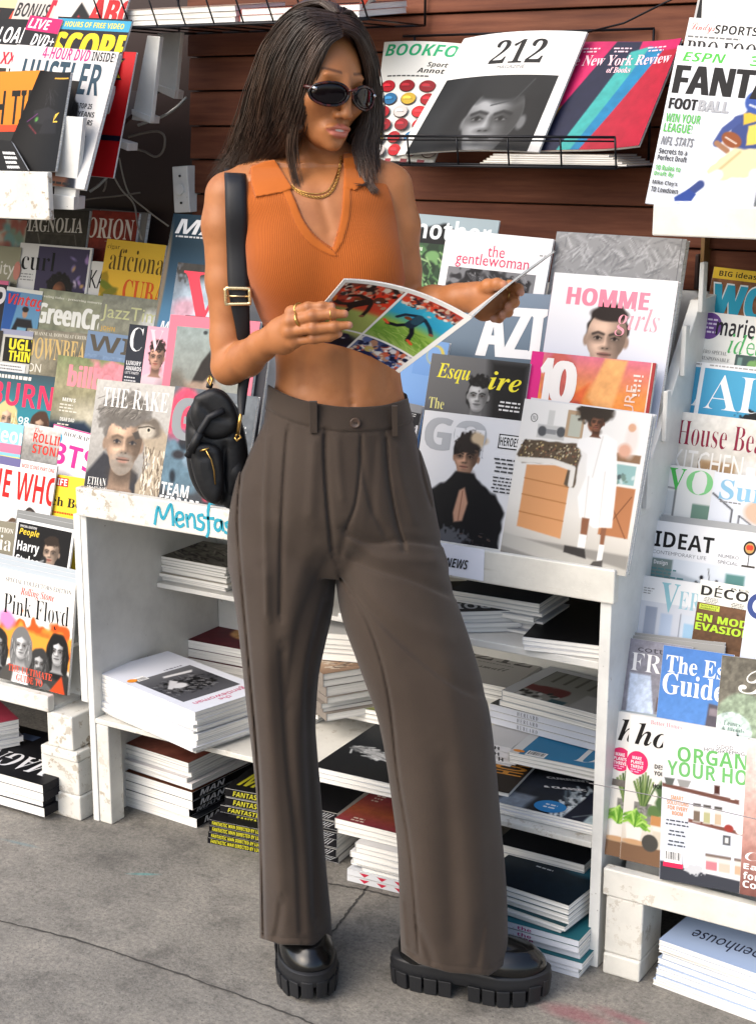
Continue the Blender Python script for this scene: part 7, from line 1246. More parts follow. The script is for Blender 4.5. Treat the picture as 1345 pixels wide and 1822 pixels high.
FOLDS = [([(577, 768), (577, 820), (582, 900), (590, 985)], 4.5, .0085, .5), ([(560, 772), (556, 850), (552, 930)], 10, -.004, 0), ([(512, 760), (506, 840), (500, 960), (498, 1100)], 5, .0045, .4), ([(600, 772), (603, 830), (610, 900)], 7, -.003, 0),
         ([(688, 775), (692, 840), (705, 920), (722, 975)], 4.5, .008, -.5), ([(668, 775), (664, 850), (660, 930)], 8, .003, 0), ([(705, 780), (716, 860), (740, 940)], 10, -.004, 0),
         ([(612, 948), (660, 968), (720, 964), (784, 972)], 7, .006, .5), ([(614, 960), (680, 992), (740, 996), (792, 1000)], 10, -.0035, 0), ([(610, 985), (660, 1012), (730, 1032), (806, 1064)], 8, .0045, .5), ([(604, 1005), (660, 1060), (730, 1110), (812, 1140)], 15, -.003, 0), ([(602, 1010), (650, 1075), (720, 1150), (800, 1215), (850, 1240)], 9, .004, .5),
         
         ([(600, 1020), (655, 1110), (690, 1230), (708, 1380), (730, 1520), (745, 1700)], 3.2, .0045, .3), ([(720, 1180), (742, 1400), (760, 1700)], 26, -.004, 0), ([(800, 1150), (822, 1400), (838, 1700)], 20, -.004, 0), ([(786, 1330), (800, 1500), (808, 1700)], 18, .004, 0), ([(850, 1300), (868, 1500), (876, 1720)], 14, .003, 0),
         ([(588, 985), (560, 1040), (530, 1120), (512, 1250)], 11, .0035, .4), ([(580, 1060), (550, 1180), (545, 1300), (552, 1450), (560, 1640)], 7, .005, .3), ([(560, 960), (530, 1040), (505, 1160)], 18, -.005, 0), ([(470, 1000), (476, 1200), (492, 1450), (505, 1670)], 16, -.005, 0), ([(500, 1150), (512, 1350), (528, 1500), (536, 1670)], 8, .004, .3), ([(476, 770), (470, 900), (474, 1100)], 6, -.0035, .4), ([(640, 800), (660, 900), (690, 960)], 6, .0035, .4), ([(740, 1640), (760, 1690), (772, 1725)], 7, .005, .3), ([(860, 1640), (852, 1700), (846, 1730)], 8, .004, -.3), ([(500, 1600), (496, 1640), (488, 1676)], 7, .004, .3), ([(437, 790), (424, 900), (428, 1000), (446, 1200), (462, 1400), (470, 1670)], 2.8, .0045, 0), ([(470, 746), (450, 790), (434, 832)], 3.5, .0045, 0),
         ([(643, 772), (640, 840), (632, 900), (613, 946)], 2.8, .0055, 0), ([(742, 790), (752, 850), (768, 905)], 3, .003, 0), ([(450, 860), (480, 900), (540, 940), (590, 965)], 16, .003, 0), ([(620, 930), (602, 1000)], 7, .004, 0), ([(735, 1690), (742, 1715)], 8, .006, 0), ([(715, 1600), (722, 1690)], 5, -.004, 0)]
for pts, w, dep, asym in FOLDS: groove_px(TR, curve(pts, 4), w, dep, kpx, kpy, fr, asym)
# cloth unevenness and drape
nzv = lambda sx, sz, ph: np.sin(X*sx+ph+1.3*np.sin(Z*sz))*np.sin(Z*sz*.7+Y*sx*.6+ph*2)
low = np.clip((1.0-Z)/.6, 0, 1); TR.v += (.0016*nzv(38, 9, .3)+.0022*low*np.sin(X*62+1.2*np.sin(Z*5)+Y*30)).astype(np.float32)
wl = curve([(478, 684), (500, 697), (530, 709), (580, 720), (625, 724), (680, 721), (720, 710), (730, 704)], 5); wx = np.array([p[0] for p in wl]); wy = np.array([p[1] for p in wl])
wtop = np.interp(kpx, wx, wy); cut = np.where(Y < 2.83, (wtop-kpy)/1010., Z-P3(600, 690, 2.9)[2]); band_ = (kpy-wtop < 44) & (Y < 2.9); TR.v = np.where(band_, TR.v-.0022, TR.v)
groove_px(TR, [(x_, y_+45) for x_, y_ in wl], 3, .0018, kpx, kpy, fr)
hemL = P3(520, 1682, 2.72)[2]; hemR = P3(800, 1735, 2.64)[2]; ax_ = P3(650, 1700, 2.78)[0]
hl = np.interp(kpx, [440, 465, 500, 560, 592, 610], [1664, 1671, 1682, 1683, 1668, 1655]); hr_ = np.interp(kpx, [700, 718, 745, 800, 870, 900, 920], [1688, 1697, 1716, 1732, 1737, 1716, 1700])
hem = np.where(kpx < 650, (kpy-hl)/910., (kpy-hr_)/910.); hemf = np.where(Y < np.where(kpx < 650, DL, DR), hem, np.where(kpx < 650, hemL-Z-.01, hemR-Z-.01))
TR.v = np.maximum(np.maximum(TR.v, cut), hemf).astype(np.float32)
for hx_, yy in (((462, 500, 560, 594), (1660, 1670, 1671, 1656)), ((716, 745, 800, 870, 902), (1686, 1704, 1720, 1725, 1704))): groove_px(TR, list(zip(hx_, yy)), 2.5, .0012, kpx, kpy, fr)
V, Q = nets(TR); V = relax(V, Q, 1, .5)
def cloth_mat():
    mt = mat('brown_twill', hx('#362b23'), .75, spec=.3); nt, b, N, L = nodes(mt); n = tex(nt, 'Noise', 7, Detail=5, Roughness=.6); w = tex(nt, 'Wave', 330, Distortion=1.2, bands_direction='DIAGONAL'); n2 = tex(nt, 'Noise', 700, Detail=2)
    r = ramp(nt, n.outputs[0], [(.3, hx('#332820')), (.6, hx('#392e25')), (.8, hx('#3f332a'))]); L.new(r.outputs[0], b.inputs['Base Color'])
    L.new(bump(nt, n2.outputs[0], .5, .0009, bump(nt, w.outputs[0], .3, .0006)), b.inputs['Normal']); b.inputs['Sheen Weight'].default_value = .12; return mt
M_CLOTH = cloth_mat(); trs = wmesh('trousers', V, Q, M_CLOTH)
def on_cloth(px, py, lift=.001): return march(px, py, TR, lift=lift)[0]
for x0, x1, y0, y1 in ((550, 564, 714, 770), (697, 707, 722, 776)):
    dd_ = min(march(x, y, TR, lift=.0022)[1] for x in (x0, x1) for y in (y0+8, y1-4)); b = MB(); A, B_, C_, D_ = (P3(x, y, dd_) for x, y in ((x0, y0), (x1, y0), (x0+1, y1), (x1+1, y1))); n = np.array([0, -.0028, 0]); v = [A, B_, D_, C_]; v2 = [p+n for p in v]; v = [p+np.array([0, .008, 0]) for p in v]
    b.add([toW(p) for p in v+v2], [(0, 1, 2, 3), (7, 6, 5, 4), (0, 4, 5, 1), (1, 5, 6, 2), (2, 6, 7, 3), (3, 7, 4, 0)]); b.build('belt_loop', M_CLOTH, trs, loc=WL, bevel=.0009)
c = on_cloth(632, 752, .001); b = MB(); n_ = 20; an = np.arange(n_)*2*math.pi/n_; ring = []
for rr_, dy in ((.0092, .0), (.0092, -.003), (.0078, -.0038), (.0066, -.0028), (0.0001, -.0028)): ring += [toW(c+np.array([rr_*math.cos(t), dy, rr_*math.sin(t)])) for t in an]
b.add(ring, [(i*n_+j, i*n_+(j+1) % n_, (i+1)*n_+(j+1) % n_, (i+1)*n_+j) for i in range(4) for j in range(n_)]); M_BTN = mat('brown_button', hx('#4a3a30'), .3)
bt_ = b.build('button', M_BTN, trs, loc=WL, smooth=True)
b = MB(); 
for dx, dz in ((-.0018, 0), (.0018, 0)): b.tube([toW(c+np.array([dx, -.0034, .0022])), toW(c+np.array([dx, -.0034, -.0022]))], .0006, 5)
b.build('thread', mat('dark_thread', hx('#1c1512'), .8), bt_, loc=WL)
# ---- shoes
M_LEATHER = mat('black_polished_leather', hx('#070708'), .24, spec=.45); M_LEATHER.node_tree.nodes['Principled BSDF'].inputs['Coat Weight'].default_value = .15
M_RUBBER = mat('black_rubber', hx('#1a1b1e'), .5, spec=.4)
def shoe(toe, heel):
    toe = np.array(toe); heel = np.array(heel); f = (toe-heel); f[2] = 0; Ls = np.linalg.norm(f); f /= Ls; s_ = np.array([-f[1], f[0], 0]); 
    def W_(p): p = np.asarray(p); return heel*[1, 1, 0]+p[..., 0:1]*f+p[..., 1:2]*s_+p[..., 2:3]*UP
    def outline(sc=1., n=64, dl=0.):
        t = np.arange(n)*2*math.pi/n; x = Ls/2+Ls/2*np.sign(np.cos(t))*np.abs(np.cos(t))**.72
        w = np.interp(x/Ls, [0, .12, .35, .5, .72, .9, 1], [.043, .045, .044, .047, .059, .053, .045]); y = w*np.sign(np.sin(t))*np.abs(np.sin(t))**.75
        return np.stack([(x-Ls/2)*sc+Ls/2+dl, y*sc], 1)
    rootn = bpy.data.objects.new('shoe', None)
    # upper
    F = Field((-.01, -.075, .03), (Ls+.02, .075, .20), .0026)
    up = [(.02*1, .042, .036, .05), (.10, .044, .05, .05), (.16, .045, .05, .04), (.22, .046, .038, .04)]
    F.cone((.055, 0, .085), (.07, 0, .155), .040, .038, .02); F.cone((.055, 0, .075), (.15, 0, .082), .042, .044, .02); F.ell((Ls-.085, 0, .068), (.082, .053, .044), .02); F.ell((.15, 0, .085), (.09, .046, .044), .02)
    X, Y, Z = F.ax(); F.v = np.maximum(F.v, np.float32(.054)-Z+0*X).astype(np.float32)
    # apron seam ridge around the toe
    rr_ = np.hypot((X-(Ls-.12))/.092, Y/.040); F.v = np.where(Z > .08, F.v-.0022*np.exp(-((rr_-1)/.07)**2), F.v).astype(np.float32)
    V, Q = nets(F); V = relax(V, Q, 2, .5); me = mesh_from('shoe', W_(V)-WL, Q.ravel(), np.full(len(Q), 4), [M_LEATHER], smooth=True); o = link('shoe', me, woman)
    # welt and midsole
    b = MB(); n = 64
    lay = [(1.0, .030), (1.03, .033), (1.045, .048), (1.03, .055), (1.035, .0575), (1.0, .061), (.93, .0615)]
    v = []
    for sc, z in lay:
        oo = outline(sc); zz = z+np.where(oo[:, 0] > Ls*.86, (oo[:, 0]-Ls*.86)*.12, 0); v += [tuple(W_(np.array([p[0], p[1], k]))) for p, k in zip(oo, zz)]
    fcs = [(i*n+j, i*n+(j+1) % n, (i+1)*n+(j+1) % n, (i+1)*n+j) for i in range(len(lay)-1) for j in range(n)]+[tuple(range(n))[::-1], tuple((len(lay)-1)*n+j for j in range(n))]
    b.add(v, fcs); sole = b.build('sole', M_RUBBER, o, loc=WL, smooth=True); e = sole.modifiers.new('e', 'EDGE_SPLIT'); e.split_angle = .9
    # lugs: heel block and forefoot block, arch left open
    oo = outline(1.0, 360); per = np.concatenate([[0], np.cumsum(np.linalg.norm(np.diff(np.vstack([oo, oo[:1]]), axis=0), axis=1))])
    for k in range(24):
        s0 = per[-1]*(k+.10)/24; s1 = per[-1]*(k+.90)/24; q = []
        for u in np.linspace(s0, s1, 5): q.append([np.interp(u, per, np.append(oo[:, i], oo[0, i])) for i in range(2)])
        q = np.array(q); mx = q[:, 0].mean()/Ls
        if .40 < mx < .53: continue
        cxy = np.array([np.clip(q[:, 0].mean(), .06, Ls-.06), 0]); inn = q+(cxy-q)*.42; outb = q+(q-cxy)*.015/np.linalg.norm(q-cxy, axis=1)[:, None]*.4
        lift = max(0, (mx-.86))*.10; b = MB(); m5 = 5; ring = lambda P_, z: [tuple(W_(np.array([p[0], p[1], z]))) for p in P_]
        qq = q+(q-cxy)/np.linalg.norm(q-cxy, axis=1)[:, None]*.004
        v = ring(qq, .001+lift)+ring(inn, .001+lift)+ring(qq+(q-cxy)/np.linalg.norm(q-cxy, axis=1)[:, None]*.003, .036+lift)+ring(inn, .034+lift)
        fc = []
        for j in range(4): fc += [(j, j+1, 5+j+1, 5+j)[::-1], (10+j, 10+j+1, 15+j+1, 15+j), (j, j+1, 10+j+1, 10+j), (5+j+1, 5+j, 15+j, 15+j+1)]
        fc += [(0, 10, 15, 5), (4, 9, 19, 14)]; b.add(v, fc); b.build('lug', M_RUBBER, sole, loc=WL, bevel=.0018)
    for x0, x1 in ((.02, .39*Ls), (.54*Ls, Ls-.02)):
        b = MB(); oo2 = outline(.8, 48); pts = oo2[(oo2[:, 0] >= x0) & (oo2[:, 0] <= x1)]; c2 = pts.mean(0); pts = pts[np.argsort(np.arctan2(pts[:, 1]-c2[1], pts[:, 0]-c2[0]))]; m_ = len(pts)
        b.add([tuple(W_(np.array([p[0], p[1], z]))) for z in (.006, .031) for p in pts], [tuple(range(m_))[::-1], tuple(range(m_, 2*m_))]+[(i, (i+1) % m_, m_+(i+1) % m_, m_+i) for i in range(m_)])
        b.build('tread_block', M_RUBBER, sole, loc=WL)
    return o
tt = onz(966, 1775, 0); hh = onz(708, 1742, 0); dv = (tt-hh)/np.linalg.norm(tt-hh); mid = (tt+hh)/2; shoe(mid+dv*.152, mid-dv*.152)
tt = onz(560, 1788, 0); away = np.array([tt[0], tt[1], 0]); away /= np.linalg.norm(away); side_ = np.array([away[1], -away[0], 0]); away = away*.985-side_*.16; away /= np.linalg.norm(away); shoe(tt, tt+away*.30)
# ---- hair
CR = Field(P3(372, 360, 2.8)*[1, 0, 1]+[0, 2.66, 0], P3(700, -12, 2.82)*[1, 0, 1]+[0, 3.0, 0], .003)
def hcone(pts, k=.02):
    for a, b in zip(pts[:-1], pts[1:]): CR.cone(P3(*a[:3]), P3(*b[:3]), a[3], b[3], k)
CR.ell(HC+hu*.030-hf*.018, (.073, .090, .086), .02, HM)
hx0, hy0, hz0 = CR.ax(); lx = (hx0-HC[0])*hr[0]+(hy0-HC[1])*hr[1]+(hz0-HC[2])*hr[2]; ly = (hx0-HC[0])*hf[0]+(hy0-HC[1])*hf[1]+(hz0-HC[2])*hf[2]; lz = (hx0-HC[0])*hu[0]+(hy0-HC[1])*hu[1]+(hz0-HC[2])*hu[2]
face_cut = np.maximum(np.sqrt((lx/.060)**2+((lz-.0)/.098)**2)-1, (.028-ly)/.06)*.06
CR.v = np.maximum(CR.v, -face_cut-.0).astype(np.float32)
hcone([(545, 70, 2.815, .034), (508, 130, 2.825, .032), (494, 200, 2.835, .028), (482, 255, 2.855, .026), (462, 285, 2.87, .020)])
hcone([(512, 85, 2.86, .036), (488, 150, 2.875, .034), (470, 215, 2.885, .03), (448, 265, 2.895, .024), (425, 290, 2.9, .014)])
hcone([(560, 120, 2.765, .012), (541, 165, 2.765, .013), (527, 220, 2.77, .014), (518, 255, 2.79, .010)], .012)
hcone([(560, 60, 2.88, .06), (560, 160, 2.9, .055), (560, 240, 2.91, .045), (555, 290, 2.915, .03)])
hcone([(630, 65, 2.835, .018), (645, 120, 2.86, .018), (648, 190, 2.875, .018), (644, 245, 2.865, .018), (646, 280, 2.845, .012)], .015)
V, Q = nets(CR); V = relax(V, Q, 3, .5)
def hair_mat():
    mt = mat('dark_brown_hair', hx('#1d1310'), .34, spec=.5); nt, b, N, L = nodes(mt); n = tex(nt, 'Noise', 30, vec=(1, 1, .12), Detail=4); r = ramp(nt, n.outputs[0], [(.3, hx('#221712')), (.55, hx('#3a281e')), (.8, hx('#5a4030'))]); L.new(r.outputs[0], b.inputs['Base Color']); b.inputs['Anisotropic'].default_value = .5; return mt
M_HAIR = hair_mat()
hair = wmesh('hair', V, Q, M_HAIR)
# strands: sheets of guide curves, each sheet interpolated across
def cr_eval(P, u):
    i = min(int(u), len(P)-2); f = u-i; p0, p1, p2, p3 = P[max(i-1, 0)], P[i], P[i+1], P[min(i+2, len(P)-1)]; return .5*((2*p1)+(-p0+p2)*f+(2*p0-5*p1+4*p2-p3)*f*f+(-p0+3*p1-3*p2+p3)*f**3)
q_ = np.random.default_rng(21); SV = []; SQ = []
def strand(C, r0):
    global SV, SQ
    n = len(C); T = np.gradient(C, axis=0); T /= np.linalg.norm(T, axis=1)[:, None]+1e-9; A = np.cross(T, np.array([.3, 1, .2])); A /= np.linalg.norm(A, axis=1)[:, None]+1e-9; Bn = np.cross(T, A); rr_ = r0*np.interp(np.linspace(0, 1, n), [0, .1, .7, 1], [.7, 1, 1, .15])[:, None]
    base = sum(len(s) for s in SV); v = np.stack([C+A*rr_, C+(-.5*A+.87*Bn)*rr_, C+(-.5*A-.87*Bn)*rr_], 1).reshape(-1, 3); SV.append(v); i = np.arange(n-1)[:, None]*3
    for j in range(3): k = (j+1) % 3; SQ.append(np.concatenate([i+j, i+k, i+3+k, i+3+j], 1)+base)
def sheet(G, N, sc=.006, r0=.0011, wav=.004, n=22, cut=.12):
    G = [np.array([P3(*p) for p in g]) for g in G]
    for _ in range(N):
        w = q_.random()*(len(G)-1); i = min(int(w), len(G)-2); f = w-i; P = G[i]*(1-f)+G[i+1]*f; us = np.linspace(0, (len(P)-1)*(1-cut*q_.random()), n); C = np.array([cr_eval(P, u) for u in us]); t = np.linspace(0, 1, n)[:, None]
        o = q_.normal(size=3)*sc*np.array([1, .8, .6]); ph = q_.random(3)*6; C = C+o*(.25+.75*t)+wav*t*np.sin(ph+t*np.array([5, 4, 3])*(1+q_.random())); strand(C, r0*q_.uniform(.6, 1.3))
# over the crown and down her right side (picture left), outermost to the face edge
sheet([[(590, 22, 2.80), (530, 20, 2.80), (478, 72, 2.83), (452, 150, 2.845), (436, 215, 2.855), (412, 275, 2.87), (384, 316, 2.88)],
       [(596, 30, 2.775), (540, 32, 2.765), (498, 90, 2.78), (476, 160, 2.795), (462, 225, 2.815), (446, 275, 2.835), (418, 312, 2.85)],
       [(600, 40, 2.755), (556, 50, 2.742), (522, 105, 2.752), (502, 170, 2.768), (490, 226, 2.79), (474, 262, 2.82), (446, 300, 2.845)],
       [(603, 52, 2.742), (570, 66, 2.735), (543, 118, 2.742), (524, 180, 2.752), (508, 224, 2.772), (493, 256, 2.805), (470, 290, 2.84)],
       [(605, 62, 2.738), (580, 78, 2.733), (556, 125, 2.738), (540, 178, 2.748), (527, 216, 2.762), (514, 248, 2.785), (488, 284, 2.825)]], 5600, .0085, .0008)
sheet([[(604, 62, 2.737), (578, 80, 2.732), (553, 128, 2.738), (536, 182, 2.748), (524, 240, 2.756), (528, 300, 2.757), (543, 378, 2.748)],
       [(604, 60, 2.738), (574, 80, 2.734), (548, 130, 2.74), (530, 186, 2.75), (516, 245, 2.76), (518, 290, 2.763), (540, 362, 2.752)]], 120, .0035, .001, .002, cut=.25)
# her left side (picture right)
sheet([[(600, 26, 2.79), (632, 36, 2.81), (656, 82, 2.83), (668, 140, 2.84), (672, 210, 2.84), (666, 270, 2.825), (662, 318, 2.79)],
       [(604, 36, 2.765), (634, 52, 2.785), (654, 98, 2.805), (663, 150, 2.82), (664, 215, 2.82), (655, 265, 2.81), (664, 330, 2.77)],
       [(606, 50, 2.745), (634, 66, 2.765), (651, 108, 2.785), (657, 160, 2.805), (650, 220, 2.81), (636, 262, 2.80), (656, 322, 2.775)]], 1500, .006, .0008)
sheet([[(668, 220, 2.83), (664, 262, 2.81), (654, 300, 2.785), (660, 328, 2.765), (671, 342, 2.755)], [(650, 230, 2.815), (640, 266, 2.80), (640, 296, 2.785), (650, 322, 2.768), (668, 340, 2.756)]], 260, .003, .001, .002)
sheet([[(650, 290, 2.79), (652, 315, 2.768), (648, 326, 2.757), (628, 326, 2.752)], [(655, 300, 2.78), (656, 320, 2.765), (650, 330, 2.757), (634, 330, 2.752)]], 14, .001, .0007, .001)
# back of the crown
sheet([[(592, 20, 2.80), (560, 2, 2.82), (505, 28, 2.86), (466, 105, 2.885), (446, 190, 2.90), (425, 255, 2.90), (394, 308, 2.90)], [(600, 22, 2.80), (590, 6, 2.83), (575, 20, 2.88), (560, 90, 2.93), (550, 180, 2.945), (540, 250, 2.945), (525, 300, 2.94)], [(604, 26, 2.80), (622, 22, 2.82), (648, 62, 2.86), (664, 130, 2.875), (668, 210, 2.875), (660, 270, 2.86), (650, 300, 2.84)]], 1500, .007, .0008)
SVc = np.concatenate(SV); SQc = np.concatenate(SQ); wmesh('hair_strands', SVc, SQc, M_HAIR, parent=hair)
# ---- sunglasses
M_FRAME = mat('tortoise_frame', hx('#120908'), .22, spec=.4); nt_, b_, N_, L_ = nodes(M_FRAME); n_ = tex(nt_, 'Noise', 90, Detail=2); r_ = ramp(nt_, n_.outputs[0], [(.45, hx('#0d0808')), (.62, hx('#4a1a16'))]); L_.new(r_.outputs[0], b_.inputs['Base Color'])
M_LENS = mat('dark_plum_lens', hx('#0c060a'), .08, spec=.28); nt_, b_, N_, L_ = nodes(M_LENS); M_LENS.node_tree.nodes['Principled BSDF'].inputs['Coat Weight'].default_value = .0
GZ = .001
def gl(x, y, z): return toW(Hd(x, y, z+GZ))
def lens_pt(s_, t, k=1.): 
    u = .0325*k*math.cos(t); v = .0188*k*math.sin(t)*(1 if math.sin(t) > 0 else 1.04); x = .0365*s_+u; return x, .1045-5.2*(x*x)+.0, v+.02*abs(u)*0-.004*(abs(x)/.06)
frames = MB()
for s_ in (-1, 1):
    P_ = [gl(*lens_pt(s_, t)) for t in np.linspace(0, 2*math.pi, 41)]; frames.tube(P_, .0024, 8, cap=False)
frames.tube([gl(-.0075, .1075, .006), gl(0, .1095, .008), gl(.0075, .1075, .006)], 0.0024, 8)
sg = frames.build('sunglasses', M_FRAME, woman, loc=WL, smooth=True)
for s_ in (-1, 1):
    lb_ = MB(); v = [gl(*(lambda p: (p[0], p[1]+.002, p[2]))(lens_pt(s_, 0, .001)))]; nn_ = 32
    for k in (.35, .7, 1.0): v += [gl(*(lambda p: (p[0], p[1]+.0022*(1-k*k), p[2]))(lens_pt(s_, t, k))) for t in np.arange(nn_)*2*math.pi/nn_]
    f_ = [(0, 1+j, 1+(j+1) % nn_) for j in range(nn_)]+[(1+i*nn_+j, 1+(i+1)*nn_+j, 1+(i+1)*nn_+(j+1) % nn_, 1+i*nn_+(j+1) % nn_) for i in range(2) for j in range(nn_)]
    lb_.add(v, f_); lo_ = lb_.build('lens', M_LENS, sg, loc=WL, smooth=True); sf = lo_.modifiers.new('s', 'SOLIDIFY'); sf.thickness = .0015
    tb = MB(); tb.tube([gl(s_*.0640, .084, .003), gl(s_*.0665, .066, .003), gl(s_*.0695, .03, .003), gl(s_*.0705, -.01, .001), gl(s_*.070, -.03, -.012)], [.0036, .0034, .0028, .0024, .0020], 8); tb.build('temple_arm', M_FRAME, sg, loc=WL, smooth=True)
    hb_ = MB(); c0 = gl(s_*.0615, .0905, .003); hb_.tube([c0, gl(s_*.0655, .0835, .003)], .0030, 10); hb_.build('hinge_plate', mat('silver_hinge', hx('#c9c9cc'), .25, 1.), sg, loc=WL, smooth=True)
# ---- necklace and rings
M_GOLD = mat('gold', hx('#c9a05a'), .28, 1.)
def path_on(pts, n, lift):
    P = curve(pts, 8); P = np.array(P); s = np.concatenate([[0], np.cumsum(np.linalg.norm(np.diff(P, axis=0), axis=1))]); u = np.linspace(0, s[-1], n); xy = np.stack([np.interp(u, s, P[:, 0]), np.interp(u, s, P[:, 1])], 1); return np.array([march(a, b, SK, lift=lift)[0] for a, b in xy])
nk = MB(); P = path_on([(519, 330), (533, 342), (552, 349), (572, 350), (588, 342), (600, 320), (606, 290), (607, 278)], 50, .0018)
for _ in range(3): P[1:-1] = .25*P[:-2]+.5*P[1:-1]+.25*P[2:]
T_ = np.gradient(P, axis=0); T_ /= np.linalg.norm(T_, axis=1)[:, None]
for i, (p, t) in enumerate(zip(P, T_)):
    a = np.cross(t, np.array([0, 1., 0])); a /= np.linalg.norm(a); bb = np.cross(t, a); e1 = t; e2 = a*.9+bb*(.5 if i % 2 else -.5); nk.tube([toW(p+e1*.0030*math.cos(w)+e2*.0019*math.sin(w)) for w in np.linspace(0, 2*math.pi, 11)], .0006, 5, cap=False)
P = path_on([(524, 334), (545, 342), (566, 344), (584, 337), (598, 312), (606, 285)], 30, .002); nk.tube([toW(p) for p in P], .0010, 6)
nk.build('necklace', M_GOLD, woman, loc=WL, smooth=True)
def ring(p, q, r, th, tilt=0.):
    p = P3(*p); q = P3(*q); ax = (q-p)/np.linalg.norm(q-p); u = np.cross(ax, [0, 0, 1.]); u /= np.linalg.norm(u); v = np.cross(ax, u); b = MB(); b.tube([toW(p+(u*math.cos(w)+v*math.sin(w))*r+ax*tilt*r*math.sin(w+.8)) for w in np.linspace(0, 2*math.pi, 25)], th, 7, cap=False); b.build('ring', M_GOLD, woman, loc=WL, smooth=True)
ring((530, 552, 2.634), (548, 547, 2.622), .0108, .0016, .25); ring((532, 550.5, 2.633), (548, 547, 2.622), .0108, .0013, -.2); ring((532, 568.5, 2.625), (556, 562, 2.612), .0112, .0026, .15); ring((588, 559, 2.610), (600, 558, 2.610), .0096, .0010)
ring((906, 508.5, 2.7315), (908, 508, 2.73), .0102, .0014, .1); ring((910, 527.5, 2.724), (913, 528, 2.722), .0105, .0014, .1)
# ---- held magazine
A, B_, C_, D_ = P3(612, 497, 2.60), P3(839, 566, 2.605), P3(710, 663, 2.715), P3(520, 606, 2.70)
def sport(a):
    def f(i):
        i.fill('#f4f3f0')
        def pic(x0, y0, x1, y1, base, fn):
            j = Im(a.w, a.h, x0, y0, x1, y1, .0014); fn(j); ii = np.clip(((i.X-x0)/(x1-x0)*(j.nx-1)).astype(int), 0, j.nx-1); jj = np.clip(((i.Y-y0)/(y1-y0)*(j.ny-1)).astype(int), 0, j.ny-1); m_ = (i.X > x0) & (i.X < x1) & (i.Y > y0) & (i.Y < y1); i.a[m_] = j.a[jj, ii][m_]
        def player(j, x, y, s, jer, leg, hel, ang=0., sock='#e87830'):
            c, n = math.cos(ang), math.sin(ang); T = lambda u, v: (x+s*(u*c-v*n), y+s*(u*n+v*c))
            j.line([T(-.05, .3), T(-.3, .62), T(-.62, .72)], s*.17, leg, .006); j.line([T(-.62, .72), T(-.85, .62)], s*.11, sock, .006); j.line([T(.08, .3), T(.34, .6), T(.5, .95)], s*.17, leg, .006); j.line([T(.5, .95), T(.72, 1.02)], s*.11, sock, .006)
            j.line([T(0, -.2), T(0, .28)], s*.38, jer, .006); j.line([T(-.12, -.28), T(-.5, -.05), T(-.62, .22)], s*.14, jer, .006); j.line([T(.14, -.28), T(.5, -.1), T(.78, .12)], s*.14, jer, .006); j.ell(*T(.04, -.55), s*.19, s*.2, hel, .006); j.ell(*T(.8, .15), s*.09, s*.07, '#8a5a40', .006); j.ell(*T(-.3, .05), s*.14, s*.09, '#7a3c1c', .006); j.ell(*T(.12, -.5), s*.07, s*.05, '#b9b9bc', .004)
        def p1(j): j.grad('#7a3a2c', '#a84030', '#c8452c', '#b9b46a', '#8fa04c'); j.blobs(60, .05, .05, .5, .2, .03, ['#2a1c1a', '#d8c8b8', '#e0482c', '#5a2c24', '#3a3432'], 5, .01); j.poly([(.3, .1), (.5, .14), (.5, .3), (.3, .25)], '#d83a22', .02); j.poly([(.05, .36), (.5, .42), (.5, .7), (.05, .7)], '#a8b460', .05); j.blobs(50, .04, .04, .48, .3, .02, ['#1c1412', '#e8d8c8', '#d8442c', '#8a2c22', '#b98a70'], 15, .008); player(j, .27, .29, .23, '#2a1a16', '#3a2620', '#5a3020', .9, '#e8782c')
        def p2(j): j.grad('#c83a28', '#3aa8cc', '#2f9cc4', '#8cb04c', '#6f9a38', '#9cb860'); j.blobs(24, .53, .05, .95, .14, .03, ['#d84a30', '#8a2c20', '#e8d8c8', '#5a2420'], 8, .01); j.strands(40, .53, .4, .95, .66, .14, .3, ['#a8c46a', '#5f8a30'], 3, .006); j.blobs(60, .52, .05, .96, .17, .016, ['#e8e0d8', '#8a2c20', '#e0603c', '#3a2a30', '#c9a890'], 18, .008); player(j, .74, .31, .22, '#1d2c3c', '#14181f', '#3cb0d0', .15, '#e05a34'); j.line([(.74, .26), (.74, .32)], .07, '#2a4a5c', .01)
        def p3(j): j.grad('#b9c070', '#2e2c50', '#35356a', '#9cb054', '#7f9c3c'); j.ell(.3, .82, .2, .1, '#1d1a26', .04); j.poly([(.1, .86), (.4, .9), (.4, 1.0), (.1, .98)], '#3c3a78', .03); player(j, .28, .83, .22, '#1c1a28', '#232244', '#26203a', .9, '#222'); j.line([(.1, .78), (.32, .8)], .03, '#9a8450')
        def p4(j): j.grad('#3c4a78', '#6a7aa0', '#4a5888', '#8a9a5a', '#7fa040'); j.blobs(170, .52, .7, .97, 1.16, .035, ['#e6e2e0', '#20264a', '#c86a50', '#2c3a6c', '#d8d4d8', '#8a3a34', '#5a6aa0', '#f0ecec', '#161c38', '#b98a70'], 12, .01); j.blobs(160, .52, .74, .97, 1.12, .016, ['#f4f0ee', '#141a3c', '#c8543c', '#3a4a84', '#e0c8b0', '#20264a', '#8a9ac8'], 22, .006); player(j, .66, .92, .19, '#1c2450', '#e6e6ea', '#c9b46a', -.2, '#1c2450'); player(j, .82, .97, .19, '#e6e4e6', '#26305c', '#26305c', .5, '#fff'); j.poly([(.52, 1.08), (.97, 1.16), (.97, 1.3), (.52, 1.24)], '#8cb048', .03)
        pic(.03, .04, .485, .66, 0, p1); pic(.51, .04, .965, .66, 0, p2); pic(.03, .685, .485, 1.24, 0, p3); pic(.51, .685, .965, 1.24, 0, p4); return i
    a.img(f, cell=.0014)
_wA = [toW(p) for p in (A, B_, D_, C_)]
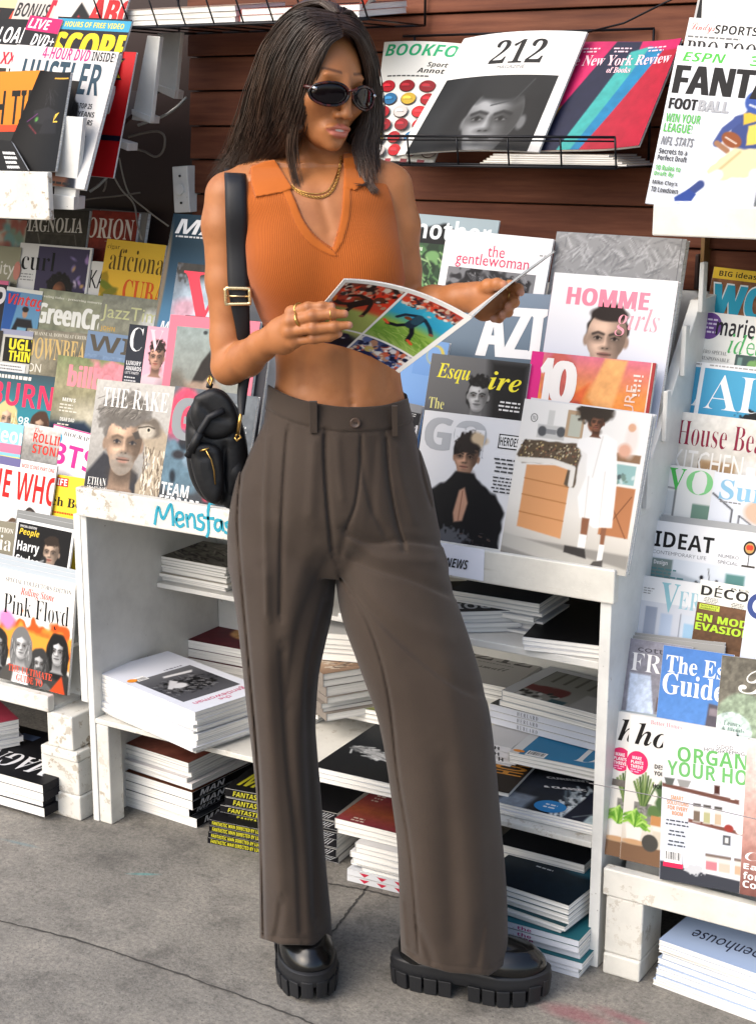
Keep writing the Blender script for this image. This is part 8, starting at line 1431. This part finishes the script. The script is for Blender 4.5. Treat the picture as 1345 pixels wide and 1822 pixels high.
hm = magazine('open_magazine', 'open sports magazine held in both hands, four football action photos facing out', _wA, sport, t=.003, spine='#e8e6e0', back='#e8e6e2', bow=-.022)
E0 = P3(988, 447, 2.70); F0 = C_+(E0-B_)*.98
rq = [toW(p) for p in (B_, E0, C_, F0)]
rl = magazine('page_half', None, rq, lambda a: a.bg('#d9dbdc', '#c9ccce'), t=.0028, spine='#e2e0da', back='#d2d2ce', bow=-.004)
lw = Vector(rl.location); rl.parent = hm; rl.location = lw-hm.location
for k_ in ('label', 'category', 'group'):
    if k_ in rl: del rl[k_]
MAGS.remove(rl)
# ---- shoulder bag
M_BAG = mat('black_nylon', hx('#0d0e11'), .55, spec=.4); nt_, b_, N_, L_ = nodes(M_BAG); n1 = tex(nt_, 'Noise', 45, Detail=4); L_.new(bump(nt_, n1.outputs[0], .35, .004), b_.inputs['Normal'])
M_STRAP = mat('black_webbing', hx('#17181c'), .55, spec=.35); nt_, b_, N_, L_ = nodes(M_STRAP); w_ = tex(nt_, 'Noise', 600, Detail=2); L_.new(bump(nt_, w_.outputs[0], .3, .0005), b_.inputs['Normal'])
BD = 2.86; bl = toW(P3(382, 898, BD)); bag = empty('shoulder_bag', tuple(bl), 'small black bag with gold zip and fittings hanging at her hip on a wide strap', 'bag')
def bmesh_part(name, F, mt, it=2):
    V, Q = nets(F); V = relax(V, Q, it, .5); me = mesh_from(name, toW(V)-bl, Q.ravel(), np.full(len(Q), 4), [mt], smooth=True); return link(name, me, bag)
def bfield(): return Field(P3(315, 925, BD)*[1, 0, 1]+[0, 2.73, 0], P3(455, 670, BD)*[1, 0, 1]+[0, 2.96, 0], .0026)
F = bfield(); X, Y, Z = F.ax(); bp = proj(X, Y, Z)
body = curve([(352, 702), (378, 690), (404, 700), (425, 735), (440, 790), (440, 850), (425, 890), (398, 900), (362, 888), (338, 850), (330, 790), (334, 735), (352, 702)], 4); sdb = sdpoly(bp[0], bp[1], body)
F.v = (np.sqrt(np.maximum(sdb+.03, 0)**2+np.maximum(np.abs(Y-BD)-.022, 0)**2)-.03).astype(np.float32)
fb_ = (Y < BD) & np.ones_like(sdb, bool)
for pts, w, dp in (([(345, 760), (380, 775), (420, 770)], 6, .006), ([(340, 740), (372, 752), (400, 742), (418, 730)], 8, -.006), ([(352, 720), (372, 735), (392, 760)], 6, .005), ([(400, 790), (398, 850), (404, 898)], 4, .007), ([(345, 800), (352, 850), (372, 888)], 7, .005), ([(388, 710), (404, 740), (410, 780)], 8, -.004), ([(360, 700), (350, 740)], 6, .004)): groove_px(F, pts, w, dp, bp[0], bp[1], fb_)
bmesh_part('bag_body', F, M_BAG)
F = bfield(); sdb = sdpoly(bp[0], bp[1], curve([(334, 790), (352, 785), (384, 792), (396, 812), (398, 870), (388, 896), (366, 888), (346, 850), (334, 790)], 4)); F.v = (np.sqrt(np.maximum(sdb+.016, 0)**2+np.maximum(np.abs(Y-(BD-.045))-.012, 0)**2)-.016).astype(np.float32); groove_px(F, [(350, 812), (376, 815), (388, 860)], 6, .003, bp[0], bp[1], fb_); bmesh_part('front_pocket', F, M_BAG)
F = bfield(); F.chain([(P3(418, 792, BD-.03), .019), (P3(420, 840, BD-.03), .021), (P3(412, 888, BD-.028), .019)], .01); X, Y, Z = F.ax(); bmesh_part('side_pocket', F, M_BAG)
F = bfield(); sdb = sdpoly(bp[0], bp[1], curve([(346, 705), (378, 692), (408, 706), (424, 742), (418, 768), (384, 782), (352, 770), (338, 740), (346, 705)], 4)); F.v = (np.sqrt(np.maximum(sdb+.014, 0)**2+np.maximum(np.abs(Y-(BD-.046))-.004, 0)**2)-.014).astype(np.float32); groove_px(F, [(352, 716), (380, 740), (412, 746)], 6, .004, bp[0], bp[1], fb_); bmesh_part('flap', F, M_BAG)
def btube(name, pts, r, mt, flat=None, n=8):
    b = MB(); b.tube([toW(P3(*p)) for p in pts], r, n); return b.build(name, mt, bag, loc=bl, smooth=True)
btube('buckle_strap', [(398, 730, BD-.068), (372, 742, BD-.068), (358, 765, BD-.068), (345, 795, BD-.064), (333, 812, BD-.06)], .0065, M_STRAP); btube('buckle_clip', [(356, 770, BD-.072), (340, 803, BD-.068)], .0085, M_BAG)
btube('zip', [(366, 800, BD-.0745), (376, 818, BD-.0745), (381, 838, BD-.0745), (383, 862, BD-.0735)], .0014, M_GOLD, n=6); btube('zip_pull', [(372, 797, BD-.0755), (364, 800, BD-.0755), (356, 802, BD-.074)], .0018, M_GOLD, n=6)
btube('clasp', [(429, 736, 2.775), (426, 752, 2.775), (423, 772, 2.78)], .0034, M_GOLD); btube('clasp_ring', [(418, 778, 2.785), (424, 770, 2.785), (429, 778, 2.785), (421, 784, 2.785), (418, 778, 2.785)], .0022, M_GOLD)
btube('top_ring', [(374, 668, 2.85), (378, 676, 2.845), (374, 686, 2.845), (370, 677, 2.845), (374, 668, 2.85)], .0024, M_GOLD); btube('hang_loop', [(372, 690, 2.85), (374, 682, 2.85)], .006, M_STRAP)
def ribbon(name, pts, wpx, th=.0022, mt=None):
    L_ = []; n = 9
    C = [np.array([(a[0]+a[1])/2, a[2], a[3], (a[1]-a[0])/2]) for a in pts]; us = np.linspace(0, len(C)-1, 60); C = np.array([cr_eval(C, u) for u in us]); rowsv = []
    for x, y, d, hw in C: rowsv.append([P3(x-hw+2*hw*j/4, y, d-.0035*(1-((j-2)/2)**2)) for j in range(5)])
    G = np.array(rowsv); V_ = np.concatenate([G.reshape(-1, 3), G.reshape(-1, 3)+np.array([0, th, 0])]); k = len(G)*5; f_ = []
    for i in range(len(G)-1):
        for j in range(4): a = i*5+j; f_ += [(a, a+5, a+6, a+1), (k+a, k+a+1, k+a+6, k+a+5)]
        f_ += [(i*5, k+i*5, k+i*5+5, i*5+5), (i*5+4, i*5+9, k+i*5+9, k+i*5+4)]
    b = MB(); b.add([toW(p) for p in V_], f_); return b.build(name, mt or M_STRAP, bag, loc=bl, smooth=True)
d1 = march(420, 335, lift=.004)[1]; d2 = march(430, 400, SK, lift=.004)[1]
def sd_(y): 
    return min(march(x_, y, SK, lift=.007)[1] for x_ in (402, 412, 425, 438))
print('strap depths', [round(sd_(y), 3) for y in (318, 340, 380, 430, 480, 530)])
ribbon('strap', [(400, 436, 296, 2.86), (399, 437, 303, 2.835), (399, 437, 312, sd_(318)+.012), (400, 438, 335, sd_(340)), (401, 439, 380, min(sd_(380), 2.785)), (403, 441, 440, 2.762), (405, 443, 500, 2.757), (410, 444, 540, 2.757), (420, 445, 590, 2.77), (426, 447, 650, 2.795), (422, 440, 700, 2.79), (424, 435, 738, 2.775)], 0)
bk = MB(); xs = [(401, 512), (444, 513), (445, 540), (402, 541), (401, 512)]; dk = 2.749
P_ = []
for (x0, y0), (x1, y1) in zip(xs[:-1], xs[1:]):
    for f in np.linspace(0, 1, 8)[:-1]: P_.append(toW(P3(x0+(x1-x0)*f, y0+(y1-y0)*f, dk)))
P_.append(P_[0]); bk.tube(P_, .0031, 8); bk.tube([toW(P3(402, 526, dk+.002)), toW(P3(444, 527, dk+.002))], .0016, 6); bk.build('buckle', mat('pale_gold', hx('#e6cfa0'), .25, .9), bag, loc=bl, smooth=True)
